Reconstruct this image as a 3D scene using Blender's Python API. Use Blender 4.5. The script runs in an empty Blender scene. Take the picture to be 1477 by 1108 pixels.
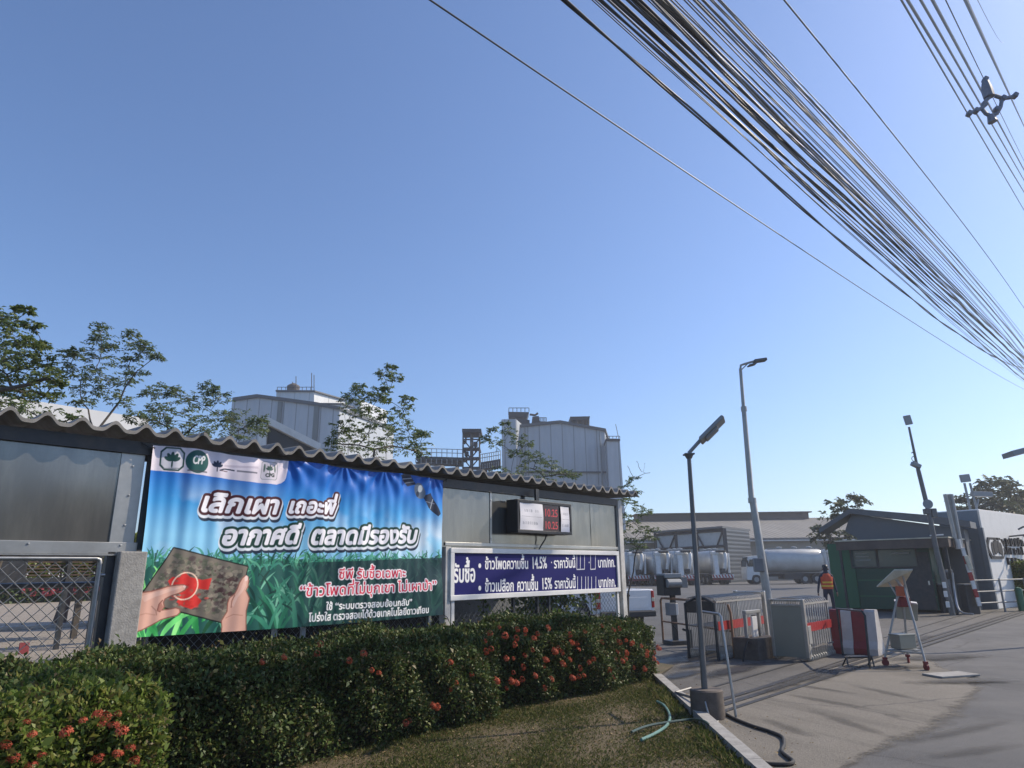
import bpy, bmesh, math, random
import numpy as np
from mathutils import Vector, Matrix, Euler
SC = bpy.context.scene
COL = SC.collection
# ---------------------------------------------------------------- camera
PITCH = math.atan((824 - 554) / 970.0)
ROLL = -0.0133
CAMH = 1.7
_cam = bpy.data.cameras.new("camera")
_cam.sensor_fit = 'HORIZONTAL'
_cam.sensor_width = 36.0
_cam.lens = 36.0 * 970.0 / 1477.0
_cam.clip_start = 0.05
_cam.clip_end = 3000.0
cam = bpy.data.objects.new("camera", _cam)
COL.objects.link(cam)
cam.location = (0, 0, CAMH)
_fw = Vector((0, math.cos(PITCH), math.sin(PITCH)))
_up0 = Vector((0, -math.sin(PITCH), math.cos(PITCH)))
_rt0 = Vector((1, 0, 0))
_rt = _rt0 * math.cos(ROLL) + _up0 * math.sin(ROLL)
_up = -_rt0 * math.sin(ROLL) + _up0 * math.cos(ROLL)
cam.rotation_euler = Matrix((_rt, _up, -_fw)).transposed().to_euler()
SC.camera = cam
# ---------------------------------------------------------------- sky, sun, exposure
SUN_AZ = 71.0      # degrees right of the view direction (+Y)
SUN_EL = 39.0
world = bpy.data.worlds.new("World")
SC.world = world
world.use_nodes = True
_n = world.node_tree.nodes
_bg = _n['Background']
_sky = _n.new('ShaderNodeTexSky')
_sky.sky_type = 'NISHITA'
_sky.sun_disc = False
_sky.sun_elevation = math.radians(SUN_EL)
_sky.sun_rotation = math.radians(SUN_AZ)
_sky.altitude = 20
_sky.air_density = 1.0
_sky.dust_density = 0.8
_sky.ozone_density = 6.0
_tint = _n.new('ShaderNodeMixRGB'); _tint.blend_type = 'MULTIPLY'; _tint.inputs[0].default_value = 1.0; _tint.inputs[2].default_value = (1.0, 1.0, 1.05, 1)
world.node_tree.links.new(_sky.outputs[0], _tint.inputs[1])
world.node_tree.links.new(_tint.outputs[0], _bg.inputs[0])
_bg.inputs[1].default_value = 0.14
_sl = bpy.data.lights.new("sun", 'SUN')
_sl.energy = 4.2
_sl.angle = math.radians(0.5)
_sl.color = (1.0, 0.87, 0.69)
sun = bpy.data.objects.new("sun", _sl)
COL.objects.link(sun)
_sd = Vector((math.sin(math.radians(SUN_AZ)) * math.cos(math.radians(SUN_EL)),
              math.cos(math.radians(SUN_AZ)) * math.cos(math.radians(SUN_EL)), math.sin(math.radians(SUN_EL))))
sun.rotation_euler = _sd.to_track_quat('Z', 'Y').to_euler()
sun.location = _sd * 60
SC.view_settings.view_transform = 'Standard'
SC.view_settings.look = 'None'
SC.view_settings.exposure = 0.3
SC.view_settings.gamma = 1.0
SC.view_settings.use_curve_mapping = False
# ---------------------------------------------------------------- measuring helpers (photo pixels -> places)
WA = math.radians(42.0)                    # the wall line runs 42 degrees right of the view
UV = Vector((math.sin(WA), math.cos(WA), 0))
NV = Vector((math.cos(WA), -math.sin(WA), 0))
ROTW = math.radians(48.0)                  # local x = along the wall, local y = away from the road
def ray(x, y):
    return _rt * ((x - 738.5) / 970.0) - _up * ((y - 554.0) / 970.0) + _fw
O = Vector((0, 0, CAMH))
def gp(x, y, z=0.0):
    d = ray(x, y); return O + d * ((z - CAMH) / d.z)
def at(x, y, Y):
    d = ray(x, y); return O + d * (Y / d.y)
def pl(x, y, nn):
    d = ray(x, y); return O + d * ((nn - O.dot(NV)) / d.dot(NV))
def pu(x, y, a):
    d = ray(x, y); return O + d * ((a - O.dot(UV)) / d.dot(UV))
def F(a, nn, z=0.0):
    p = UV * a + NV * nn; return Vector((p.x, p.y, z))
def an(p):
    return (p.dot(UV), p.dot(NV), p.z)
def wl(x, y, nn=-7.6):
    p = pl(x, y, nn); return (p.dot(UV), p.z)
# ---------------------------------------------------------------- mesh helpers
class MB:
    def __init__(s): s.v = []; s.f = []
    def add(s, vs, fs):
        k = len(s.v); s.v += [tuple(v) for v in vs]; s.f += [tuple(i + k for i in f) for f in fs]; return s
    def box(s, c, d, rot=None, bev=0.0):
        x, y, z = d[0] / 2, d[1] / 2, d[2] / 2
        if bev <= 0:
            vs = [Vector((sx * x, sy * y, sz * z)) for sx in (-1, 1) for sy in (-1, 1) for sz in (-1, 1)]
            fs = [(0, 1, 3, 2), (4, 6, 7, 5), (0, 4, 5, 1), (2, 3, 7, 6), (0, 2, 6, 4), (1, 5, 7, 3)]
        else:
            b = bmesh.new(); bmesh.ops.create_cube(b, size=1.0)
            for v in b.verts: v.co = Vector((v.co.x * d[0], v.co.y * d[1], v.co.z * d[2]))
            bmesh.ops.bevel(b, geom=b.edges[:], offset=min(bev, min(d) * .45), segments=2, affect='EDGES', profile=.5)
            b.verts.index_update()
            vs = [v.co.copy() for v in b.verts]; fs = [[v.index for v in f.verts] for f in b.faces]; b.free()
        if rot is not None:
            R = rot if isinstance(rot, Matrix) else Euler(rot).to_matrix()
            vs = [R @ v for v in vs]
        c = Vector(c)
        return s.add([v + c for v in vs], fs)
    def bb(s, p, q, bev=0.0):
        p = Vector(p); q = Vector(q)
        return s.box((p + q) / 2, [abs(q[i] - p[i]) for i in range(3)], None, bev)
    def tube(s, pts, r, seg=8, cap=True):
        pts = [Vector(p) for p in pts]; n = len(pts)
        rs = list(r) if hasattr(r, '__len__') else [r] * n
        k = len(s.v); prev = None
        for i, p in enumerate(pts):
            t = (pts[min(i + 1, n - 1)] - pts[max(i - 1, 0)]).normalized()
            if prev is None:
                a = Vector((0, 0, 1)) if abs(t.z) < .9 else Vector((1, 0, 0))
                prev = (a - t * a.dot(t)).normalized()
            else:
                prev = (prev - t * prev.dot(t)).normalized()
            b = t.cross(prev)
            for j in range(seg):
                w = 2 * math.pi * j / seg
                s.v.append(tuple(p + (prev * math.cos(w) + b * math.sin(w)) * rs[i]))
        for i in range(n - 1):
            for j in range(seg):
                j2 = (j + 1) % seg
                s.f.append((k + i * seg + j, k + i * seg + j2, k + (i + 1) * seg + j2, k + (i + 1) * seg + j))
        if cap:
            s.f.append(tuple(k + j for j in reversed(range(seg)))); s.f.append(tuple(k + (n - 1) * seg + j for j in range(seg)))
        return s
    def cyl(s, p, q, r, seg=12, r2=None):
        return s.tube([p, q], [r, r if r2 is None else r2], seg)
    def lathe(s, prof, c=(0, 0, 0), seg=20, M=None):
        k = len(s.v); c = Vector(c); n = len(prof)
        for r, z in prof:
            for j in range(seg):
                w = 2 * math.pi * j / seg
                v = Vector((r * math.cos(w), r * math.sin(w), z))
                if M is not None: v = M @ v
                s.v.append(tuple(v + c))
        for i in range(n - 1):
            for j in range(seg):
                j2 = (j + 1) % seg
                s.f.append((k + i * seg + j, k + i * seg + j2, k + (i + 1) * seg + j2, k + (i + 1) * seg + j))
        s.f.append(tuple(k + j for j in reversed(range(seg)))); s.f.append(tuple(k + (n - 1) * seg + j for j in range(seg)))
        return s
    def prism(s, poly, fn, t0, t1):
        """poly 2-D outline; fn(x, y, t) -> 3-D point; closed solid between t0 and t1"""
        n = len(poly); k = len(s.v)
        for t in (t0, t1):
            for x, y in poly: s.v.append(tuple(fn(x, y, t)))
        s.f.append(tuple(k + i for i in range(n))); s.f.append(tuple(k + n + i for i in reversed(range(n))))
        for i in range(n):
            j = (i + 1) % n
            s.f.append((k + i, k + n + i, k + n + j, k + j))
        return s
    def grid(s, nu, nv, fn):
        k = len(s.v)
        for j in range(nv + 1):
            for i in range(nu + 1): s.v.append(tuple(fn(i / nu, j / nv)))
        for j in range(nv):
            for i in range(nu):
                a = k + j * (nu + 1) + i
                s.f.append((a, a + 1, a + nu + 2, a + nu + 1))
        return s
    def build(s, name, mat, parent=None, smooth=False, fix=True):
        me = bpy.data.meshes.new(name)
        me.from_pydata(s.v, [], s.f)
        if fix:
            b = bmesh.new(); b.from_mesh(me); bmesh.ops.recalc_face_normals(b, faces=b.faces[:]); b.to_mesh(me); b.free()
        if smooth:
            me.polygons.foreach_set('use_smooth', [True] * len(me.polygons))
            try: me.set_sharp_from_angle(angle=math.radians(40))
            except Exception: pass
        me.materials.append(mat)
        return link(name, me, parent)
def link(name, me, parent=None):
    o = bpy.data.objects.new(name, me); COL.objects.link(o)
    if parent is not None: o.parent = parent
    return o
def tag(o, label=None, cat=None, group=None, kind=None):
    if label: o['label'] = label
    if cat: o['category'] = cat
    if group: o['group'] = group
    if kind: o['kind'] = kind
    return o
def thing(name, label, cat, loc=(0, 0, 0), rz=ROTW, group=None):
    o = bpy.data.objects.new(name, None); COL.objects.link(o)
    o.empty_display_size = .2
    o.location = loc; o.rotation_euler = (0, 0, rz)
    return tag(o, label, cat, group)
def dup(root, loc=None, rz=None, label=None, group=None):
    r = root.copy(); COL.objects.link(r)
    if loc is not None: r.location = loc
    if rz is not None: r.rotation_euler = (0, 0, rz)
    if label: r['label'] = label
    if group: r['group'] = group
    for ch in list(root.children):
        c = ch.copy(); COL.objects.link(c); c.parent = r
        for g in list(ch.children):
            d = g.copy(); COL.objects.link(d); d.parent = c
    return r
def npmesh(name, v, f, mat, parent=None, k=4):
    """fast mesh from numpy arrays; f is (n, k)"""
    me = bpy.data.meshes.new(name)
    me.vertices.add(len(v)); me.vertices.foreach_set('co', np.asarray(v, np.float32).ravel())
    me.loops.add(len(f) * k); me.loops.foreach_set('vertex_index', np.asarray(f, np.int32).ravel())
    me.polygons.add(len(f))
    me.polygons.foreach_set('loop_start', np.arange(0, len(f) * k, k, dtype=np.int32))
    me.polygons.foreach_set('loop_total', np.full(len(f), k, np.int32))
    me.update(calc_edges=True)
    me.materials.append(mat)
    return link(name, me, parent)
# ---------------------------------------------------------------- materials
def nt(name):
    m = bpy.data.materials.new(name); m.use_nodes = True
    return m, m.node_tree, m.node_tree.nodes['Principled BSDF']
def mat(name, col, rough=.6, metal=0.0, var=.18, scale=6.0, bump=0.0, bscale=40.0, dirt=0.0, dcol=(.08, .065, .05), dscale=2.0, spec=.5, coord='Object', stretch=(1, 1, 1), coat=0.0):
    m, t, b = nt(name); N = t.nodes; Lk = t.links.new
    tc = N.new('ShaderNodeTexCoord'); mp = N.new('ShaderNodeMapping'); Lk(tc.outputs[coord], mp.inputs[0]); mp.inputs['Scale'].default_value = stretch
    n1 = N.new('ShaderNodeTexNoise'); n1.inputs['Scale'].default_value = scale; n1.inputs['Detail'].default_value = 6; n1.inputs['Roughness'].default_value = .62
    Lk(mp.outputs[0], n1.inputs['Vector'])
    r = N.new('ShaderNodeValToRGB'); Lk(n1.outputs['Fac'], r.inputs[0])
    r.color_ramp.elements[0].position = .28; r.color_ramp.elements[1].position = .74
    r.color_ramp.elements[0].color = tuple(c * (1 - var) for c in col) + (1,)
    r.color_ramp.elements[1].color = tuple(min(1, c * (1 + var)) for c in col) + (1,)
    out = r.outputs[0]
    if dirt > 0:
        n2 = N.new('ShaderNodeTexNoise'); n2.inputs['Scale'].default_value = dscale; n2.inputs['Detail'].default_value = 8; n2.inputs['Roughness'].default_value = .7
        Lk(mp.outputs[0], n2.inputs['Vector'])
        mr = N.new('ShaderNodeMapRange'); mr.inputs[1].default_value = .45; mr.inputs[2].default_value = .72; mr.inputs[3].default_value = 0; mr.inputs[4].default_value = dirt
        Lk(n2.outputs['Fac'], mr.inputs[0])
        mx = N.new('ShaderNodeMixRGB'); Lk(mr.outputs[0], mx.inputs[0]); Lk(out, mx.inputs[1]); mx.inputs[2].default_value = tuple(dcol) + (1,)
        out = mx.outputs[0]
    Lk(out, b.inputs['Base Color'])
    rr = N.new('ShaderNodeMapRange'); rr.inputs[3].default_value = max(0.03, rough - .1); rr.inputs[4].default_value = min(1, rough + .1)
    Lk(n1.outputs['Fac'], rr.inputs[0]); Lk(rr.outputs[0], b.inputs['Roughness'])
    b.inputs['Metallic'].default_value = metal
    b.inputs['Specular IOR Level'].default_value = spec
    b.inputs['Coat Weight'].default_value = coat
    if bump > 0:
        n3 = N.new('ShaderNodeTexNoise'); n3.inputs['Scale'].default_value = bscale; n3.inputs['Detail'].default_value = 5
        Lk(mp.outputs[0], n3.inputs['Vector'])
        bp = N.new('ShaderNodeBump'); bp.inputs['Strength'].default_value = 1.0; bp.inputs['Distance'].default_value = bump
        Lk(n3.outputs['Fac'], bp.inputs['Height']); Lk(bp.outputs[0], b.inputs['Normal'])
    return m
def ribbed(name, col, pitch, axis='X', depth=.02, rough=.5, metal=.0, var=.1, dirt=.2, dscale=.15, stretch=(1, 1, .25)):
    """sheet cladding: noise colour plus a rib bump along one axis"""
    m = mat(name, col, rough, metal, var, .4, dirt=dirt, dscale=dscale, dcol=tuple(c * .55 for c in col), stretch=stretch)
    t = m.node_tree; N = t.nodes; Lk = t.links.new; b = N['Principled BSDF']
    tc = N.new('ShaderNodeTexCoord'); w = N.new('ShaderNodeTexWave'); w.wave_type = 'BANDS'; w.bands_direction = axis; w.wave_profile = 'SIN'
    w.inputs['Scale'].default_value = 0.314 / pitch * 1.0; w.inputs['Distortion'].default_value = 0
    Lk(tc.outputs['Object'], w.inputs['Vector'])
    bp = N.new('ShaderNodeBump'); bp.inputs['Distance'].default_value = depth; bp.inputs['Strength'].default_value = 1
    Lk(w.outputs['Fac'], bp.inputs['Height']); Lk(bp.outputs[0], b.inputs['Normal'])
    return m
def seams(m, pitch, width=.07, dark=.55):
    """joint lines between cladding sheets, straight down"""
    t = m.node_tree; N = t.nodes; Lk = t.links.new; b = N['Principled BSDF']; src = b.inputs['Base Color'].links[0].from_socket
    tc = N.new('ShaderNodeTexCoord'); sx_ = N.new('ShaderNodeSeparateXYZ'); Lk(tc.outputs['Object'], sx_.inputs[0])
    md = N.new('ShaderNodeMath'); md.operation = 'PINGPONG'; md.inputs[1].default_value = pitch / 2; Lk(sx_.outputs[0], md.inputs[0])
    lt = N.new('ShaderNodeMath'); lt.operation = 'LESS_THAN'; lt.inputs[1].default_value = width; Lk(md.outputs[0], lt.inputs[0])
    mx = N.new('ShaderNodeMixRGB'); mx.blend_type = 'MULTIPLY'; mx.inputs[2].default_value = (dark, dark, dark, 1); Lk(lt.outputs[0], mx.inputs[0]); Lk(src, mx.inputs[1]); Lk(mx.outputs[0], b.inputs['Base Color'])
    return m
def leafmat(name, cols, trans=.25, rough=.45, spec=.4):
    m, t, b = nt(name); N = t.nodes; Lk = t.links.new
    g = N.new('ShaderNodeNewGeometry'); r = N.new('ShaderNodeValToRGB'); Lk(g.outputs['Random Per Island'], r.inputs[0])
    e = r.color_ramp.elements
    while len(e) < len(cols): e.new(.5)
    for i, c in enumerate(cols):
        e[i].position = i / (len(cols) - 1); e[i].color = tuple(c) + (1,)
    Lk(r.outputs[0], b.inputs['Base Color']); b.inputs['Roughness'].default_value = rough; b.inputs['Specular IOR Level'].default_value = spec
    tr = N.new('ShaderNodeBsdfTranslucent'); Lk(r.outputs[0], tr.inputs[0])
    mx = N.new('ShaderNodeMixShader'); mx.inputs[0].default_value = trans
    Lk(b.outputs[0], mx.inputs[1]); Lk(tr.outputs[0], mx.inputs[2]); Lk(mx.outputs[0], N['Material Output'].inputs[0])
    return m
def vcolmat(name, rough=.45, spec=.4, emit=0.0):
    m, t, b = nt(name); N = t.nodes; Lk = t.links.new
    a = N.new('ShaderNodeVertexColor'); a.layer_name = 'print'
    Lk(a.outputs[0], b.inputs['Base Color']); b.inputs['Roughness'].default_value = rough; b.inputs['Specular IOR Level'].default_value = spec
    if emit > 0:
        Lk(a.outputs[0], b.inputs['Emission Color']); b.inputs['Emission Strength'].default_value = emit
    return m
M = {}
M['galv'] = mat('galvanised_steel', (.36, .37, .38), .42, .75, .15, 9, dirt=.35, dcol=(.14, .12, .1))
M['steel'] = mat('stainless_steel', (.55, .54, .52), .3, .85, .12, 12, dirt=.3, dcol=(.25, .2, .15))
M['darksteel'] = mat('dark_painted_steel', (.045, .048, .052), .5, .3, .25, 8, dirt=.3, dcol=(.12, .09, .06))
M['greypaint'] = mat('grey_painted_steel', (.2, .21, .22), .5, .2, .15, 8, dirt=.3)
M['white'] = mat('white_paint', (.72, .71, .68), .45, 0, .06, 5, dirt=.35, dcol=(.35, .31, .26))
M['white_metal'] = mat('white_enamel', (.78, .77, .75), .35, 0, .05, 5, dirt=.25, dcol=(.4, .36, .3))
M['cream'] = mat('cream_paint', (.6, .55, .42), .5, 0, .1, 6, dirt=.4)
M['concrete'] = mat('weathered_concrete', (.33, .32, .30), .85, 0, .22, 14, bump=.004, bscale=60, dirt=.5, dcol=(.13, .12, .11), dscale=5)
M['concrete_dark'] = mat('stained_concrete', (.12, .10, .085), .85, 0, .3, 10, bump=.004, bscale=60, dirt=.5, dcol=(.05, .045, .04), dscale=4)
M['black'] = mat('black_plastic', (.018, .018, .02), .45, 0, .3, 10)
M['rubber'] = mat('black_rubber', (.02, .02, .021), .7, 0, .35, 12)
M['rust'] = mat('rusty_pipe', (.26, .15, .09), .65, .2, .35, 18, dirt=.5, dcol=(.1, .06, .04))
M['red'] = mat('red_paint', (.36, .025, .025), .45, 0, .15, 9, dirt=.25, dcol=(.2, .05, .04))
M['redfade'] = mat('faded_shaded_red', (.2, .022, .025), .5, 0, .2, 5, dirt=.35, dcol=(.16, .07, .06))  # faded red, darkened further to paint in the barrier's shade
M['glass'] = mat('dark_glass', (.02, .03, .035), .08, 0, .2, 3, spec=.8)
M['wood'] = mat('dark_brown_wood', (.085, .05, .035), .7, 0, .3, 8, dirt=.4)
M['tyre'] = M['rubber']
M['bark'] = mat('bark', (.085, .072, .058), .9, 0, .35, 14, bump=.006, bscale=50)
M['cable'] = mat('black_cable_sheath', (.055, .062, .078), .5, 0, .1, .5, spec=.4)
M['yellow'] = mat('yellow_paint', (.6, .4, .03), .5, 0, .12, 9)
# ---------------------------------------------------------------- printed artwork: colours per vertex on a fine sheet, drawn from outlines
def lin(c):
    c = np.asarray(c, float) / 255.0
    return np.where(c <= .04045, c / 12.92, ((c + .055) / 1.055) ** 2.4)
_gl = {}
def _outline(s):
    if s in _gl: return _gl[s]
    c = bpy.data.curves.new('lettering', 'FONT'); c.body = s; c.size = 1.0
    o = bpy.data.objects.new('lettering', c)
    COL.objects.link(o)
    dg = bpy.context.evaluated_depsgraph_get()
    cu = o.to_curve(dg)
    polys = []
    for sp in cu.splines:
        P = sp.bezier_points; n = len(P); pts = []
        for i in range(n):
            a, b = P[i], P[(i + 1) % n]
            p0, p1, p2, p3 = a.co, a.handle_right, b.handle_left, b.co
            for t in (0, .25, .5, .75):
                q = p0 * (1 - t) ** 3 + p1 * 3 * t * (1 - t) ** 2 + p2 * 3 * t * t * (1 - t) + p3 * t ** 3
                pts.append((q.x, q.y))
        if len(pts) > 2: polys.append(np.array(pts))
    o.to_curve_clear()
    bpy.data.objects.remove(o); bpy.data.curves.remove(c)
    _gl[s] = polys
    return polys
def _mx(s):
    return max(p[:, 0].max() for p in _outline(s))
_adv = {}
def adv(ch):
    if ch == ' ': return .26
    if ch not in _adv: _adv[ch] = _mx(ch + 'ก') - _mx('ก')
    return _adv[ch]
UPPER = 'ัิีึื็'; TONE = '่้๊๋์'; LOWER = 'ุู'
def layout(s):
    """outlines of a Thai line, tone marks stacked over upper vowels"""
    x = 0.0; out = []; prev = ''; base = ''
    for ch in s:
        dx = dy = 0.0
        if ch in TONE and prev in UPPER: dy = .19
        if (ch in TONE or ch in UPPER) and base == 'ป': dx = -.1
        if ch != ' ':
            for p in _outline(ch): out.append(p + np.array([x + dx, dy]))
        if ch not in TONE and ch not in UPPER and ch not in LOWER:
            x += adv(ch); base = ch
        prev = ch
    return out, x
class Art:
    def __init__(s, w, h, cell, base):
        s.w, s.h, s.c = w, h, cell
        s.nx, s.ny = int(round(w / cell)) + 1, int(round(h / cell)) + 1
        s.img = np.zeros((s.ny, s.nx, 3)); s.img[:] = lin(base)
        s.xs = np.linspace(0, w, s.nx); s.ys = np.linspace(0, h, s.ny)
    def cover(s, polys, ss=3, dil=0.0):
        """coverage (bbox slice, alpha) of outlines, non-zero winding, grown by dil metres"""
        A = np.concatenate(polys); pad = dil + 3 * s.c
        i0 = max(0, int((A[:, 0].min() - pad) / s.c)); i1 = min(s.nx - 1, int((A[:, 0].max() + pad) / s.c) + 1)
        j0 = max(0, int((A[:, 1].min() - pad) / s.c)); j1 = min(s.ny - 1, int((A[:, 1].max() + pad) / s.c) + 1)
        if i1 <= i0 or j1 <= j0: return None
        W, Hh = (i1 - i0 + 1) * ss, (j1 - j0 + 1) * ss
        f = s.c / ss; x0, y0 = (i0 - .5) * s.c, (j0 - .5) * s.c
        D = np.zeros((Hh, W + 1))
        for P in polys:
            X = (P[:, 0] - x0) / f - .5; Y = (P[:, 1] - y0) / f - .5
            for k in range(len(P)):
                xa, ya = X[k - 1], Y[k - 1]; xb, yb = X[k], Y[k]
                if ya == yb: continue
                sg = 1 if yb > ya else -1
                lo, hi = (ya, yb) if ya < yb else (yb, ya)
                r0, r1 = max(0, math.ceil(lo)), min(Hh - 1, math.ceil(hi) - 1)
                if r1 < r0: continue
                rr = np.arange(r0, r1 + 1)
                xx = np.clip(np.ceil(xa + (rr - ya) * (xb - xa) / (yb - ya)), 0, W).astype(int)
                D[rr, xx] += sg
        m = (np.cumsum(D, 1)[:, :W] != 0)
        if dil > 0:
            r = int(round(dil / f)); acc = np.zeros_like(m)
            for dy in range(-r, r + 1):
                wdt = int(math.sqrt(max(0, r * r - dy * dy)))
                cs = np.cumsum(np.pad(m.astype(np.int32), ((0, 0), (wdt + 1, wdt))), 1)
                h = (cs[:, 2 * wdt + 1:] - cs[:, :-(2 * wdt + 1)]) > 0 if wdt > 0 else m
                if dy >= 0: acc[dy:] |= h[:Hh - dy]
                else: acc[:dy] |= h[-dy:]
            m = acc
        al = m.reshape(j1 - j0 + 1, ss, i1 - i0 + 1, ss).mean((1, 3))
        return (slice(j0, j1 + 1), slice(i0, i1 + 1)), al
    def fill(s, polys, col, alpha=1.0, dil=0.0, ss=3):
        polys = [np.asarray(p, float) for p in polys]
        r = s.cover(polys, ss, dil)
        if r is None: return
        sl, al = r; al = (al * alpha)[..., None]
        s.img[sl] = s.img[sl] * (1 - al) + lin(col) * al
    def ell(s, x, y, rx, ry, col, alpha=1.0, rot=0.0):
        t = np.linspace(0, 2 * math.pi, 28)[:-1]
        X, Y = rx * np.cos(t), ry * np.sin(t)
        s.fill([np.stack([x + X * math.cos(rot) - Y * math.sin(rot), y + X * math.sin(rot) + Y * math.cos(rot)], 1)], col, alpha)
    def line(s, pts, wdt, col, alpha=1.0):
        pts = [np.array(p, float) for p in pts]
        for a, b in zip(pts[:-1], pts[1:]):
            d = b - a; L = math.hypot(*d) + 1e-9; n = np.array([-d[1], d[0]]) / L * wdt / 2
            s.fill([[a + n, b + n, b - n, a - n]], col, alpha, ss=2)
    def text(s, t, p, q, hgt, layers, slant=0.0):
        """line of text from baseline point p to q (metres), consonant height hgt; layers = [(grow, colour, dx, dy)]"""
        polys, w = layout(t)
        p = np.array(p, float); q = np.array(q, float); d = q - p; kx = math.hypot(*d) / w; ky = hgt / .555
        e = d / math.hypot(*d); nrm = np.array([-e[1], e[0]])
        out = [p + (P[:, :1] * kx + P[:, 1:] * ky * slant) * e + P[:, 1:] * ky * nrm for P in polys]
        for g, c, dx, dy in layers:
            s.fill([o + np.array([dx, dy]) for o in out], c, 1.0, g)
    def sheet(s, name, fn, material, parent, smooth=True):
        X, Y = np.meshgrid(s.xs, s.ys)
        v = fn(X.ravel(), Y.ravel())
        a = (np.arange(s.ny - 1)[:, None] * s.nx + np.arange(s.nx - 1)[None]).ravel()
        f = np.stack([a, a + 1, a + s.nx + 1, a + s.nx], 1)
        o = npmesh(name, v, f, material, parent)
        ca = o.data.color_attributes.new('print', 'FLOAT_COLOR', 'POINT')
        ca.data.foreach_set('color', np.concatenate([s.img.reshape(-1, 3), np.ones((s.nx * s.ny, 1))], 1).astype(np.float32).ravel())
        if smooth: o.data.polygons.foreach_set('use_smooth', [True] * len(o.data.polygons))
        return o
def lotus(A, x, y, r, col):
    for k, (an_, ln) in enumerate(((-62, .8), (62, .8), (-32, .95), (32, .95), (0, 1.0))):
        w = math.radians(an_)
        A.ell(x + math.sin(w) * r * .5, y + math.cos(w) * r * .5 - r * .25, r * .2, r * .52 * ln, col, 1, -w)
    A.ell(x, y - r * .55, r * .09, r * .4, col)
# ---------------------------------------------------------------- ground
def sheet_poly(name, pts, z, m, kind='structure'):
    b = bmesh.new(); vs = [b.verts.new((p[0], p[1], z)) for p in pts]; b.faces.new(vs)
    bmesh.ops.triangulate(b, faces=b.faces[:])
    me = bpy.data.meshes.new(name); b.to_mesh(me); b.free()
    if len(me.polygons) and me.polygons[0].normal.z < 0: me.flip_normals()
    me.materials.append(m); return tag(link(name, me), kind=kind)
def groundmat(name, c1, c2, c3, rough=.85, grit=60, big=.25, stretch=(1, 1, 1), rot=0.0, cracks=True, wet_shade=0.0):
    """c1 base, c2 worn patches, c3 oil and tyre stains"""
    m, t, b = nt(name); N = t.nodes; Lk = t.links.new
    tc = N.new('ShaderNodeTexCoord'); mp = N.new('ShaderNodeMapping'); Lk(tc.outputs['Object'], mp.inputs[0])
    mp.inputs['Rotation'].default_value = (0, 0, rot); 
    mp2 = N.new('ShaderNodeMapping'); Lk(mp.outputs[0], mp2.inputs[0]); mp2.inputs['Scale'].default_value = stretch
    def noise(sc, det, vec, ro=.6):
        n = N.new('ShaderNodeTexNoise'); n.inputs['Scale'].default_value = sc; n.inputs['Detail'].default_value = det; n.inputs['Roughness'].default_value = ro
        Lk(vec, n.inputs['Vector']); return n.outputs['Fac']
    def rng(x, a, b_, c, d):
        r = N.new('ShaderNodeMapRange'); Lk(x, r.inputs[0])
        for i, v in enumerate((a, b_, c, d)): r.inputs[i + 1].default_value = v
        return r.outputs[0]
    def mix(f, a, b_, mode='MIX'):
        r = N.new('ShaderNodeMixRGB'); r.blend_type = mode
        if isinstance(f, float): r.inputs[0].default_value = f
        else: Lk(f, r.inputs[0])
        for i, v in ((1, a), (2, b_)):
            if isinstance(v, tuple): r.inputs[i].default_value = v + (1,)
            else: Lk(v, r.inputs[i])
        return r.outputs[0]
    o = mix(rng(noise(big, 7, mp.outputs[0]), .38, .62, 0, 1), c1, c2)
    o = mix(rng(noise(.9, 8, mp2.outputs[0], .68), .5, .74, 0, .85), o, c3)
    g = noise(grit, 4, mp.outputs[0], .75)
    o = mix(rng(g, .3, .7, .0, .8), o, mix(1.0, o, (.5, .5, .5), 'MULTIPLY'))
    if cracks:
        v = N.new('ShaderNodeTexVoronoi'); v.feature = 'DISTANCE_TO_EDGE'; v.inputs['Scale'].default_value = .35
        wn = N.new('ShaderNodeTexNoise'); wn.inputs['Scale'].default_value = 1.3; wn.inputs['Detail'].default_value = 4; Lk(mp.outputs[0], wn.inputs['Vector'])
        mm = N.new('ShaderNodeMixRGB'); mm.inputs[0].default_value = .35; Lk(mp.outputs[0], mm.inputs[1]); Lk(wn.outputs['Color'], mm.inputs[2]); Lk(mm.outputs[0], v.inputs['Vector'])
        o = mix(rng(v.outputs['Distance'], .0, .006, .55, 0), o, (.03, .028, .026))
    Lk(o, b.inputs['Base Color'])
    Lk(rng(g, .3, .7, rough - .12, min(1, rough + .1)), b.inputs['Roughness'])
    bp = N.new('ShaderNodeBump'); bp.inputs['Distance'].default_value = .012; Lk(g, bp.inputs['Height']); Lk(bp.outputs[0], b.inputs['Normal'])
    return m
M['asphalt'] = groundmat('asphalt', (.125, .124, .124), (.175, .17, .163), (.085, .082, .078), grit=80, big=.6)
M['yard'] = groundmat('yard_asphalt', (.1, .1, .1), (.13, .128, .125), (.065, .063, .06), grit=30, big=.08, stretch=(.12, .9, 1), rot=0, cracks=False)
M['apron'] = groundmat('apron_concrete', (.215, .192, .158), (.26, .235, .195), (.125, .112, .092), grit=55, big=.5, stretch=(.2, 1.9, 1), rot=1.13)
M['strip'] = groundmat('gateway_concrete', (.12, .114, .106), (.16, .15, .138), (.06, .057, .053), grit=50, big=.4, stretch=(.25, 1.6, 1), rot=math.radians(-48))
M['soil'] = groundmat('dry_soil', (.13, .1, .05), (.17, .125, .07), (.06, .07, .025), grit=45, big=1.6, cracks=False)
M['paving'] = mat('block_paving', (.25, .21, .17), .9, 0, .25, 3, bump=.004, dirt=.4)
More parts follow.
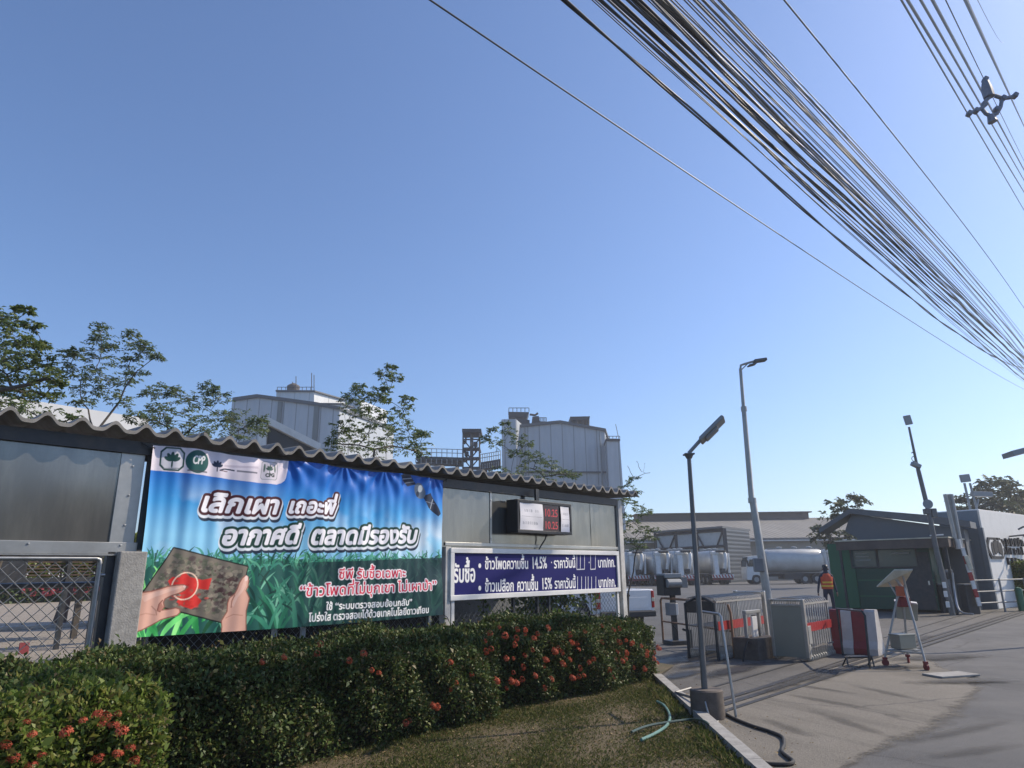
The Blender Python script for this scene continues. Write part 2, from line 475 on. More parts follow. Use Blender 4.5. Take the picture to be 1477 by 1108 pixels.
# big ground sheet with a hole nowhere: everything else lies on it in thin layers
g = MB(); g.add([(-900, -200, 0), (900, -200, 0), (900, 1400, 0), (-900, 1400, 0)], [(0, 1, 2, 3)])
tag(g.build('ground', M['asphalt']), kind='structure')
yard = [F(8, -7.2), F(80, -7.2), F(190, -40), F(190, -120), F(60, -120)]
sheet_poly('yard_pavement', yard, .004, M['yard'])
# gateway strip of dark concrete between hedge end and yard
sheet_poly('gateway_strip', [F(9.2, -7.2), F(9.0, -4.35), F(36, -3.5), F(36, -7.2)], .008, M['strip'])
# light concrete apron outside the rails; its edge is worn away and the asphalt shows through in patches
apx = [(1352, 960), (1408, 984), (1406, 1002), (1386, 1024), (1362, 1046), (1322, 1062), (1278, 1080), (1243, 1096), (1215, 1112), (1180, 1135)]
edge = []
E0 = [gp(x, y) for x, y in apx]
for i in range(len(E0) - 1):
    p0, p1, p2, p3 = E0[max(0, i - 1)], E0[i], E0[i + 1], E0[min(len(E0) - 1, i + 2)]
    for k in range(6):
        t = k / 6; edge.append(.5 * ((2 * p1) + (p2 - p0) * t + (2 * p0 - 5 * p1 + 4 * p2 - p3) * t * t + (3 * p1 - p0 - 3 * p2 + p3) * t ** 3))
edge.append(E0[-1]); edge.append(F(4.2, -1.6))
cent = gp(1180, 1010)
inner = [F(4.0, -2.0), F(9.3, -5.2), F(8.9, -4.38), gp(1300, 934)]
b = bmesh.new(); lay = b.verts.layers.float.new('worn')
def bv(p, w): v = b.verts.new((p[0], p[1], .012)); v[lay] = w; return v
out_ = []; in_ = []
for p in edge:
    d = (cent - p); d.z = 0; d.normalize(); out_.append(bv(p - d * .22, 0.0)); in_.append(bv(p + d * .6, 1.0))
for i in range(len(edge) - 1): b.faces.new((out_[i], out_[i + 1], in_[i + 1], in_[i]))
core_ = in_ + [bv(p, 1.0) for p in inner[:1]] + [bv(p, 1.0) for p in inner[1:]]
b.faces.new(core_); b.faces.new((out_[0], in_[0], core_[-1]))
b.normal_update()
bmesh.ops.triangulate(b, faces=[f for f in b.faces if len(f.verts) > 4])
for f in b.faces:
    f.normal_update()
    if f.normal.z < 0: f.normal_flip()
me = bpy.data.meshes.new('driveway_apron'); b.to_mesh(me); b.free(); me.materials.append(M['apron'])
tag(link('driveway_apron', me), kind='structure')
t = M['apron'].node_tree; N = t.nodes; Lk = t.links.new
at_ = N.new('ShaderNodeAttribute'); at_.attribute_name = 'worn'
tc = N.new('ShaderNodeTexCoord'); nz = N.new('ShaderNodeTexNoise'); nz.inputs['Scale'].default_value = 2.2; nz.inputs['Detail'].default_value = 10; nz.inputs['Roughness'].default_value = .72; Lk(tc.outputs['Object'], nz.inputs['Vector'])
ad = N.new('ShaderNodeMath'); ad.operation = 'ADD'; Lk(at_.outputs['Fac'], ad.inputs[0]); Lk(nz.outputs['Fac'], ad.inputs[1])
mr = N.new('ShaderNodeMapRange'); mr.inputs[1].default_value = .68; mr.inputs[2].default_value = .98; Lk(ad.outputs[0], mr.inputs[0])
tr = N.new('ShaderNodeBsdfTransparent'); mx = N.new('ShaderNodeMixShader'); Lk(mr.outputs[0], mx.inputs[0]); Lk(tr.outputs[0], mx.inputs[1]); Lk(N['Principled BSDF'].outputs[0], mx.inputs[2]); Lk(mx.outputs[0], N['Material Output'].inputs[0])
# rails set into the ground: thin steel strips either side of dark slots
rl = thing('gate_track', 'dark parallel steel gate rails set into the driveway concrete', 'gate track', F(9, -4.3, 0))
M['slot'] = mat('rail_grease', (.03, .028, .027), .6, .1, .4, 10)
for i, (off, wd) in enumerate(((-.2, .085), (-.02, .1), (.18, .07))):
    o = MB(); a0, a1 = (-1.0 if i else -.9), 26.0
    p0 = Vector((a0, -off + .03, 0)); p1 = Vector((a1, -off - .75, 0))
    dd = (p1 - p0); nn_ = Vector((-dd.y, dd.x, 0)).normalized() * wd / 2
    vs = [p0 + nn_, p0 - nn_, p1 - nn_, p1 + nn_]
    o.add([v + Vector((0, 0, .008)) for v in vs] + [v + Vector((0, 0, .022)) for v in vs], [(0, 1, 2, 3), (4, 7, 6, 5), (0, 4, 5, 1), (1, 5, 6, 2), (2, 6, 7, 3), (3, 7, 4, 0)])
    o.build('rail', M['slot'], rl)
rl2 = thing('gate_track', 'single faint rail nearest the folded gates, crossing the gateway concrete', 'gate track', F(9, -5.05, 0))
for off in (.0, .55):
    o = MB(); o.bb((.3, -off - .02, .008), (26, -off + .02, .019)); o.build('rail', M['slot'], rl2)
# oil and water stains plus painted shadow bands, with soft ragged rims
def stainmat(name, col, rough, k=.9):
    m = mat(name, col, rough, 0, .3, 5, spec=.5); t = m.node_tree; N = t.nodes; Lk = t.links.new
    at_ = N.new('ShaderNodeAttribute'); at_.attribute_name = 'worn'
    tc = N.new('ShaderNodeTexCoord'); nz = N.new('ShaderNodeTexNoise'); nz.inputs['Scale'].default_value = 3.5; nz.inputs['Detail'].default_value = 9; nz.inputs['Roughness'].default_value = .7; Lk(tc.outputs['Object'], nz.inputs['Vector'])
    ad = N.new('ShaderNodeMath'); ad.operation = 'ADD'; Lk(at_.outputs['Fac'], ad.inputs[0]); Lk(nz.outputs['Fac'], ad.inputs[1])
    mr = N.new('ShaderNodeMapRange'); mr.inputs[1].default_value = .72; mr.inputs[2].default_value = 1.25; mr.inputs[4].default_value = k; Lk(ad.outputs[0], mr.inputs[0])
    tr = N.new('ShaderNodeBsdfTransparent'); mx = N.new('ShaderNodeMixShader'); Lk(mr.outputs[0], mx.inputs[0]); Lk(tr.outputs[0], mx.inputs[1]); Lk(N['Principled BSDF'].outputs[0], mx.inputs[2]); Lk(mx.outputs[0], N['Material Output'].inputs[0])
    return m
M['wet_shade'] = stainmat('wet_shade_stain', (.028, .028, .029), .4); M['oil'] = stainmat('oil_shade_stain', (.04, .037, .034), .75, .75); M['tyremark'] = stainmat('tyre_mark', (.07, .066, .06), .85, .4)
def stain(name, c, rx, ry, ang, m, z):
    b = bmesh.new(); lay = b.verts.layers.float.new('worn'); ca, sa = math.cos(ang), math.sin(ang); rings = []
    for k in range(5):
        r_ = max(.001, k / 4); w = 1 - r_; row = []
        for i in range(28):
            t = 2 * math.pi * i / 28; x, y = rx * r_ * math.cos(t), ry * r_ * math.sin(t)
            v = b.verts.new((c[0] + x * ca - y * sa, c[1] + x * sa + y * ca, z)); v[lay] = w; row.append(v)
        rings.append(row)
    for k in range(4):
        for i in range(28): b.faces.new((rings[k][i], rings[k + 1][i], rings[k + 1][(i + 1) % 28], rings[k][(i + 1) % 28]))
    me = bpy.data.meshes.new(name); b.to_mesh(me); b.free(); me.materials.append(m); return tag(link(name, me), kind='structure')
WD = math.radians(48)
for i, (x, y, rx, ry) in enumerate(((965, 955, 1.3, .55), (985, 975, 1.0, .3), (1010, 960, 1.2, .35), (1060, 968, 1.8, .35))): stain('wet_shade_patch', gp(x, y), rx, ry, WD, M['wet_shade'], .0225 + .0015 * i)  # wet ground together with the gates' black shadow, painted as dark patches
for i, (x, y, rx, ry, a_) in enumerate(((1350, 950, 1.7, .55, .3), (1290, 965, .9, .35, .2), (1390, 985, 1.2, .3, .1), (1200, 975, 1.6, .25, .84), (1150, 985, 2.2, .2, .84), (1320, 925, 2.4, .3, .84), (1260, 940, 2.2, .25, .84))): stain('oil_shade_stain', gp(x, y), rx, ry, a_, M['oil'], .0285 + .0015 * i)  # oil by the cart; the long bands along the rails are painted shadow
for i, (x, y, x2, y2) in enumerate(((1105, 983, 1245, 1004), (1130, 1002, 1260, 1026), (1175, 1028, 1275, 1062), (1105, 1040, 1180, 1068), (1230, 990, 1330, 1012), (1290, 1075, 1460, 1040), (1330, 1095, 1470, 1075))):
    p, q = gp(x, y), gp(x2, y2); d = q - p; stain('tyre_mark', (p + q) / 2, d.length * .75, .16, math.atan2(d.y, d.x), M['tyremark'], .0405 + .0015 * i if False else .0145 + .001 * i)
# flat pale slab on the ground near the solar cart
b = thing('cover_slab', 'flat pale rectangular slab lying on the ground by the solar cart', 'slab', gp(1372, 976), math.radians(15))
o = MB(); o.box((0, 0, .028), (.75, .38, .03), None, .006); o.build('slab', M['concrete'], b)
# lawn bed
kA = gp(948, 988); kB = gp(1072, 1108); kd = (kB - kA).normalized(); kn = Vector((kd.y, -kd.x, 0))
if kn.dot(NV) < 0: kn = -kn
kend = kA + kd * 9.5
kst = kA - kd * .35
lawn = [kst, kend, Vector((-14, kend.y - 2, 0)), F(-6, -7.35), F(11.9, -7.35), F(11.6, -6.6)]
sheet_poly('lawn_soil', lawn, .03, M['soil'])
kb = MB(); kw = .13
for i in range(10):
    a = kst + kd * (i * 1.0); c = kst + kd * (i * 1.0 + .992)
    q = [a, c, c + kn * kw, a + kn * kw]
    kb.add([Vector((p.x, p.y, 0)) for p in q] + [Vector((p.x, p.y, .11)) for p in q], [(0, 1, 2, 3), (4, 7, 6, 5), (0, 4, 5, 1), (1, 5, 6, 2), (2, 6, 7, 3), (3, 7, 4, 0)])
tag(kb.build('kerb', M['concrete']), kind='structure')
# paving behind the fence on the left
m = M['paving']; t = m.node_tree; N = t.nodes; b = N['Principled BSDF']
tc = N.new('ShaderNodeTexCoord'); bt = N.new('ShaderNodeTexBrick'); mp = N.new('ShaderNodeMapping'); mp.inputs['Rotation'].default_value = (0, 0, math.radians(-48))
bt.inputs['Scale'].default_value = 1.0; bt.inputs['Brick Width'].default_value = .42; bt.inputs['Row Height'].default_value = .21; bt.inputs['Mortar Size'].default_value = .012
bt.inputs['Color1'].default_value = (.32, .28, .23, 1); bt.inputs['Color2'].default_value = (.26, .225, .185, 1); bt.inputs['Mortar'].default_value = (.1, .085, .07, 1)
t.links.new(tc.outputs['Object'], mp.inputs[0]); t.links.new(mp.outputs[0], bt.inputs[0])
t.links.new(bt.outputs[0], b.inputs['Base Color'])
sheet_poly('courtyard_paving', [F(-9, -7.7), F(7.9, -7.7), F(30, -70), F(-9, -70)], .006, M['paving'])
# ---------------------------------------------------------------- roadside fence with corrugated roof
M['alu'] = mat('polished_aluminium_sheet', (.19, .19, .183), .13, .6, .08, 1.2, bump=.004, bscale=.9, dirt=.55, dcol=(.34, .33, .3), dscale=4, stretch=(1, 1, .16))
M['alu_trim'] = mat('aluminium_trim', (.42, .42, .40), .38, .7, .1, 6, dirt=.3, dcol=(.2, .18, .16))
M['fibre'] = mat('fibre_cement_roofing', (.26, .25, .235), .9, 0, .2, 8, bump=.002, bscale=120, dirt=.6, dcol=(.1, .095, .085), dscale=3)
fence = thing('roofed_fence', 'roadside fence with wavy grey corrugated roof, polished sheet panels, concrete posts and chain link', 'fence', F(0, -7.6, 0))
PITCHW = .293
def corr(x):
    t = ((x - 1.37) / PITCHW) % 1.0; t = min(t, 1 - t) * 2
    return .088 * (1 + .07 * math.sin(x * 1.9) + .05 * math.sin(x * 5.3)) * (.5 + .5 * math.cos(math.pi * min(1, t * 1.18))) ** 1.25
ro = MB()
x0, x1 = -1.9, 12.02
nx = int((x1 - x0) / PITCHW * 14); ny = 6
rnd = random.Random(3)
_rs = random.Random(14); SHZ = [(_rs.uniform(-.007, .007), _rs.uniform(-.02, .02)) for _ in range(40)]
sag = lambda x: SHZ[int((x + 3) / 1.02)][0] + .012 * math.sin(x * .9) + .008 * math.sin(x * 2.3 + 1) - .01 * (x > 6) + .006 * x
def roof_pt(x, v, th):
    y = -.21 + v * 1.2 + SHZ[int((x + 3) / 1.02)][1]
    return (x, y, 3.075 + corr(x) + .045 * v + sag(x) + th)
k0 = len(ro.v)
for th in (0, .036):
    ro.grid(nx, ny, lambda a, v: roof_pt(x0 + (x1 - x0) * a, v, th))
n1 = (nx + 1) * (ny + 1)
for i in range(nx):
    ro.f.append((i, n1 + i, n1 + i + 1, i + 1)); a = ny * (nx + 1) + i; ro.f.append((a, a + 1, n1 + a + 1, n1 + a))
for j in range(ny):
    for i in (0, nx):
        a = j * (nx + 1) + i; b = a + nx + 1; ro.f.append((a, b, n1 + b, n1 + a))
roof = ro.build('roof', M['fibre'], fence, smooth=True)
o = MB(); o.bb((-1.9, -.045, 2.93), (11.48, -.006, 3.06)); o.bb((-1.9, .82, 3.0), (11.7, .9, 3.09))
for x in np.arange(-1.4, 11.7, 1.3): o.bb((x, .10, 3.0), (x + .05, .82, 3.06))
o.build('beam', M['darksteel'], fence)
# reflecting sheets with seams, cover strip, lower flange and screws
def panel(xa, xb, za, zb):
    o = MB()
    o.grid(24, 10, lambda a, v: (xa + (xb - xa) * a, .004 * math.sin(a * 5.3 + xa) * math.sin(v * 3.1) , za + (zb - za) * v))
    o.grid(1, 1, lambda a, v: (xa + (xb - xa) * a, .02, za + (zb - za) * v))
    return o.build('wall_sheet', M['alu'], fence, smooth=True)
for xa, xb in ((-1.9, .95), (.955, 2.42), (2.66, 4.4), (4.405, 6.2), (6.205, 7.88), (7.885, 9.3), (9.305, 10.6), (10.605, 11.5)):
    panel(xa, xb, 1.96, 3.0 + sag(xb))
o = MB(); o.bb((2.40, -.012, 1.95), (2.63, .03, 3.0), .004); o.build('cover_strip', M['alu_trim'], fence)
o = MB(); o.bb((-1.9, -.03, 1.915), (2.66, -.004, 2.03), .004); o.bb((-1.9, -.05, 1.90), (2.66, .02, 1.9145)); o.build('lower_flange', M['alu_trim'], fence)
o = MB(); o.bb((6.9, -.02, 2.08), (11.5, -.002, 2.13), .003); o.build('lower_flange', M['alu_trim'], fence)
o = MB(); o.bb((7.86, -.014, 2.13), (7.905, .0, 3.0), .002); o.build('cover_strip', M['alu_trim'], fence)
for x, y, z in [(x, -.034, 2.0) for x in (-1.2, -.35, .5, 1.05, 1.72, 2.5)] + [(2.52, -.017, z) for z in (2.2, 2.5, 2.8)] + [(7.88, -.017, z) for z in (2.2, 2.5, 2.8)]:
    o = MB(); o.box((x, y, z), (.018, .012, .018), None, .004); o.build('screw', M['galv'], fence)
# posts
o = MB(); o.bb((2.475, -.13, 0), (2.735, .08, 1.94), .012); o.build('concrete_post', M['concrete'], fence)
o = MB(); o.bb((2.395, -.03, 0), (2.47, .06, 1.94), .004); o.build('steel_post', M['darksteel'], fence)
for x in (4.25, 4.62, 6.6):
    o = MB(); o.bb((x, -.02, 0), (x + .05, .03, 1.96), .003); o.build('steel_post', M['galv'], fence)
M['whitepost'] = mat('chalky_white_post', (.56, .55, .52), .7, 0, .18, 5, dirt=.55, dcol=(.2, .18, .15), dscale=3)
o = MB(); o.bb((6.86, -.075, 0), (6.965, .05, 2.06), .006); o.build('concrete_post', M['whitepost'], fence)
o = MB(); o.bb((11.5, -.05, 0), (11.64, .08, 3.04), .006); o.build('concrete_post', M['whitepost'], fence)
for x in (8.4, 9.0, 9.3):
    o = MB(); o.bb((x, -.0, 0), (x + .05, .05, 2.0), .003); o.build('steel_post', M['darksteel'], fence)
# chain link
def chain(xa, xb, za, zb, cell, r, y=0.0):
    o = MB()
    for sgn in (1, -1):
        n = int(((xb - xa) + (zb - za)) / cell) + 2
        for i in range(n):
            c = i * cell
            pts = []
            if sgn > 0:   # x - xa - (z - za) = c - (zb-za)
                d = c - (zb - za)
                lo = max(za, za - d); hi = min(zb, za + (xb - xa) - d)
                f = lambda z: xa + d + (z - za)
            else:
                lo = max(za, za + c - (xb - xa)); hi = min(zb, za + c)
                f = lambda z: xa + c - (z - za)
            if hi - lo < .03: continue
            o.tube([(f(lo), y + sgn * .003, lo), (f(hi), y + sgn * .003, hi)], r, 5, False)
    return o
chain(-1.9, 2.31, .15, 1.86, .118, .0042, -.02).build('chain_link', M['galv'], fence)
chain(2.76, 6.84, .3, 1.5, .1, .003, .01).build('chain_link', M['galv'], fence)
chain(6.98, 11.5, .3, 1.6, .1, .003, .02).build('chain_link', M['greypaint'], fence)
o = MB()
o.tube([(-1.9, -.02, 1.872), (2.30, -.02, 1.872), (2.335, -.02, 1.86), (2.345, -.02, 1.82), (2.345, -.02, .1)], .024, 10)
o.tube([(2.345, -.02, 1.715), (2.40, -.02, 1.715)], .018, 8)
o.tube([(-1.9, -.02, .9), (-1.9, -.02, .12), (2.345, -.02, .12)], .02, 8)
o.build('mesh_frame', M['galv'], fence, smooth=True)
# ---------------------------------------------------------------- vinyl banner
BN = -7.5
def bp(x, y):
    a, z = wl(x, y, BN); return np.array((a - 2.66, z - 1.12))
A = Art(4.13, 1.91, .0046, (20, 95, 175))
yy = np.linspace(0, 1, A.ny)[:, None, None]
def ramp(stops):
    out = np.zeros((A.ny, 3)); q = np.linspace(0, 1, A.ny)
    for c in range(3): out[:, c] = np.interp(q, [s[0] for s in stops], [lin(s[1])[c] for s in stops])
    return out[:, None, :]
A.img[:] = ramp(((0, (150, 205, 230)), (.52, (140, 205, 240)), (.7, (66, 160, 225)), (.86, (22, 110, 200)), (1, (10, 84, 178))))
R = np.random.RandomState(4); rr = random.Random(11)
def fnoise(ny_, nx_, cells, seed, oct_=4):
    r_ = np.random.RandomState(seed); out = np.zeros((ny_, nx_)); amp = 1.0; tot = 0
    for k in range(oct_):
        cy_, cx_ = int(cells * 2 ** k) + 2, int(cells * 2.2 * 2 ** k) + 2
        g_ = r_.rand(cy_, cx_); yy_ = np.linspace(0, cy_ - 1.001, ny_); xx_ = np.linspace(0, cx_ - 1.001, nx_)
        yi, xi = yy_.astype(int), xx_.astype(int); fy, fx = (yy_ - yi)[:, None], (xx_ - xi)[None]; fy = fy * fy * (3 - 2 * fy); fx = fx * fx * (3 - 2 * fx)
        out += amp * ((g_[yi][:, xi] * (1 - fx) + g_[yi][:, xi + 1] * fx) * (1 - fy) + (g_[yi + 1][:, xi] * (1 - fx) + g_[yi + 1][:, xi + 1] * fx) * fy); tot += amp; amp *= .55
    return out / tot
X, Y = np.meshgrid(A.xs, A.ys)
cl = np.clip((fnoise(A.ny, A.nx, 4, 5) - .47) * 5, 0, 1) * np.exp(-((Y - 1.12 - .1 * np.sin(X * 1.3)) / .26) ** 2) * (.35 + .65 * np.clip(np.abs(X - 1.9) / 1.6, 0, 1)) * .75
A.img = A.img * (1 - cl[..., None]) + lin((226, 238, 248)) * cl[..., None]
# maize field
def px(pts): return [bp(*p) for p in pts]
A.fill([px([(190, 815), (250, 806), (330, 804), (420, 806), (500, 806), (560, 804), (645, 808), (650, 900), (400, 905), (180, 925)])], (30, 92, 78), .97)
def blade(x, y, L, ang, bend, w, col, al=.95):
    n = 7; P = []; Lf = []; Rt = []; p = np.array([x, y], float); a = ang
    for i in range(n):
        t = i / (n - 1); ww = w * (math.sin(math.pi * min(1, t * .9 + .12))) * .5
        nv = np.array([-math.sin(a), math.cos(a)]); Lf.append(p + nv * ww); Rt.append(p - nv * ww)
        p = p + np.array([math.cos(a), math.sin(a)]) * L / n; a += bend / n
    A.fill([np.array(Lf + Rt[::-1])], col, al, ss=2)
greens = [(24, 80, 64), (40, 120, 92), (66, 150, 120), (104, 186, 150), (18, 62, 54), (52, 136, 100), (130, 200, 168)]
for row in range(5):
    for i in range(85):
        x = rr.uniform(0, 4.13); base = .78 - row * .18 + rr.uniform(-.06, .06) - .02 * x * .3
        sc_ = .55 + row * .22
        c = rr.choice(greens)
        if x < .75: c = tuple(min(255, int(v * f)) for v, f in zip(c, (1.25, 1.3, .9)))
        s = rr.choice((-1, 1))
        blade(x, base - .15, rr.uniform(.28, .5) * sc_, math.pi / 2 + s * rr.uniform(.03, .5), s * rr.uniform(.2, 1.7), rr.uniform(.022, .045) * sc_, c)
for i in range(240):
    x = rr.uniform(0, 4.13); s = rr.choice((-1, 1)); blade(x, .66 + rr.uniform(-.03, .1), rr.uniform(.12, .24), math.pi / 2 + s * rr.uniform(.05, .8), s * rr.uniform(.4, 1.8), rr.uniform(.018, .03), rr.choice(greens[:4] + [(70, 150, 130)] * 2))
for i in range(46):   # tassels standing above the field
    x = rr.uniform(0.0, 4.1); p = (x, rr.uniform(.66, .8))
    A.line([p, (x + rr.uniform(-.02, .02), p[1] + rr.uniform(.06, .14))], .016, rr.choice(greens[:4]), .9)
# dark text ground lower right, fading to the left
pa, pb, pc, pd = bp(395, 812), bp(650, 804), bp(650, 900), bp(395, 905)
X, Y = np.meshgrid(A.xs, A.ys)
top = pa[1] + (X - pa[0]) * (pb[1] - pa[1]) / (pb[0] - pa[0])
al = np.clip((X - pa[0]) / .75, 0, 1) ** .8 * .9 * (Y < top)
A.img = A.img * (1 - al[..., None]) + lin((12, 50, 56)) * al[..., None]
# logo strip
A.fill([px([(200, 630), (418, 658), (411, 690), (409, 694), (405, 697), (398, 699), (200, 676)])], (222, 214, 226))
def lg(x, y): return bp(220 + x / 6.714, 640 + y / 6.714)
G = (20, 66, 62)
c = lg(190, 155)
def rbox(cx, cy, w, h, ch): return np.array([(cx - w + ch, cy - h), (cx + w - ch, cy - h), (cx + w, cy - h + ch), (cx + w, cy + h - ch), (cx + w - ch, cy + h), (cx - w + ch, cy + h), (cx - w, cy + h - ch), (cx - w, cy - h + ch)])
A.fill([rbox(c[0], c[1], .125, .125, .05)], G); A.fill([rbox(c[0], c[1], .108, .108, .044)], (205, 205, 215)); lotus(A, c[0], c[1], .1, G)
A.line([lg(100, 243), lg(262, 248)], .012, (110, 118, 125), .8)
c = lg(425, 185); A.ell(c[0], c[1], .125, .125, (30, 86, 84))
A.text('CPP', lg(370, 205), lg(490, 208), .07, [(.003, (225, 228, 232), 0, 0)], .15)
A.line([lg(325, 265), lg(520, 285)], .018, (60, 66, 72), .75)
c = lg(622, 215); lotus(A, c[0], c[1], .075, (24, 40, 70))
A.line([lg(640, 262), lg(690, 246), lg(740, 250), lg(785, 260)], .016, (30, 40, 70)); A.line([lg(655, 262), lg(720, 272)], .01, (90, 60, 70))
A.line([lg(690, 215), lg(1010, 228)], .026, (190, 180, 195), .8); A.line([lg(805, 262), lg(1000, 280)], .02, (80, 84, 100), .8)
c = lg(1120, 262); A.fill([rbox(c[0], c[1], .108, .108, .02)], (150, 155, 160)); A.fill([rbox(c[0], c[1], .1, .1, .018)], (212, 206, 216)); lotus(A, c[0], c[1] + .02, .062, (70, 96, 90))
A.ell(c[0] - .07, c[1] + .03, .012, .05, (90, 110, 105)); A.ell(c[0] + .07, c[1] + .03, .012, .05, (90, 110, 105))
A.text('CPG', lg(1078, 318), lg(1165, 322), .032, [(.004, (60, 70, 70), 0, 0)])
# satellite
def sp(pts): return [bp(400 + x / 3.82, 640 + y / 3.82) for x, y in pts]
A.fill([sp([(672, 178), (728, 168), (765, 228), (722, 240)])], (34, 44, 66)); A.fill([sp([(800, 290), (848, 270), (905, 385), (888, 400), (830, 350)])], (30, 40, 62))
A.line(sp([(690, 200), (742, 195)]), .014, (150, 160, 175)); A.line(sp([(708, 222), (756, 214)]), .012, (120, 130, 150)); A.line(sp([(845, 360), (862, 305)]), .012, (170, 180, 190)); A.line(sp([(815, 320), (870, 330)]), .01, (120, 130, 150))
c = sp([(785, 262)])[0]; A.ell(c[0], c[1], .09, .12, (96, 112, 132), 1, .6); A.ell(c[0] + .01, c[1] + .03, .045, .05, (190, 200, 208)); A.ell(c[0] - .03, c[1] - .05, .03, .04, (40, 52, 72))
# tablet with field picture
tb = px([(248, 791), (356, 817), (333, 899), (197, 866)])
A.fill([tb], (22, 24, 26), 1, .014); A.fill([tb], (122, 114, 102))
def tq(s, t):
    return (tb[0] * (1 - s) + tb[1] * s) * (1 - t) + (tb[3] * (1 - s) + tb[2] * s) * t
for i in range(700):
    s, t = rr.random(), rr.random(); p = tq(s, t); q = rr.uniform(.01, .045)
    col = rr.choice([(140, 130, 114), (112, 102, 92), (98, 104, 84), (156, 146, 130), (92, 74, 74), (118, 118, 100), (80, 80, 72)])
    if s > .55 and .2 < t < .7 and rr.random() < .35: col = (70, 44, 46)
    w = rr.uniform(0, 3.14); poly = [p + np.array([math.cos(w + a) * q * r_, math.sin(w + a) * q * r_ * .7]) for a, r_ in ((0, 1), (1.1, .8), (2.2, 1.1), (3.3, .7), (4.5, 1), (5.4, .8))]
    poly = [np.array((min(max(v[0], tb[3][0] + .04), tb[1][0] - .03), v[1])) for v in poly]
    if 0.06 < s < .94 and .08 < t < .92: A.fill([np.array(poly)], col, .75, ss=2)
A.fill([px([(240, 838), (247, 832), (256, 833), (263, 824), (272, 832), (290, 836), (304, 833), (299, 850), (284, 849), (280, 856), (290, 866), (285, 873), (275, 878), (262, 874), (253, 868), (260, 858), (248, 852)])], (222, 52, 46), .97)
for i in range(30):
    p = bp(rr.uniform(245, 298), rr.uniform(832, 875)); A.ell(p[0], p[1], rr.uniform(.008, .03), rr.uniform(.006, .02), rr.choice([(190, 36, 36), (236, 70, 60), (130, 110, 92)]), .5)
c = bp(265, 845); t = np.linspace(0, 6.283, 40)
for k in range(39): A.line([c + .135 * np.array([math.cos(t[k]), math.sin(t[k])]), c + .135 * np.array([math.cos(t[k + 1]), math.sin(t[k + 1])])], .014, (250, 215, 190))
# hands
SK, SD, SL = (226, 176, 156), (150, 96, 82), (240, 200, 184)
def z3(pts): return [bp(190 + x / 3.69, 630 + y / 3.69) for x, y in pts]
lh = z3([(-20, 880), (10, 850), (55, 832), (100, 826), (135, 815), (185, 800), (230, 792), (265, 790), (282, 797), (276, 812), (245, 828), (205, 842), (170, 860), (160, 880), (166, 905), (150, 925), (185, 922), (228, 912), (250, 918), (252, 932), (238, 945), (190, 958), (150, 970), (100, 1000), (50, 1025), (-20, 1050)])
A.fill([lh], SD, 1, .012); A.fill([lh], SK)
A.fill([z3([(40, 850), (130, 824), (200, 806), (262, 797), (250, 806), (190, 826), (120, 852), (60, 880)])], SL, .7)
A.line(z3([(160, 868), (140, 890), (132, 925), (150, 930)]), .014, SD); A.line(z3([(100, 900), (125, 925), (128, 950)]), .01, SD, .6); A.line(z3([(268, 793), (280, 799)]), .02, (246, 214, 204))
A.fill([z3([(150, 880), (165, 905), (150, 925), (133, 930), (140, 900)])], (180, 120, 104), .9); A.line(z3([(0, 960), (70, 940), (120, 948)]), .012, (200, 146, 128), .7)
rh = z3([(600, 738), (614, 745), (617, 762), (612, 795), (602, 815), (612, 835), (621, 855), (614, 890), (606, 920), (607, 975), (609, 1040), (482, 1045), (484, 1005), (480, 975), (495, 950), (510, 925), (512, 880), (520, 855), (545, 835), (560, 805), (570, 775), (585, 750)])
A.fill([rh], SD, 1, .012); A.fill([rh], SK)
A.fill([z3([(592, 760), (606, 752), (604, 790), (585, 822), (560, 850), (540, 900), (530, 890), (548, 845), (575, 810)])], SL, .7)
A.line(z3([(545, 838), (530, 870), (528, 905)]), .012, SD, .8); A.line(z3([(500, 960), (540, 940), (590, 945)]), .01, (190, 132, 114), .7); A.ell(*z3([(605, 750)])[0], .022, .03, (246, 214, 204))
# headlines
MR, DG, WH = (74, 26, 34), (16, 62, 52), (246, 244, 250)
def z8(x, y): return bp(280 + x / 6.714, 690 + y / 6.714)
def hgt(p, q): return abs(p[1] - q[1])
for s, p, q, tp, dk in (('เลิกเผา', z8(30, 316), z8(800, 340), z8(60, 178), MR), ('เถอะพี่', z8(888, 335), z8(1350, 346), z8(905, 228), MR),
                    ('อากาศดี', z8(245, 637), z8(990, 626), z8(260, 498), DG), ('ตลาดมีรองรับ', sp([(168, 552)])[0], sp([(768, 545)])[0], sp([(180, 477)])[0], DG)):
    h = hgt(p, tp); k = h / .19
    A.text(s, p, q, h, [(.066 * k, (34, 50, 72), .012, -.052), (.068 * k, (226, 232, 240), 0, -.018), (.052 * k, dk, 0, 0), (.016 * k, WH, 0, 0)], .28)
RD = (214, 40, 74)
for s, p, q, h in (('ซีพี รับซื้อเฉพาะ', sp([(332, 740)])[0], sp([(705, 733)])[0], .088), ('“ข้าวโพดที่ไม่บุกเขา ไม่เผาป่า”', sp([(118, 836)])[0], sp([(876, 803)])[0], .094)):
    A.text(s, p, q, h, [(.017, (246, 236, 240), 0, 0), (.003, RD, 0, 0)])
for s, p, q, h in (('ใช้ “ระบบตรวจสอบย้อนกลับ”', sp([(265, 909)])[0], sp([(738, 886)])[0], .062), ('โปร่งใส ตรวจสอบได้ด้วยเทคโนโลยีดาวเทียม', sp([(170, 972)])[0], sp([(830, 930)])[0], .066)):
    A.text(s, p, q, h, [(.0035, (246, 246, 246), 0, 0)])
banner = thing('vinyl_banner', 'large blue and green vinyl banner printed with maize, a hand-held tablet and Thai slogans', 'banner', F(2.66, BN, 1.12))
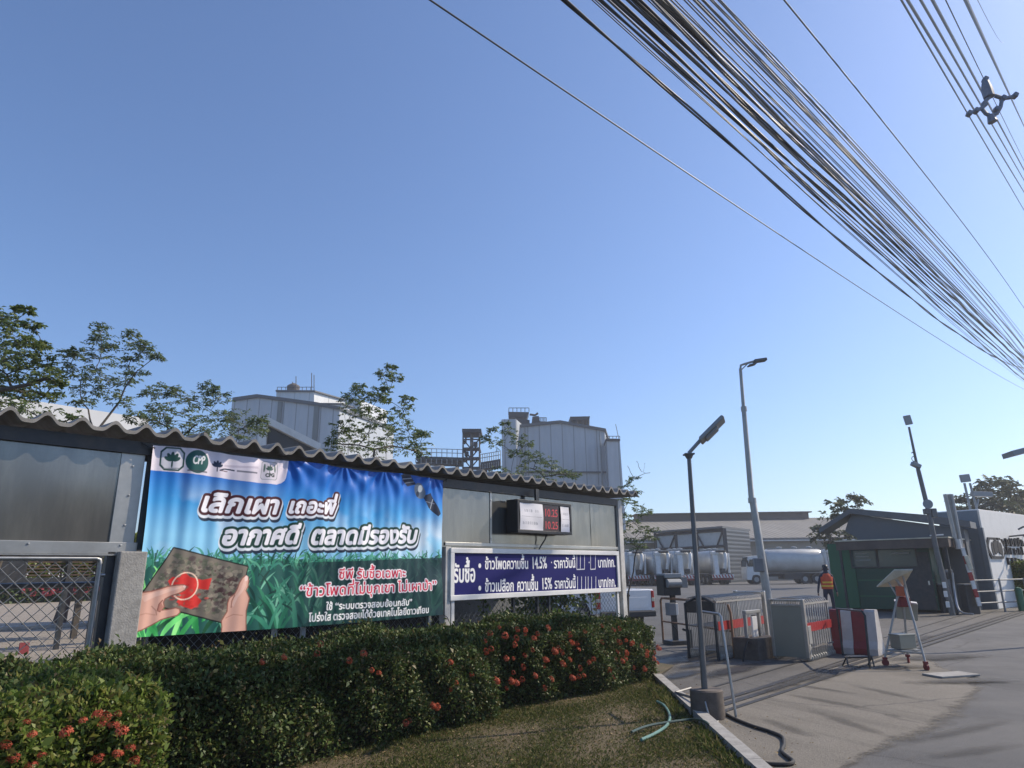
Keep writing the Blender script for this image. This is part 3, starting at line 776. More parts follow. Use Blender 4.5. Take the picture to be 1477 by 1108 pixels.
def fold(x, y):
    t = y / 1.91
    d = .016 * np.sin(x * 9.3 + .8 * np.sin(x * 2.1)) * t ** 1.2 + .008 * np.sin(x * 21 + 2 * np.sin(x * 1.7)) * t ** 1.3 + .004 * np.sin(x * 37 + 3 * np.sin(x * 2.3))
    for px_, s in ((1.55, 1), (2.35, -1), (3.0, 1), (3.9, 1)):       # creases fanning from the ties
        r = np.hypot(x - px_, y - 1.95); an_ = np.arctan2(x - px_, 1.98 - y)
        d = d + .011 * np.sin(an_ * 11 + px_ * 7) * np.exp(-r * 1.5) * s * np.clip(r * 6, 0, 1)
    d = d + .016 * np.sin(x * 1.4 + y * 1.2) + .006 * np.sin(y * 5 + x * 2.5) + .01 * np.exp(-((x - 4.0) / .12) ** 2) * np.sin(y * 12)
    return d - .012
def bfn(x, y):
    top = .012 * np.sin(x * 4.2) * (y / 1.91) ** 2
    bot = -.02 * np.sin(x / 4.13 * math.pi) * (1 - y / 1.91) ** 2
    side = .025 * np.sin(y / 1.91 * math.pi) * (x / 4.13 - .5) * -2
    return np.stack([x + side, fold(x, y), y + top + bot], 1)
M['vinyl'] = vcolmat('printed_vinyl', .42, .35)
A.sheet('printed_sheet', bfn, M['vinyl'], banner)
for p, q, g_ in (((.02, 0, .02), (-.34, .02, -.1), 0), ((.02, -.01, 1.88), (-.1, .05, 1.93), 0), ((4.11, 0, .02), (4.3, .0, -.16), .05), ((4.11, 0, 1.88), (4.22, .05, 1.93), 0)):
    o = MB(); mid = (Vector(p) + Vector(q)) / 2 + Vector((0, -.02, -.02 + g_)); o.tube([p, mid, q], .006, 6); o.build('tie_rope', M['black'], banner)
# ---------------------------------------------------------------- blue price board
BB = -7.52
cs = [wl(x, y, BB) for x, y in ((650, 788), (890.5, 797), (895, 852.5), (647.5, 868))]
ba0, ba1 = (cs[0][0] + cs[3][0]) / 2, (cs[1][0] + cs[2][0]) / 2
bz0, bz1 = (cs[2][1] + cs[3][1]) / 2, (cs[0][1] + cs[1][1]) / 2
bw, bh = ba1 - ba0, bz1 - bz0
board = thing('price_board', 'wide navy blue board in white frame with white Thai buying prices for maize and paddy', 'sign', F(ba0, BB, bz0))
fr = .075
P2 = Art(bw - 2 * fr, bh - 2 * fr, .0042, (24, 24, 98))
sx0, sx1 = 72, 1420
def q4(x, y):
    a, z = wl(640 + x / 5.68, 770 + y / 5.68, BB); return np.array((a - ba0 - fr, z - bz0 - fr))
WT = (245, 244, 242)
def bt_(s, x0_, y0_, x1_, y1_, yt, g_=.006): 
    p, q = q4(x0_, y0_), q4(x1_, y1_); P2.text(s, p, q, abs(q4(x0_, yt)[1] - p[1]), [(g_, WT, 0, 0)])
bt_('รับซื้อ', 82, 398, 262, 392, 288, .007)
for y in (262, 446):
    c = q4(297, y); P2.ell(c[0], c[1], .03, .035, WT)
bt_('ข้าวโพดความชื้น', 338, 290, 697, 286, 222, .0045); bt_('14.5%', 722, 287, 848, 281, 210, .004); bt_('ราคาวันนี้', 905, 282, 1083, 276, 220, .0045); bt_('บาท/กก.', 1266, 276, 1408, 271, 216, .004)
bt_('ข้าวเปลือก', 338, 474, 578, 468, 402, .0045); bt_('ความชื้น', 602, 466, 777, 461, 394, .0045); bt_('15%', 802, 455, 890, 450, 382, .004); bt_('ราคาวันนี้', 910, 448, 1085, 443, 386, .0045); bt_('บาท/กก.', 1270, 440, 1412, 432, 378, .004)
for x, ya, yb in ((1092, 176, 293), (1121, 178, 290), (1155, 176, 292), (1205, 176, 292), (1244, 176, 292), (1098, 350, 470), (1131, 350, 464), (1164, 350, 466), (1185, 350, 462), (1213, 352, 462), (1248, 350, 460)):
    P2.line([q4(x, ya), q4(x, yb)], .014, (225, 225, 228))
for xa, xb, y in ((1092, 1157, 293), (1205, 1245, 292), (1098, 1166, 469), (1185, 1249, 461)): P2.line([q4(xa, y), q4(xb, y - 3)], .016, (225, 225, 228))
c = q4(1193, 235); P2.ell(c[0], c[1], .012, .014, WT); c = q4(885, 235); P2.ell(c[0], c[1], .01, .012, WT)
M['boardprint'] = vcolmat('painted_board', .55, .2)
P2.sheet('board_face', lambda x, y: np.stack([x + fr, np.full_like(x, .004), y + fr], 1), M['boardprint'], board, False)
o = MB()
o.bb((0, -.025, 0), (bw, .05, fr), .006); o.bb((0, -.025, bh - fr), (bw, .05, bh), .006); o.bb((0, -.0225, fr), (fr, .05, bh - fr), .004); o.bb((bw - fr, -.0225, fr), (bw, .05, bh - fr), .004)
o.build('frame', M['white_metal'], board)
o = MB(); o.bb((fr, .012, fr), (bw - fr, .03, bh - fr)); o.build('back_panel', M['galv'], board)
for x in (.04, bw - .1):
    o = MB(); o.bb((x, .0, -bz0), (x + .06, .045, -.001), .003); o.build('leg', M['white'], board)
# ---------------------------------------------------------------- LED price display hanging on the sheets
LN = -7.3
la0, la1, lz0, lz1, ldp = 8.19, 9.615, 2.295, 2.825, .235
led = thing('led_display', 'black box LED price display with two paper notices and red digits', 'display', F(la0, LN, lz0))
lw, lh_ = la1 - la0, lz1 - lz0
o = MB(); o.bb((0, .012, 0), (lw, ldp, lh_), .006)
for p, q in (((0, -.012, 0), (lw, .0115, .045)), ((0, -.012, lh_ - .045), (lw, .0115, lh_)), ((0, -.0115, .045), (.045, .0115, lh_ - .045)), ((lw - .045, -.0115, .045), (lw, .0115, lh_ - .045))): o.bb(p, q, .003)
o.build('casing', M['black'], led)
S = Art(.42, lh_ - .09, .004, (46, 10, 14))
for z, t in ((.245, '10.25'), (.04, '10.25')): S.text(t, (.03, z), (.40, z), .098, [(.001, (190, 52, 58), 0, 0)])
S.line([(.0, .215), (.42, .212)], .006, (70, 30, 34))
M['screen'] = vcolmat('led_screen', .25, .5, .12)
S.sheet('screen', lambda x, y: np.stack([x + .66, np.full_like(x, .006), y + .045], 1), M['screen'], led, False)
def paper(w, h, x, z, seed):
    p = Art(w, h, .005, (226, 224, 228)); r = random.Random(seed)
    for (ya, yb, n_) in ((.66, .78, 9), (.2, .32, 8)):
        for i in range(n_):
            if r.random() < .15: continue
            xx = w * (.1 + .8 * i / n_); p.fill([[(xx, h * ya), (xx + w * .8 / n_ * .75, h * ya), (xx + w * .8 / n_ * .75, h * (yb - r.uniform(0, .05))), (xx, h * yb)]], (150, 152, 160), r.uniform(.35, .75))
    p.line([(w * .05, h * .5), (w * .95, h * .49)], .006, (170, 168, 172))
    return p.sheet('paper_notice', lambda X, Y: np.stack([X + x, -.004 - .009 * np.sin(X * 11) * np.sin(Y * 9 + seed) - .006 * (1 - np.cos(Y * 14)), Y + z], 1), M['paper'], led)
M['paper'] = vcolmat('paper', .8, .2)
paper(.58, lh_ - .1, .06, .05, 1); paper(.24, lh_ - .1, 1.12, .045, 2)
for x in (.3, 1.0):
    o = MB(); o.bb((x, ldp, .1), (x + .06, .3, .2)); o.build('bracket', M['darksteel'], led)
o = MB(); o.bb((.62, ldp * .5, lh_ + .001), (.7, ldp * .5 + .04, lh_ + .22)); o.build('hanger', M['darksteel'], led)
o = MB(); o.tube([(.95, .18, .0), (.93, .2, -.08), (.85, .24, -.2), (.8, .26, -.3)], .012, 7); o.build('power_cord', M['black'], led)
# ---------------------------------------------------------------- leaves
def leaf_quads(P, D, Nn, L, W, fold=.25):
    """rhombic leaves: base P, direction D, blade normal Nn, length L, width W -> verts, quads"""
    D = D / np.linalg.norm(D, axis=1, keepdims=True)
    S = np.cross(D, Nn); S /= (np.linalg.norm(S, axis=1, keepdims=True) + 1e-9)
    U = np.cross(S, D)
    L = L[:, None]; W = W[:, None]
    a = P; t = P + D * L - U * L * .12; m = P + D * L * .5
    l = m + S * W * .5 + U * W * fold; r = m - S * W * .5 + U * W * fold
    v = np.stack([a, r, t, l], 1).reshape(-1, 3)
    f = np.arange(len(P) * 4).reshape(-1, 4)
    return v, f
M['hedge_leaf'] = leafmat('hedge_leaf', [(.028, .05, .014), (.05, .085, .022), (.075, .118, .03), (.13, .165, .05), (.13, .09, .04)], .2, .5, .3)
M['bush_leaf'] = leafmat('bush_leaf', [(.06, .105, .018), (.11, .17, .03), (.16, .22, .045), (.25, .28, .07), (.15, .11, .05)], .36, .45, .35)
M['twig'] = mat('hedge_twigs', (.02, .022, .012), .95, 0, .4, 20)
M['petal'] = leafmat('ixora_petal', [(.36, .05, .025), (.5, .1, .05), (.58, .19, .1)], .25, .6, .2)
M['petal_dark'] = leafmat('ixora_petal_faded', [(.25, .035, .02), (.36, .06, .03), (.3, .09, .05)], .2, .6, .2)
def hedge(name, label, prof, seed, nleaf, lm, leaf=.037, rough=.07, y_split=None):
    """clipped hedge along the fence: prof = [(a, front n, back n, height)...]; leaves scattered through a thick skin"""
    rs = np.random.RandomState(seed)
    root = thing(name, label, 'hedge', F(prof[0][0], prof[0][1], .03))
    pr = np.array(prof, float); A_ = pr[:, 0]
    seg = np.hypot(np.diff(A_), np.diff(pr[:, 1])); cum = np.concatenate([[0], np.cumsum(seg)]) / seg.sum()
    def cross(u, s):
        """u along 0..1, s round the outline 0..1 (front foot, front face, top, back face) -> local point and outward normal"""
        a = np.interp(u, cum, A_); f = np.interp(u, cum, pr[:, 1]); b = np.interp(u, cum, pr[:, 2]); h = np.interp(u, cum, pr[:, 3])
        d = f - b; tot = 2 * h + d; q = s * tot
        on_f = q < h; on_t = (q >= h) & (q < h + d)
        n_ = np.where(on_f, f, np.where(on_t, f - (q - h), b)); z = np.where(on_f, q, np.where(on_t, h, tot - q))
        nn = np.where(on_f, 1., np.where(on_t, 0., -1.)); nz = np.where(on_t, 1., 0.)
        # round the top edges
        e = .16
        k = np.clip(1 - (h - z) / e, 0, 1) * np.clip(1 - np.minimum(f - n_, n_ - b) / e, 0, 1)
        z = z - k * .09; n_ = n_ - np.sign(n_ - (f + b) / 2) * k * .07
        und = .05 * np.sin(a * 2.3 + z * 3) + .04 * np.sin(a * 5.1 + n_ * 4 + z * 4) + .03 * np.sin(a * 11 + z * 9)
        n_ = n_ + nn * und - nn * .10 * np.clip(1 - z / .35, 0, 1); z = z + nz * und * .8
        return a, n_, z, nn, nz
    n = nleaf
    u = rs.rand(n); s = rs.rand(n) ** .8 * .78
    a, nn_, z, n1, n2 = cross(u, s)
    # clumps: leaves gather round sprig centres
    depth = rs.exponential(rough, n) - .02
    sprig = (rs.rand(n) < .06) * rs.rand(n) ** 2 * .1
    cl = .035 * np.sin(a * 17 + 3 * np.sin(z * 13)) * np.sin(z * 19 + a * 5)
    off = -depth + sprig + cl
    # ends are rounded off
    P = np.stack([a - prof[0][0], -(nn_ + n1 * off - prof[0][1]), z + n2 * off], 1) + rs.normal(0, .012, (n, 3))
    ends = rs.rand(n) < .14
    e0 = ends & (rs.rand(n) < .5)
    P[ends & ~e0, 0] = (A_[-1] - prof[0][0]) + .03 * rs.randn((ends & ~e0).sum()); P[e0, 0] = .03 * rs.randn(e0.sum())
    for m_, k in ((ends & ~e0, -1), (e0, 0)):
        c = m_.sum(); P[m_, 1] = -(pr[k, 2] + (pr[k, 1] - pr[k, 2]) * rs.rand(c) - prof[0][1]); P[m_, 2] = pr[k, 3] * rs.rand(c) * .97
    out = np.stack([np.where(ends, np.where(e0, -1, 1), 0) * 1.0, -n1 * 1.0, n2 * 1.0], 1)
    D = out * .5 + rs.normal(0, .7, (n, 3)) + np.array([0, 0, .35])
    Nn = out * .6 + rs.normal(0, .6, (n, 3)) + np.array([0, 0, .5])
    ln = leaf * np.clip(rs.lognormal(-.02, .3, n), .45, 2.0)
    v, f = leaf_quads(P, D, Nn, ln, ln * rs.uniform(.42, .6, n))
    npmesh('foliage', v, f, lm, root)
    # woody inside: dense low twigs so that one cannot see through
    o = MB(); nu = 40; ins = .13
    def core(x, y):
        aa, q, zz, k1, k2 = [float(w) for w in cross(np.array([x]), np.array([y]))]
        fr = float(np.interp(x, cum, pr[:, 1])); ba = float(np.interp(x, cum, pr[:, 2])); mid = (fr + ba) / 2
        return (ins + (aa - prof[0][0]) * (1 - 2 * ins / (A_[-1] - A_[0] + 1e-6)), -(mid + (q - mid) * .74 - prof[0][1]), max(0, zz - .15))
    o.grid(nu, 12, core)
    k0 = len(o.v)
    for side in (0, nu):
        o.f.append(tuple(j * (nu + 1) + side for j in range(13)))
    o.build('twigs', M['twig'], root, fix=False)
    return root, cross, prof
def cluster_mesh(name, seed, R=.045, n=26, m=None):
    rs = np.random.RandomState(seed); V = []; Fc = []
    for i in range(n):
        th = rs.uniform(0, 6.283); ph = math.acos(rs.uniform(-.15, 1))
        d = np.array([math.sin(ph) * math.cos(th), math.sin(ph) * math.sin(th), math.cos(ph)])
        c = d * R * rs.uniform(.75, 1.05); t1 = np.cross(d, [0.3, .5, .8]); t1 /= np.linalg.norm(t1); t2 = np.cross(d, t1); w = rs.uniform(0, 1.5)
        for k in range(4):
            e = math.cos(w + k * 1.571) * t1 + math.sin(w + k * 1.571) * t2; e2 = np.cross(d, e); L = R * rs.uniform(.36, .5)
            V += [c, c + e * L * .55 + e2 * L * .3, c + e * L + d * L * .12, c + e * L * .55 - e2 * L * .3]; q = len(V); Fc.append((q - 4, q - 3, q - 2, q - 1))
    me = bpy.data.meshes.new(name); me.from_pydata([tuple(v) for v in V], [], Fc); me.materials.append(m or M['petal']); return me
CL = [cluster_mesh('flower_cluster', 1), cluster_mesh('flower_cluster', 2), cluster_mesh('flower_cluster', 3, .04, 18), cluster_mesh('flower_cluster', 7, .038, 20, M['petal_dark'])]
def flowers_at(root, pts, seed, s0=1.0):
    r = random.Random(seed); inv = (Matrix.Translation(root.location) @ Matrix.Rotation(root.rotation_euler.z, 4, 'Z')).inverted()
    for p, nrm in pts:
        if p.z < .22: continue
        o = link('flower_cluster', r.choice(CL), root)
        o.location = inv @ p
        d = (inv.to_3x3() @ nrm + Vector((r.uniform(-.4, .4), r.uniform(-.4, .4), r.uniform(0, .6)))).normalized()
        o.rotation_euler = d.to_track_quat('Z', 'Y').to_euler(); k = r.uniform(.7, 1.25) * s0; o.scale = (k, k, k * .85)
# long hedge before the banner
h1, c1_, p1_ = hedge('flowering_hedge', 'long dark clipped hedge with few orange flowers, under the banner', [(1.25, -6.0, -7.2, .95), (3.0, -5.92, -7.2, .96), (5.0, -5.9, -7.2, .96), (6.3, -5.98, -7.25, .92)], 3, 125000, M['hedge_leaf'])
def front(pts, n, up=.3):
    return [(pl(x, y, n), (NV + Vector((0, 0, up))).normalized()) for x, y in pts]
flowers_at(h1, front([(410, 948), (462, 929), (457, 943), (378, 955), (503, 953), (524, 943), (536, 967), (546, 971), (476, 1100), (585, 1043), (612, 1062), (620, 1066), (590, 1040), (648, 1092), (656, 1089), (632, 1017), (650, 955), (658, 985), (680, 973), (650, 995), (625, 1018), (630, 1020)], -5.83), 1, .85)
# shorter hedge with many flowers, before the price board
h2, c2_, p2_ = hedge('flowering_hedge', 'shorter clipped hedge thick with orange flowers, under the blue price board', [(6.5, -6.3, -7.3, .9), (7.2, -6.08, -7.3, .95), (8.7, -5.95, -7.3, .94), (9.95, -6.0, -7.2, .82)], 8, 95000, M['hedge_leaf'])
rr = random.Random(21); ps = [(728, 917), (742, 930), (757, 946), (740, 950), (770, 921), (768, 938), (788, 952), (772, 975), (795, 980), (745, 985), (738, 1018), (740, 1032), (824, 1015), (826, 978), (850, 955), (848, 957), (834, 937), (832, 929), (868, 927), (888, 950), (902, 950), (873, 1002), (878, 967), (903, 942), (910, 929), (925, 932), (932, 945), (943, 950), (930, 965), (937, 968), (946, 978), (912, 987), (898, 1008), (868, 903), (885, 909), (893, 907), (790, 906), (757, 915), (720, 905), (700, 925), (950, 935), (948, 956), (860, 985), (805, 935), (815, 960)]
for i in range(42): ps.append((rr.uniform(700, 945), rr.uniform(905, 1000)))
CL += [CL[3], CL[3]]
flowers_at(h2, front(ps, -5.88), 2, .9)
# low sunlit bush close to the camera on the left
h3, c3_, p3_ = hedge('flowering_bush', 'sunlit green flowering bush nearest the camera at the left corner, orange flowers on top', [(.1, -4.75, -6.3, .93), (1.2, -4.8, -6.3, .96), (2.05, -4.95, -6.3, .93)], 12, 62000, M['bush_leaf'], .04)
ps = [(160, 1001), (144, 1010), (141, 1031), (152, 1034), (170, 1030), (148, 1045), (164, 1048), (38, 1042), (96, 1057), (188, 1080), (194, 1098), (8, 1075), (45, 1106), (142, 1095), (176, 1056), (46, 1060), (28, 1010), (112, 1000), (140, 965), (60, 1090), (120, 1040), (170, 1088), (85, 1020), (20, 1095)]
flowers_at(h3, [(gp(x, y, .93) if y < 1062 else pl(x, y, -4.74), Vector((.2, -.3, 1))) for x, y in ps], 3, .72)
# ---------------------------------------------------------------- lawn
rs = np.random.RandomState(2)
M['grass'] = leafmat('dry_grass', [(.045, .075, .016), (.075, .1, .025), (.14, .14, .05), (.2, .17, .085)], .3, .7, .1)
def inside(a, n):
    la = [F(9.9, -6.0), kA, kB]
    return None
Nb = 190000
aa = rs.uniform(2.2, 10.6, Nb); nn = rs.uniform(-6.9, -2.4, Nb)
k1 = np.array(an(kA)); k2 = np.array(an(kB))
lim = k1[0] + (nn - k1[1]) * (k2[0] - k1[0]) / (k2[1] - k1[1])
keep = aa < lim - .02
patch = .5 + .5 * np.sin(aa * 2.1 + 1.3 * np.sin(nn * 2.7)) * np.sin(nn * 3.1 + aa)
nearh = (nn < -6.0) 
keep &= rs.rand(Nb) < (.25 + .75 * patch)
aa, nn, patch = aa[keep], nn[keep], patch[keep]; n = len(aa)
P = np.stack([aa * UV.x + nn * NV.x, aa * UV.y + nn * NV.y, np.full(n, .03)], 1)
D = rs.normal(0, .8, (n, 3)); D[:, 2] = rs.uniform(.25, 1.1, n)
ln = rs.uniform(.02, .05, n) * (.7 + .6 * patch)
# taller growth along the kerb
kd_ = (lim[keep] - aa) if len(lim) == len(keep) else None
ln = ln * np.where(kd_ < .3, 2.0, 1.0)
v, f = leaf_quads(P, D, rs.normal(0, 1, (n, 3)) + np.array([0, 0, .4]), ln, ln * .16 + .003, .1)
tag(npmesh('grass', v, f, M['grass']), kind='stuff')
n = 2200; a2 = rs.uniform(3, 10, n); n2 = rs.uniform(-6.3, -2.6, n); lim = k1[0] + (n2 - k1[1]) * (k2[0] - k1[0]) / (k2[1] - k1[1]); kp = a2 < lim - .05; a2, n2 = a2[kp], n2[kp]; n = len(a2)
P = np.stack([a2 * UV.x + n2 * NV.x, a2 * UV.y + n2 * NV.y, np.full(n, .04)], 1); D = rs.normal(0, 1, (n, 3)); D[:, 2] *= .2
M['litter'] = leafmat('fallen_leaf', [(.12, .08, .04), (.22, .16, .08), (.33, .26, .15)], .1, .8, .1)
ln = rs.uniform(.02, .05, n); v, f = leaf_quads(P, D, rs.normal(0, .3, (n, 3)) + np.array([0, 0, 1]), ln, ln * .5)
tag(npmesh('fallen_leaves', v, f, M['litter']), kind='stuff')
n = 160; tt_ = rs.rand(n) * 6; oo_ = kw + .03 + rs.exponential(.35, n)
P = np.stack([kA.x + kd.x * tt_ + kn.x * oo_, kA.y + kd.y * tt_ + kn.y * oo_, np.full(n, .032)], 1); D = rs.normal(0, 1, (n, 3)); D[:, 2] *= .15
ln = rs.uniform(.012, .04, n); v, f = leaf_quads(P, D, rs.normal(0, .3, (n, 3)) + np.array([0, 0, 1]), ln, ln * .5)
tag(npmesh('driveway_litter', v, f, M['litter']), kind='stuff')
# ---------------------------------------------------------------- trees
def tree(name, label, base, tufts, lm, seed, trunk_r=.09, leaf=.11, per=150, flat=.5, spread=1.0, lw=.34, cat='tree', group=None, bark=None, bare=(), fork=.45):
    """tufts = [(x, y, radius)] 3-D points (world) of leaf tufts; limbs grow from the trunk to each tuft"""
    rs = np.random.RandomState(seed); r = random.Random(seed)
    root = thing(name, label, cat, base, r.uniform(0, 6), group)
    inv = (Matrix.Translation(root.location) @ Matrix.Rotation(root.rotation_euler.z, 4, 'Z')).inverted()
    T = [(inv @ Vector(p), R_) for p, R_ in tufts]
    B_ = [inv @ Vector(p) for p in bare]
    zs = max(p.z for p, _ in T); cen = sum((p for p, _ in T), Vector()) / len(T)
    low = min(p.z for p, _ in T)
    ft = max(.3, low * fork)
    mids = [Vector((0, 0, 0)), Vector((cen.x * .08, cen.y * .08, ft * .5)), Vector((cen.x * .2, cen.y * .2, ft))]
    tr = MB(); tr.tube(mids, [trunk_r * 1.25, trunk_r, trunk_r * .85], 8)
    # leaders: greedily connect each tuft to the nearest lower node
    nodes = [(mids[-1], trunk_r * .8)]
    for p, R_ in sorted(T + [(b, 0) for b in B_], key=lambda q: q[0].z + (q[0] - cen).length * .3):
        best = min(nodes, key=lambda q: (q[0] - p).length * (1 if q[0].z < p.z - .05 else 1.8))
        q, rq = best
        L = (p - q).length
        m1 = q.lerp(p, .4) + Vector((r.uniform(-.06, .06), r.uniform(-.06, .06), -.02 + r.uniform(0, .1))) * L
        m2 = q.lerp(p, .75) + Vector((r.uniform(-.05, .05), r.uniform(-.05, .05), r.uniform(0, .06))) * L
        re = max(.006, rq * .5)
        tr.tube([q, m1, m2, p], [rq * .75, rq * .66, rq * .58, re], 6, False)
        nodes.append((p, max(.01, rq * .55))); nodes.append((m2, rq * .58)); nodes.append((m1, rq * .66))
    PP, DD, NN, LL = [], [], [], []
    for p, R_ in T:
        k = max(5, int(per / 5 * (.35 + R_)))
        for i in range(k):     # fine twigs with pinnate sprays, scattered through the tuft's volume
            u_ = rs.normal(0, 1, 3); u_ /= np.linalg.norm(u_); c0 = np.array(p) + u_ * R_ * r.random() ** .5 * np.array([.95, .95, .8])
            th = math.atan2(u_[1], u_[0]) + r.uniform(-1.1, 1.1); el = r.uniform(-.25, .55)
            d = np.array([math.cos(th) * math.cos(el), math.sin(th) * math.cos(el), math.sin(el) * (1 - flat * .5)])
            L = (R_ * r.uniform(.3, .6) + leaf * .6) * spread
            if r.random() < .45: tr.tube([Vector(np.array(p) * .5 + c0 * .5), Vector(c0), Vector(c0 + d * L)], [.005, .004, .002], 3, False)
            m = 10
            t = np.linspace(.1, 1, m)[:, None]; q = c0 + d * L * t - np.array([0, 0, .16]) * L * t ** 2
            sd = np.cross(d, [0, 0, 1]); sd /= np.linalg.norm(sd) + 1e-9; sg = np.where(np.arange(m) % 2 == 0, 1, -1)[:, None]
            PP.append(q); DD.append(sd * sg * .8 + d * .6 + rs.normal(0, .35, (m, 3)) - np.array([0, 0, .2])); NN.append(np.tile([0, 0, 1.], (m, 1)) + rs.normal(0, .5, (m, 3))); LL.append(leaf * rs.uniform(.5, 1.2, m))
    PP, DD, NN, LL = map(np.concatenate, (PP, DD, NN, LL))
    v, f = leaf_quads(PP, DD, NN, LL, LL * lw)
    tr.build('trunk', bark or M['bark'], root, True, fix=False)
    npmesh('crown', v, f, lm, root)
    return root
def tufts_px(lst, Y, seed, dy=.6, k=1.0):
    r = random.Random(seed); out = []
    for x, y, rad in lst:
        Yq = Y + r.uniform(-dy, dy); out.append((at(x, y, Yq), rad * Yq / 970.0 * k))
    return out
LT = leafmat('tree_leaf', [(.07, .105, .048), (.1, .15, .065), (.14, .19, .085), (.2, .24, .11)], .45, .42, .4)
LT2 = leafmat('tree_leaf_yellowish', [(.06, .1, .035), (.1, .15, .048), (.145, .2, .065), (.22, .25, .085)], .42, .42, .4)
LT3 = leafmat('far_leaf', [(.05, .07, .035), (.075, .1, .05), (.11, .135, .07)], .25, .6, .3)
# large tree cut by the left frame edge
tree('leafy_tree', 'large dense tree at the far left, cut by the picture edge', F(-.9, -13.2), tufts_px([(-25, 470, 34), (5, 455, 20), (35, 448, 9), (15, 480, 26), (-10, 505, 36), (25, 510, 26), (48, 470, 9), (40, 495, 14), (62, 500, 7), (45, 530, 26), (10, 540, 34), (70, 545, 18), (60, 520, 14), (-20, 560, 36), (30, 565, 26), (82, 552, 8), (65, 570, 16), (-45, 520, 40)], 11.2, 2, .9), LT2, 31, .13, .085, 260, .2, .9, .5)
tree('leafy_tree', 'tall slender tree with two pointed tops, behind the roofed fence left of the banner', F(2.1, -11.6), tufts_px([(146, 473, 10), (146, 488, 17), (140, 505, 20), (143, 522, 22), (138, 540, 22), (189, 482, 9), (190, 497, 16), (203, 510, 17), (188, 520, 15), (196, 537, 14), (100, 512, 10), (112, 508, 10), (97, 532, 12), (118, 545, 18), (228, 515, 7), (160, 560, 24), (130, 565, 20), (180, 550, 14), (210, 500, 12), (172, 580, 16), (118, 580, 12), (160, 500, 10)], 11.5, 4, .55), LT, 32, .045, .07, 210, .75, .95, .38)
tree('leafy_tree', 'low bushy tree just behind the roof above the logo strip of the banner', F(4.3, -11.5), tufts_px([(300, 560, 12), (318, 572, 16), (285, 580, 22), (260, 572, 16), (240, 562, 14), (215, 568, 12), (250, 600, 24), (285, 612, 30), (320, 600, 22), (345, 610, 22), (370, 620, 14), (310, 635, 28), (260, 632, 24), (230, 610, 16), (225, 590, 12), (340, 640, 22), (195, 600, 12), (372, 606, 10)], 12.3, 5, .8), LT, 33, .06, .075, 250, .55, 1.0, .4)
tree('sapling', 'thin leafy sapling showing over the roof edge at the far left', F(1.0, -10.2), tufts_px([(10, 585, 14), (25, 580, 10), (40, 592, 10), (5, 600, 14), (75, 600, 12), (95, 608, 12), (60, 606, 10), (110, 600, 8)], 9.2, 6, .5), LT2, 34, .03, .07, 130, .7, 1.0, .36, fork=.8)
tree('leafy_tree', 'upright tree with whippy top shoots over the middle of the banner roof', F(9.2, -13.2), tufts_px([(563, 530, 7), (552, 540, 9), (570, 545, 9), (560, 560, 8), (556, 575, 9), (518, 560, 12), (505, 572, 14), (530, 568, 14), (545, 575, 12), (512, 590, 18), (535, 590, 18), (555, 600, 18), (580, 590, 12), (575, 610, 18), (540, 615, 20), (500, 610, 16), (515, 630, 20), (560, 630, 22), (590, 625, 16), (605, 640, 14), (580, 645, 20), (540, 648, 22), (500, 645, 18), (480, 640, 12), (612, 625, 7), (588, 575, 6), (490, 625, 12), (610, 655, 10)], 16.5, 7, .9), LT2, 35, .06, .09, 185, .45, .95, .45)
tree('leafy_tree', 'sparse tree with open branches before the grey silo, right of the tower', F(12.3, -13.0), tufts_px([(735, 622, 8), (748, 632, 9), (760, 640, 8), (715, 640, 12), (700, 632, 7), (742, 655, 8), (755, 655, 6), (775, 660, 12), (790, 668, 12), (765, 675, 14), (800, 680, 12), (815, 682, 10), (830, 685, 7), (745, 685, 12), (785, 688, 12), (720, 680, 9), (710, 620, 5), (728, 610, 4)], 19, 8, .8), LT, 36, .05, .1, 150, .6, 1.0, .36)
tree('roadside_sapling', 'thin half-bare sapling just right of the price board', F(15.2, -9.9), tufts_px([(902, 700, 8), (915, 712, 8), (905, 725, 10), (922, 735, 9), (900, 745, 10), (930, 740, 7), (912, 755, 10), (925, 765, 9), (898, 768, 8), (935, 775, 8), (908, 782, 9), (920, 790, 9), (942, 765, 6), (915, 690, 5), (895, 720, 6)], 18.2, 9, .6), LT, 37, .035, .1, 110, .4, 1.0, .34, bare=[at(905, 672, 18.2), at(925, 680, 18.3), at(938, 682, 18.1), at(918, 665, 18.4), at(930, 668, 18)], fork=.5)
# ---------------------------------------------------------------- gateway furniture
def rel(root, *ps):
    return [Vector(p) - Vector(root.location) for p in ps]
M['dullpole'] = mat('dull_grey_pole', (.16, .16, .16), .5, .4, .18, 8, dirt=.35, dcol=(.06, .055, .05))
M['solar'] = mat('solar_cells', (.015, .02, .04), .18, .1, .3, 6, spec=.7)
M['lampgrey'] = mat('lamp_casting', (.27, .285, .295), .45, .3, .1, 8)
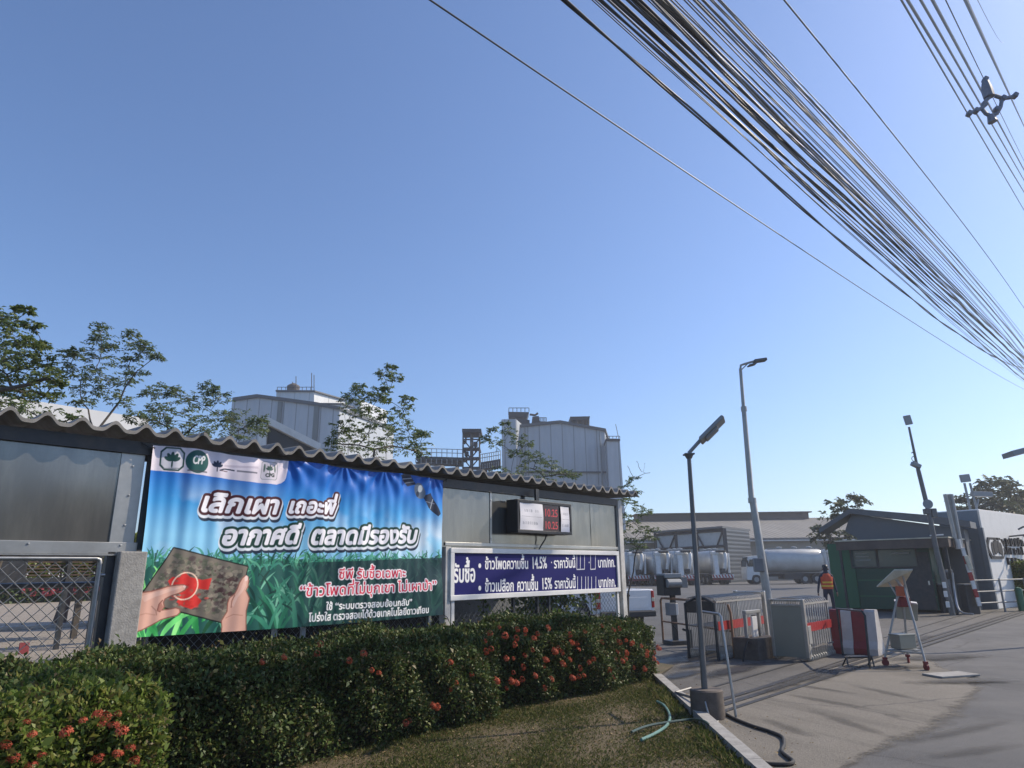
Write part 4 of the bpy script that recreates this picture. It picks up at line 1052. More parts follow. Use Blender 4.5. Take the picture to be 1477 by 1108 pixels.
# solar street lamp in a concrete foot beside the kerb
lb = gp(1022, 1037)
L = thing('solar_lamp', 'slim grey solar street lamp standing in a round concrete foot by the kerb', 'street lamp', lb, 0)
o = MB(); o.lathe([(.19, 0), (.195, .05), (.19, .3), (.175, .315), (.06, .318), (.0, .318)], (0, 0, .012), 26); o.build('foot', M['concrete_dark'], L, True)
top = at(993.5, 656, lb.y + .02); bot = at(1017, 1004, lb.y)
o = MB(); p, q = rel(L, bot, top); o.tube([p, p.lerp(q, .5), q], [.038, .033, .027], 12); o.build('pole', M['dullpole'], L, True)
o = MB(); o.box(q + Vector((0, 0, .005)), (.13, .13, .02), None, .005); o.tube([q + Vector((0, 0, -.05)), q], [.036, .062], 10); o.build('cap_plate', M['dullpole'], L)
a1 = at(1013, 632, lb.y - .02); p2, = rel(L, a1)
o = MB(); o.tube([q + Vector((.0, 0, .02)), p2], .024, 8); o.build('arm', M['lampgrey'], L, True)
h0, h1_ = at(1010.5, 637, lb.y - .02), at(1044, 603.5, lb.y - .1)
ax = (h1_ - h0); Ln = ax.length; ax.normalize(); sd = Vector((-.35, -.9, .1)); sd = (sd - ax * sd.dot(ax)).normalized(); nr = ax.cross(sd)
if nr.z < 0: nr = -nr
R3 = Matrix((ax, sd, nr)).transposed()
hd = MB(); c, = rel(L, (h0 + h1_) / 2); hd.box(c, (Ln, .24, .045), R3, .012); hd.box(c - nr * .035 - ax * .04, (Ln * .5, .16, .03), R3, .01)
head = hd.build('lamp_head', M['lampgrey'], L)
o = MB(); o.box(c + nr * .0255, (Ln * .93, .21, .004), R3); o.build('solar_panel', M['solar'], head)
# far tall telescopic pole
tb_ = gp(1117, 927)
T = thing('light_pole', 'tall stepped pale grey light pole with small twin-fitting arm on top, beside the folded gate', 'light pole', tb_, 0)
Yt = tb_.y
ks = [(1117, 925, .105), (1100, 815, .095), (1086, 724, .083), (1084, 720, .07), (1073, 592, .058), (1072.5, 588, .046), (1068, 532, .04)]
pts = rel(T, *[at(x, y, Yt) for x, y, r in ks])
M['palepole'] = mat('pale_galvanised_pole', (.4, .4, .38), .5, .25, .1, 5, dirt=.3)
o = MB(); o.tube(pts, [k[2] for k in ks], 14); o.build('pole', M['palepole'], T, True)
o = MB()
for x, y, r in ((1085, 722, .1), (1073, 590, .075)):
    o = MB(); p, = rel(T, at(x, y, Yt)); o.cyl(p - Vector((0, 0, .06)), p + Vector((0, 0, .06)), r, 12); o.build('collar', M['palepole'], T, True)
pass
o = MB(); o.tube(rel(T, at(1068, 533, Yt), at(1068.5, 527, Yt), at(1074, 525, Yt), at(1090, 520.5, Yt)), .03, 8); o.tube(rel(T, at(1070, 533, Yt), at(1079, 524, Yt)), .014, 6); o.build('arm', M['palepole'], T, True)
for (xa, ya, xb, yb, w) in ((1087, 521.5, 1105, 518.8, .13), (1079, 528, 1090, 525, .07)):
    p, q = rel(T, at(xa, ya, Yt), at(xb, yb, Yt)); d = q - p; o = MB()
    xx = d.normalized(); yy_ = Vector((0, 1, 0)); yy_ = (yy_ - xx * yy_.dot(xx)).normalized(); zz = xx.cross(yy_)
    o.box((p + q) / 2, (d.length, .2, w * .6), Matrix((xx, yy_, zz)).transposed(), .02); o.build('lamp_fitting', M['dullpole'], T)
p, = rel(T, at(1099, 815, Yt)); o = MB(); o.box(p + Vector((-.12, -.1, 0)), (.22, .16, .32), None, .02); o.build('junction_box', M['greypaint'], T)
# bent pipe guard rails
def guard(name, label, pts, r, m, mids=()):
    g_ = thing(name, label, 'guard rail', pts[0], 0)
    o = MB(); o.tube(rel(g_, *pts), r, 8); o.build('hoop', m, g_, True)
    for a, b in mids:
        o = MB(); o.tube(rel(g_, a, b), r * .8, 8); o.build('cross_bar', m, g_, True)
    return g_
A0, B0 = gp(957, 928), gp(1060, 950)
zt = 1.03
def zz_(p, z): return Vector((p.x, p.y, z))
guard('pipe_rail', 'rusty bent pipe guard rail with a middle bar behind the solar lamp', [A0, zz_(A0, zt - .06), zz_(A0.lerp(B0, .02), zt), zz_(A0.lerp(B0, .93), zt), zz_(A0.lerp(B0, .98), zt - .05), zz_(B0, zt - .18), B0], .026, M['rust'], [(zz_(A0, .5), zz_(B0, .5))])
B1 = gp(1062, 1036); t1 = at(1039.5, 889, B1.y + .1); t2 = at(1037, 886, B1.y + .1); t3 = at(1008, 881.5, B1.y + .7)
guard('pipe_rail', 'thin galvanised pipe post with short top bar, leaning beside the solar lamp', [B1, B1.lerp(t1, .5), t1, t2, t3], .017, M['galv'])
o = None
B2 = gp(1255, 966); q1 = at(1247.5, 888, B2.y); q2 = at(1243, 881.5, B2.y + .05); q3 = at(1207, 878, B2.y + 1.9)
guard('pipe_rail', 'bent pipe rail in front of the red and white traffic barrier', [B2, B2.lerp(q1, .5), q1, q2, q3, zz_(q3, .0)], .02, M['darksteel'])
s_ = thing('low_stand', 'low angle iron frame on the ground touching the lamp foot', 'stand', gp(985, 1012), 0)
o = MB(); P_ = rel(s_, at(974, 999, 9.75), at(1002, 1008, 9.05), gp(974, 1010), gp(1002, 1034))
o.tube([P_[2], P_[0]], .016, 4); o.tube([P_[0], P_[1]], .016, 4); o.tube([P_[1], P_[3]], .016, 4); b_ = P_[0] + Vector((.3, .35, 0)); o.tube([P_[0], b_], .013, 4); o.tube([b_, zz_(b_, 0)], .013, 4); o.build('frame', M['dullpole'], s_)
s2 = thing('low_stand', 'low dark metal stand lying on the rails in front of the bent pipe', 'stand', gp(1240, 962), 0)
o = MB(); 
for dx in (-.25, .2):
    o.tube([(dx, -.12, 0), (dx + .03, -.02, .16), (dx, .12, 0)], .014, 6)
o.tube([(-.25, -.02, .16), (.23, -.02, .16)], .016, 6); o.box((0, .02, .17), (.34, .2, .015), None, .004); o.build('frame', M['darksteel'], s2)
# meter boxes on a stand
mb = gp(975, 930)
Mt = thing('meter_box', 'black open meter box with grey drum on a post behind the pipe rail', 'utility box', mb, math.radians(20))
s1 = mb.y / 970 * 1.02
o = MB(); o.bb((-.05, -.05, 0), (.05, .05, 1.5)); o.bb((-.22, -.2, 0), (.22, .2, .1), .01); o.build('post', M['darksteel'], Mt)
o = MB(); o.bb((-.32, -.16, 1.1), (.14, -.14 + .3, 1.56), .01); o.build('casing', M['black'], Mt)
o = MB(); o.cyl((-.26, -.2, 1.38), (.1, -.2, 1.38), .1, 14); o.bb((-.3, -.2, 1.5), (.16, .2, 1.6), .01); o.build('drum', M['lampgrey'], Mt)
o = MB(); o.bb((.145, -.2, 1.27), (.32, .1, 1.52), .01); o.build('side_box', M['greypaint'], Mt)
o = MB(); o.cyl((.325, -.05, 1.36), (.37, -.05, 1.36), .08, 12); o.build('round_cover', M['white'], Mt)
o = MB(); o.bb((-.26, -.22, .66), (-.06, -.06, .94), .012); o.build('switch_box', M['greypaint'], Mt)
o = MB(); o.bb((-.02, -.14, .66), (.05, -.06, .92), .01); o.build('label_plate', M['white'], Mt)
o = MB(); o.tube([(-.15, -.12, .66), (-.15, -.14, .45), (-.05, -.15, .35), (.0, -.1, .2)], .012, 6); o.build('wire', M['black'], Mt)
st = thing('stub_post', 'short dark iron stub post with a bent top, before the folded back gate', 'post', gp(997, 938), 0)
o = MB(); o.bb((-.045, -.045, 0), (.045, .045, .42), .005); o.build('stub', M['darksteel'], st); o = MB(); o.box((-.06, 0, .4), (.2, .06, .05), (0, .35, 0), .008); o.build('latch', M['darksteel'], st)
# folding gates
M['gatebar'] = mat('satin_gate_steel', (.42, .39, .35), .4, .5, .14, 9, dirt=.45, dcol=(.17, .13, .1))
M['gatepanel'] = mat('olive_grey_panel', (.3, .3, .26), .4, .45, .1, 4, dirt=.3, dcol=(.15, .14, .11))
def fold_gate(label, a0, n0, n1, h, count, step, endpanel, r=.012):
    g_ = thing('folding_gate', label, 'gate', F(a0, (n0 + n1) / 2, .012), ROTW, 'folding stainless gates across the entrance')
    w = n1 - n0; y0, y1 = -w / 2, w / 2          # local -y faces the road
    fm = MB()
    arc = [(0, y0, .12), (0, y0, h - .1), (0, y0 + .04, h - .035), (0, y0 + w * .3, h - .004), (0, y0 + w * .5, h), (0, y0 + w * .7, h - .004), (0, y1 - .04, h - .035), (0, y1, h - .1), (0, y1, .12)]
    fm.tube(arc, r, 6); fm.tube([(0, y0, .16), (0, y1, .16)], r * .8, 5); fm.tube([(0, y0, h * .52), (0, y1, h * .52)], r * .7, 5); fm.tube([(0, y0 + w * .5, .16), (0, y0 + w * .5, h - .02)], r * .7, 5)
    f0 = fm.build('folding_frame', M['gatebar'], g_, True)
    wm = MB()
    for y in (y0, y1): wm.cyl((-.012, y, .055), (.014, y, .055), .05, 12); wm.bb((-.02, y - .025, .05), (-.013, y + .025, .16))
    w0 = wm.build('castor', M['palepole'], f0, True)
    bm_ = MB(); bm_.bb((-step * .5 + .003, y0 - .024, h * .46), (step * .5 - .003, y0 - .018, h * .60)); b0 = bm_.build('red_band', M['red'], f0)
    cr = MB(); cr.bb((-step * .5, y0 - .02, h - .12), (step * .5, y0 - .0165, h - .085)); c0 = cr.build('link_bar', M['gatebar'], f0); cr = MB(); cr.bb((-step * .45, y0 - .02, .22), (step * .45, y0 - .0165, .25)); c1 = cr.build('link_bar', M['gatebar'], f0)
    for i in range(1, count):
        c = f0.copy(); COL.objects.link(c); c.parent = g_; c.location = (i * step, 0, .003 * math.sin(i * 1.7))
        for ch in (w0, b0, c0, c1):
            d = ch.copy(); COL.objects.link(d); d.parent = c
    if endpanel:
        o = MB(); o.bb((-.13, y0 + .0, .06), (-.10, y1 - .0, h - .14), .006); o.build('end_panel', M['gatepanel'], g_)
        o = MB()
        for y in (y0, y1): o.bb((-.14, y - .03, .05), (-.06, y + .03, h - .02), .01)
        o.bb((-.14, y0 + .03, h - .06), (-.06, y1 - .03, h - .02), .008); o.bb((-.145, y0 + .03, h - .15), (-.09, y1 - .03, h - .11), .006)
        o.build('end_frame', M['gatebar'], g_)
        o = MB(); o.bb((-.12, y0 - .03, .03), (.02, y0 + .15, .3), .02); o.bb((-.05, y0 - .035, .3), (.1, y0 - .02, .62), .006); o.build('drive_foot', M['palepole'], g_)
    return g_
fold_gate('nearer folded stainless gate with a plain grey end panel and red band', 13.72, -5.56, -4.93, 1.12, 11, .125, True)
gl_ = an(gp(1034, 954)); gr_ = an(gp(1122, 938))
g1 = fold_gate('longer folded stainless gate behind the tall pole, red band across many bars', gl_[0] + .12, gl_[1] - .62, gl_[1] + .03, 1.16, 30, (gr_[0] - gl_[0] - .25) / 30, False, .009)
o = MB(); xe = gr_[0] - gl_[0] - .15; o.bb((xe, -.36, .03), (xe + .08, -.28, 1.2), .01); o.bb((xe, .28, .03), (xe + .08, .36, 1.2), .01); o.bb((xe, -.28, 1.14), (xe + .08, .28, 1.19), .008); o.build('end_frame', M['steel'], g1)
o = MB(); o.tube([(-.06, .31, 0), (-.06, .31, 1.02), (-.06, .1, 1.12), (-.06, -.12, 1.12), (-.06, -.3, 1.04), (-.06, -.3, 0)], .03, 8); o.bb((-.075, -.27, .85), (-.045, .28, 1.07)); o.build('end_hoop', M['darksteel'], g1)
# plinth with control frame
pp = gp(1092, 950)
K = thing('control_plinth', 'dark concrete plinth carrying a small metal frame and white control panel', 'plinth', pp, ROTW - .1)
o = MB(); o.bb((-.36, -.25, 0), (.46, .28, .4), .015); o.build('plinth', M['concrete_dark'], K)
o = MB(); o.bb((-.36, -.05, .402), (-.30, .01, .84), .004); o.bb((.16, -.05, .402), (.22, .01, .84), .004); o.bb((-.36, -.06, .842), (.22, .02, .9), .006); o.build('frame', M['palepole'], K)
o = MB(); o.bb((-.14, -.06, .402), (.05, -.02, .78), .006); o.build('panel', M['white_metal'], K)
for i in range(3):
    o = MB(); x = .08 + i * .05; o.tube([(x, 0, .4), (x, -.03, .55), (x + .03, .02, .62), (x - .06, .04, .8)], .01, 5); o.build('wire', M['black'], K)
o = MB(); o.tube([(-.36, -.1, .3), (-.5, -.12, .36), (-.62, -.1, .2), (-.66, -.08, .0)], .018, 7); o.build('conduit', M['black'], K)
# red and white road barrier
rb = F(15.42, -4.6, .012)
B = thing('road_barrier', 'faded red and white plastic road barrier right of the nearer folded gate', 'barrier', rb, ROTW + math.pi / 2)
prof = [(-.24, 0), (-.24, .12), (-.17, .26), (-.10, .8), (-.07, .84), (.07, .84), (.10, .8), (.17, .26), (.24, .12), (.24, 0)]
segs = [(-.45, -.25, 1), (-.25, .0, 0), (.0, .2, 1), (.2, .42, 0)]
M['barwhite'] = mat('dirty_white_plastic', (.5, .48, .46), .5, 0, .12, 6, dirt=.5, dcol=(.25, .2, .17))
for a_, b_, w_ in segs:
    o = MB(); k = .012 if w_ else 0
    o.prism([(x + math.copysign(k, x), z + (k if z > .5 else 0)) for x, z in prof], lambda x, z, t: (t, x, z), a_ + .0005, b_ - .0005)
    o.build('white_stripe' if w_ else 'red_body', M['barwhite'] if w_ else M['redfade'], B)
# solar powered cart
w1, w2, w3 = gp(1278, 961), gp(1337, 968), gp(1311, 957)
cc = (w1 + w2 + w3) / 3
S_ = thing('solar_cart', 'wheeled tripod cart with tilted solar panel, battery case and hanging control box', 'solar cart', cc, 0)
ap = at(1301, 846, cc.y)
for w in (w1, w2, w3):
    p, q = rel(S_, zz_(w, .13), ap + (w - cc) * .12); o = MB(); o.tube([p, q], .019, 8); o.build('leg', M['palepole'], S_, True)
    o = MB(); d = (w - cc).normalized(); sdv = Vector((-d.y, d.x, 0)); p0, = rel(S_, zz_(w, .06))
    o.cyl(p0 - sdv * .018, p0 + sdv * .018, .058, 14); o.bb(p0 + Vector((-.03, -.03, .05)), p0 + Vector((.03, .03, .09))); o.build('castor', M['redfade'], S_, True)
o = MB(); z = .27
P3 = rel(S_, *[zz_(w.lerp(cc, .1), z) for w in (w1, w2, w3)])
for i in range(3): o.tube([P3[i], P3[(i + 1) % 3]], .016, 6)
o.box((0, 0, z + .01), (.42, .3, .02), (0, 0, .3)); o.build('shelf', M['palepole'], S_)
o = MB(); o.box((0, 0, z + .14), (.36, .22, .22), (0, 0, .3), .012); o.box((0, 0, z + .26), (.38, .24, .03), (0, 0, .3), .008); o.build('battery_case', M['gatepanel'], S_)
Pn = rel(S_, at(1264.5, 847, cc.y + .35), at(1290, 823, cc.y - .1), at(1316.5, 822.5, cc.y - .4), at(1302.5, 846, cc.y + .1))
nrm = (Pn[1] - Pn[0]).cross(Pn[3] - Pn[0]).normalized()
if nrm.z < 0: nrm = -nrm
o = MB(); o.add([p for p in Pn] + [p + nrm * .03 for p in Pn], [(0, 1, 2, 3), (7, 6, 5, 4), (0, 4, 5, 1), (1, 5, 6, 2), (2, 6, 7, 3), (3, 7, 4, 0)]); pn = o.build('panel_frame', M['cream'], S_)
cn = sum(Pn, Vector()) / 4
o = MB(); o.add([cn + (p - cn) * .95 + nrm * .032 for p in Pn], [(0, 1, 2, 3)]); o.build('solar_cells', M['solar'], pn)
o = MB(); o.tube([cn - nrm * .01, rel(S_, ap)[0] + Vector((.03, 0, -.1))], .028, 8); o.tube([cn.lerp(Pn[2], .4), rel(S_, ap)[0] + Vector((.08, 0, -.2))], .02, 8); o.tube([cn.lerp(Pn[0], .4), rel(S_, ap)[0] + Vector((-.1, 0, -.2))], .014, 8); o.build('mast', M['palepole'], S_)
o = MB(); o.cyl(rel(S_, at(1300, 860, cc.y))[0], rel(S_, at(1299, 846, cc.y))[0], .085, 12); o.build('beacon', mat('orange_beacon', (.5, .1, .03), .4, 0, .2, 8), S_)
o = MB(); o.box(rel(S_, at(1303, 868, cc.y + .1))[0], (.2, .14, .18), None, .02); o.build('red_case', M['redfade'], S_)
bx = rel(S_, at(1308, 881, cc.y + .25))[0]; o = MB(); o.box(bx, (.34, .12, .3), (.1, .12, -.5), .012); cb = o.build('control_box', M['gatepanel'], S_)
o = MB(); o.box(bx + Vector((0, 0, .155)), (.36, .14, .02), (.1, .12, -.5), .004); o.build('lid', M['white'], cb)
# hoses
hose = thing('garden_hose', 'pale green hose end lying on the grass near the kerb', 'hose', gp(960, 1045, .05), 0)
def gline(pts, z): return [gp(x, y, z) for x, y in pts]
def smooth_pts(P, n=6):
    out = []
    for i in range(len(P) - 1):
        p0, p1, p2, p3 = P[max(0, i - 1)], P[i], P[i + 1], P[min(len(P) - 1, i + 2)]
        for k in range(n):
            t = k / n; out.append(.5 * ((2 * p1) + (p2 - p0) * t + (2 * p0 - 5 * p1 + 4 * p2 - p3) * t * t + (3 * p1 - p0 - 3 * p2 + p3) * t ** 3))
    return out + [P[-1]]
M['hose'] = mat('pale_green_hose', (.13, .26, .22), .45, 0, .2, 9, dirt=.3)
o = MB(); o.tube(smooth_pts(rel(hose, *gline([(925, 1067), (945, 1058), (962, 1046), (966, 1032), (958, 1018), (948, 1012)], .062))), .016, 8); o.build('hose', M['hose'], hose, True)
hose2 = thing('garden_hose', 'dark green hose crossing the kerb onto the grass', 'hose', gp(970, 1050, .05), 0)
o = MB(); o.tube(smooth_pts(rel(hose2, *(gline([(911, 1056), (935, 1047), (970, 1041), (995, 1038)], .075) + gline([(1008, 1038)], .13) + gline([(1020, 1043)], .12) + gline([(1031, 1055)], .03)))), .014, 8); o.build('hose', mat('dark_green_hose', (.04, .075, .062), .45, 0, .2, 9), hose2, True)
hose3 = thing('black_hose', 'black flat hose winding over the pale driveway concrete from the lamp foot', 'hose', gp(1100, 1060), 0)
o = MB(); o.tube(smooth_pts(rel(hose3, *gline([(1041, 1026), (1058, 1036), (1085, 1047), (1110, 1055), (1128, 1063), (1131, 1074), (1128, 1084), (1138, 1093), (1144, 1098), (1138, 1102), (1110, 1102), (1086, 1097)], .03)), 8), .018, 8); o.build('hose', M['rubber'], hose3, True)
o = MB(); o.tube(smooth_pts(rel(L, at(1017, 1012, lb.y - .2), at(1022, 1030, lb.y - .24), at(1030, 1040, lb.y - .24), at(1042, 1040, lb.y - .1), at(1046, 1034, lb.y + .05))), .011, 6); o.build('cable', M['galv'], L, True)
# pickup truck beyond the fence, its tail showing
_pr = math.radians(20); _pc = at(944, 880, 20.8)
pk = thing('pickup_truck', 'white pickup truck parked beyond the fence, only its tailgate and tail lamp showing', 'pickup truck', (_pc.x - .93 * math.cos(_pr), _pc.y - .93 * math.sin(_pr), 0), _pr)
M['carwhite'] = mat('white_car_paint', (.75, .76, .77), .25, 0, .03, 4, coat=.6)
M['lens'] = mat('red_lens', (.4, .015, .015), .15, 0, .2, 12, coat=.5)
w = .92
o = MB()
side = [(0.0, .5), (0.0, 1.1), (.04, 1.14), (1.62, 1.14), (1.66, 1.14), (1.72, 1.76), (2.1, 1.84), (3.2, 1.82), (3.95, 1.2), (4.95, 1.08), (5.2, .9), (5.2, .45), (4.75, .42), (4.65, .62), (4.4, .8), (4.05, .8), (3.8, .62), (3.7, .42), (1.5, .42), (1.4, .64), (1.15, .82), (.8, .82), (.55, .64), (.45, .45)]
o.prism(side, lambda x, z, t: (t, x, z), -w, w); body = o.build('body', M['carwhite'], pk)
o = MB(); o.bb((-w + .09, -.03, .55), (w - .09, -.001, 1.12), .02); tg = o.build('tailgate', M['carwhite'], pk)
o = MB(); o.bb((-.12, -.045, .95), (.12, -.031, 1.0), .005); o.build('handle', M['black'], tg)
o = MB(); o.bb((-w + .2, -.036, .62), (w - .2, -.0305, .92), .004); o.build('pressed_panel', M['carwhite'], tg)
for sx in (-1, 1):
    o = MB(); o.bb((sx * (w - .085), -.035, .62), (sx * (w + .012), .12, 1.1), .02); tl = o.build('tail_lamp', M['lens'], pk)
    o = MB(); o.bb((sx * (w - .08), -.04, .8), (sx * (w + .016), .1, .9), .01); o.build('reversing_lens', M['cream'], tl)
    for y in (.98, 4.22):
        o = MB(); o.cyl((sx * (w - .2), y, .36), (sx * (w + .005), y, .36), .36, 22); wh = o.build('wheel', M['rubber'], pk, True)
        o = MB(); o.cyl((sx * (w - .05), y, .36), (sx * (w + .012), y, .36), .2, 16); o.build('rim', M['steel'], wh)
o = MB(); o.bb((-w + .02, -.16, .38), (w - .02, -.035, .55), .03); o.build('bumper', mat('dark_bumper', (.03, .03, .033), .5), pk)
o = MB(); o.prism([(1.74, 1.2), (1.79, 1.72), (3.2, 1.76), (3.75, 1.22)], lambda x, z, t: (t, x, z), -w - .004, w + .004); o.build('side_window', M['glass'], pk)
o = MB(); o.add([(-w + .1, 1.69, 1.2), (w - .1, 1.69, 1.2), (w - .1, 1.735, 1.72), (-w + .1, 1.735, 1.72)], [(0, 1, 2, 3)]); o.build('rear_window', M['glass'], pk)
# ---------------------------------------------------------------- guardhouse with canopy, gate booth and booms on the right
M['greencab'] = ribbed('green_container', (.025, .13, .06), .2, 'X', .02, .5, .1, .2, .35, .6)
M['greendark'] = mat('dark_green_panel', (.02, .075, .048), .5, .1, .25, 2, dirt=.4, dcol=(.01, .02, .018))
M['roofgrey'] = mat('grey_sheet_roof', (.12, .13, .14), .6, .2, .12, .6, dirt=.35, dcol=(.07, .07, .07))
M['brownfascia'] = mat('brown_canopy_fascia', (.11, .085, .07), .7, 0, .3, 3, dirt=.45, dcol=(.05, .04, .035))
M['tealglass'] = mat('tinted_window', (.03, .065, .07), .12, 0, .2, 1.5, spec=.7)
ga = 30.0
G_ = thing('guard_cabin', 'dark green guard cabin with two tinted windows under a brown canopy', 'cabin', F(ga, -8.0, 0), ROTW)
nl, nr_ = -9.55, -5.9
yl, yr = -(nl + 8), -(nr_ + 8)      # local y
o = MB(); o.bb((0, yr, .1), (4.8, yl, 2.62)); o.build('body', M['greendark'], G_)
o = MB(); o.bb((-.03, yl - .95, .12), (-.001, yl + .0, 2.6)); o.build('corner_panel', M['greencab'], G_)
for (xa, xb, za, zb) in ((1229, 1264, 791, 820), (1268, 1321, 789, 820)):
    p, q = an(pu(xa, zb, ga)), an(pu(xb, za, ga))
    o = MB(); y0_, y1_ = -(q[1] + 8), -(p[1] + 8); o.bb((-.05, y0_, p[2]), (-.004, y1_, q[2] + .02), .004); wf = o.build('window_frame', M['darksteel'], G_)
    o = MB(); o.bb((-.056, y0_ + .06, p[2] + .06), (-.0505, y1_ - .06, q[2] - .04)); o.build('pane', M['tealglass'], wf)
    o = MB()
    for k in range(3): o.bb((-.0605, y0_ + .25 + .05 * k, p[2] + .3 + .13 * k), (-.0575, y1_ - .2, p[2] + .33 + .13 * k))
    if xa < 1250: o.build('blind', M['lampgrey'], wf)
for z in (.55, 1.15):
    o = MB(); o.bb((-.025, yr, z), (-.001, yl - 1.0, z + .05)); o.build('rail', M['greencab'], G_)
o = MB(); o.bb((-.04, yr + .05, .12), (-.002, yr + .95, 2.2)); dr = o.build('door', M['darksteel'], G_)
o = MB(); o.bb((-.08, yr + .15, 1.0), (-.041, yr + .2, 1.15)); o.build('handle', M['steel'], dr)
cp = an(pu(1205, 784, ga - .9)); cq = an(pu(1366, 771, ga - .9))
o = MB(); y0_, y1_ = -(cq[1] + 8), -(cp[1] + 8); zc = (cp[2] + cq[2]) / 2
o.bb((-.9, y0_, zc - .36), (-.86, y1_, zc - .03)); o.bb((-.86, y0_, zc - .34), (3, y0_ + .04, zc - .03)); o.build('canopy_fascia', M['brownfascia'], G_)
o = MB(); o.bb((-.94, y0_ - .03, zc - .028), (5, y1_ + .02, zc + .015)); o.build('canopy_top', M['cream'], G_)
for y in (y0_ + .1, y1_ - .15):
    o = MB(); o.bb((-.84, y, 0), (-.76, y + .08, zc - .03)); o.build('canopy_post', M['darksteel'], G_)
o = MB(); o.bb((-.12, y0_ + 1.5, zc - .55), (-.02, y0_ + 2.1, zc - .47), .02); o.build('tube_lamp', M['lampgrey'], G_)
# steep gable roof behind the canopy
gz = ga + 2.2
gpt = [an(pu(x, y, gz)) for x, y in ((1184, 763), (1228, 734), (1336, 743), (1338, 778), (1240, 776))]
RF = thing('gable_roof_hall', 'low grey hall with a wide gabled front rising behind the guard cabin', 'hall', F(gz, -9, 0), ROTW)
G5 = [(-(p[1] + 9), p[2]) for p in gpt]
o = MB(); o.prism([G5[0], G5[1], G5[2], (G5[2][0] - 1.5, G5[2][1] - .35), (G5[2][0] - 1.5, G5[2][1] - .6), (G5[1][0], G5[1][1] - .22), (G5[0][0], G5[0][1] - .2)], lambda y, z, t: (t, y, z), -.3, 1.0); o.build('roof', M['roofgrey'], RF)
o = MB(); o.prism([(G5[0][0] - 1.2, G5[0][1] + .3), (G5[1][0], G5[1][1] - .222), (G5[2][0] - 1.2, G5[2][1] - .62), (G5[2][0] - 1.2, .0), (G5[4][0] + .1, 0), (G5[4][0] + .1, G5[4][1]), (G5[0][0] - 1.0, G5[0][1] - .15)], lambda y, z, t: (t, y, z), 0, .9); o.build('wall', mat('grey_gable_cladding', (.115, .125, .135), .6, .1, .1, 1, dirt=.3, dcol=(.07, .07, .07)), RF)
# dark backdrop: workshop wall between cabin and booms
DW = thing('workshop', 'dark open workshop bay behind the striped barrier arms', 'building', F(34, -6.2, 0), ROTW)
o = MB(); o.bb((1.6, -1.2, 0), (1.7, 2.5, 2.95)); o.bb((0, -1.25, 2.96), (1.8, 2.5, 3.05)); o.bb((0, -1.25, 0), (1.7, -1.15, 2.95)); o.build('bay', M['darksteel'], DW)
o = MB(); o.bb((.4, -.3, .02), (1.2, .6, 1.1), .03); o.build('cabinet', M['redfade'], DW)
# camera mast
def mast(name, label, cat, pxpts, Y, radii, m):
    b = at(pxpts[0][0], pxpts[0][1], Y); b = Vector((b.x, b.y, 0))
    r_ = thing(name, label, cat, b, 0); ps = rel(r_, *[at(x, y, Y) for x, y in pxpts]); ps[0].z = 0
    o = MB(); o.tube(ps, radii, 10); o.build('pole', m, r_, True); return r_
Y_ = gp(1383, 888).y
cm = mast('camera_mast', 'dark leaning mast with small square top lamp, camera and loudspeaker, left of the barriers', 'mast', [(1374, 886), (1352, 800), (1341, 745), (1325, 680), (1322, 668), (1311, 616)], Y_, [.09, .09, .08, .075, .05, .04], M['dullpole'])
def pb(root, x, y, d, m, name, rot=None, Y=None, bev=.02):
    o = MB(); o.box(rel(root, at(x, y, Y or Y_))[0], d, rot, bev); return o.build(name, m, root)
pb(cm, 1309.5, 606, (.26, .1, .36), M['lampgrey'], 'lamp_head', (0, -.15, 0))
pb(cm, 1321, 671, (.32, .2, .16), M['lampgrey'], 'camera', (0, .5, 0))
o = MB(); p, = rel(cm, at(1318.5, 662, Y_)); o.tube([p + Vector((.09 * math.cos(t), 0, .09 * math.sin(t))) for t in np.linspace(0, 6.0, 14)], .014, 5); o.tube([p + Vector((-.06, 0, .22)), p + Vector((.06, 0, .28))], .02, 6); o.build('cable_loop', M['dullpole'], cm)
o = MB(); p, = rel(cm, at(1334.5, 728, Y_)); q, = rel(cm, at(1345, 728, Y_)); o.tube([p + Vector((-.05, -.25, 0)), p + Vector((0, -.05, 0)), p + Vector((.02, .1, 0))], [.17, .1, .05], 14); o.tube([p, q], .025, 6); o.build('loudspeaker', M['lampgrey'], cm)
pb(cm, 1346, 740, (.2, .2, .32), M['dullpole'], 'junction_box'); pb(cm, 1337, 738, (.2, .2, .2), M['dullpole'], 'siren')
pb(cm, 1351, 772, (.5, .03, .05), M['white'], 'bracket', (0, -.05, 0), None, .01)
# barrier machines with raised striped arms
def boom(label, pxb, arm, Y, stripes):
    b = gp(*pxb); r_ = thing('boom_barrier', label, 'barrier', b, 0, 'raised striped gate barriers')
    o = MB(); o.bb((-.2, -.2, 0), (.2, .2, 1.0), .03); o.build('machine', M['darksteel'], r_)
    o = MB(); o.bb((-.23, -.23, 1.002), (.23, .23, 1.05), .01); o.build('cap', M['greypaint'], r_)
    p, q = rel(r_, at(arm[0], arm[1], b.y - .3), at(arm[2], arm[3], b.y - .3)); n = stripes
    for i in range(n):
        u0, u1 = p.lerp(q, i / n), p.lerp(q, (i + .997) / n); d = (u1 - u0); zz = d.normalized(); xx = Vector((1, 0, 0)); xx = (xx - zz * xx.dot(zz)).normalized(); yy = zz.cross(xx)
        o = MB(); o.box((u0 + u1) / 2, (.13, .05, d.length), Matrix((xx, yy, zz)).transposed()); o.build('white_stripe' if i % 2 == 0 else 'red_stripe', M['white'] if i % 2 == 0 else M['red'], r_)
    return r_
boom('left raised barrier arm, red and white, beside the camera mast', (1364, 884), (1371, 868, 1351, 795), Y_, 7)
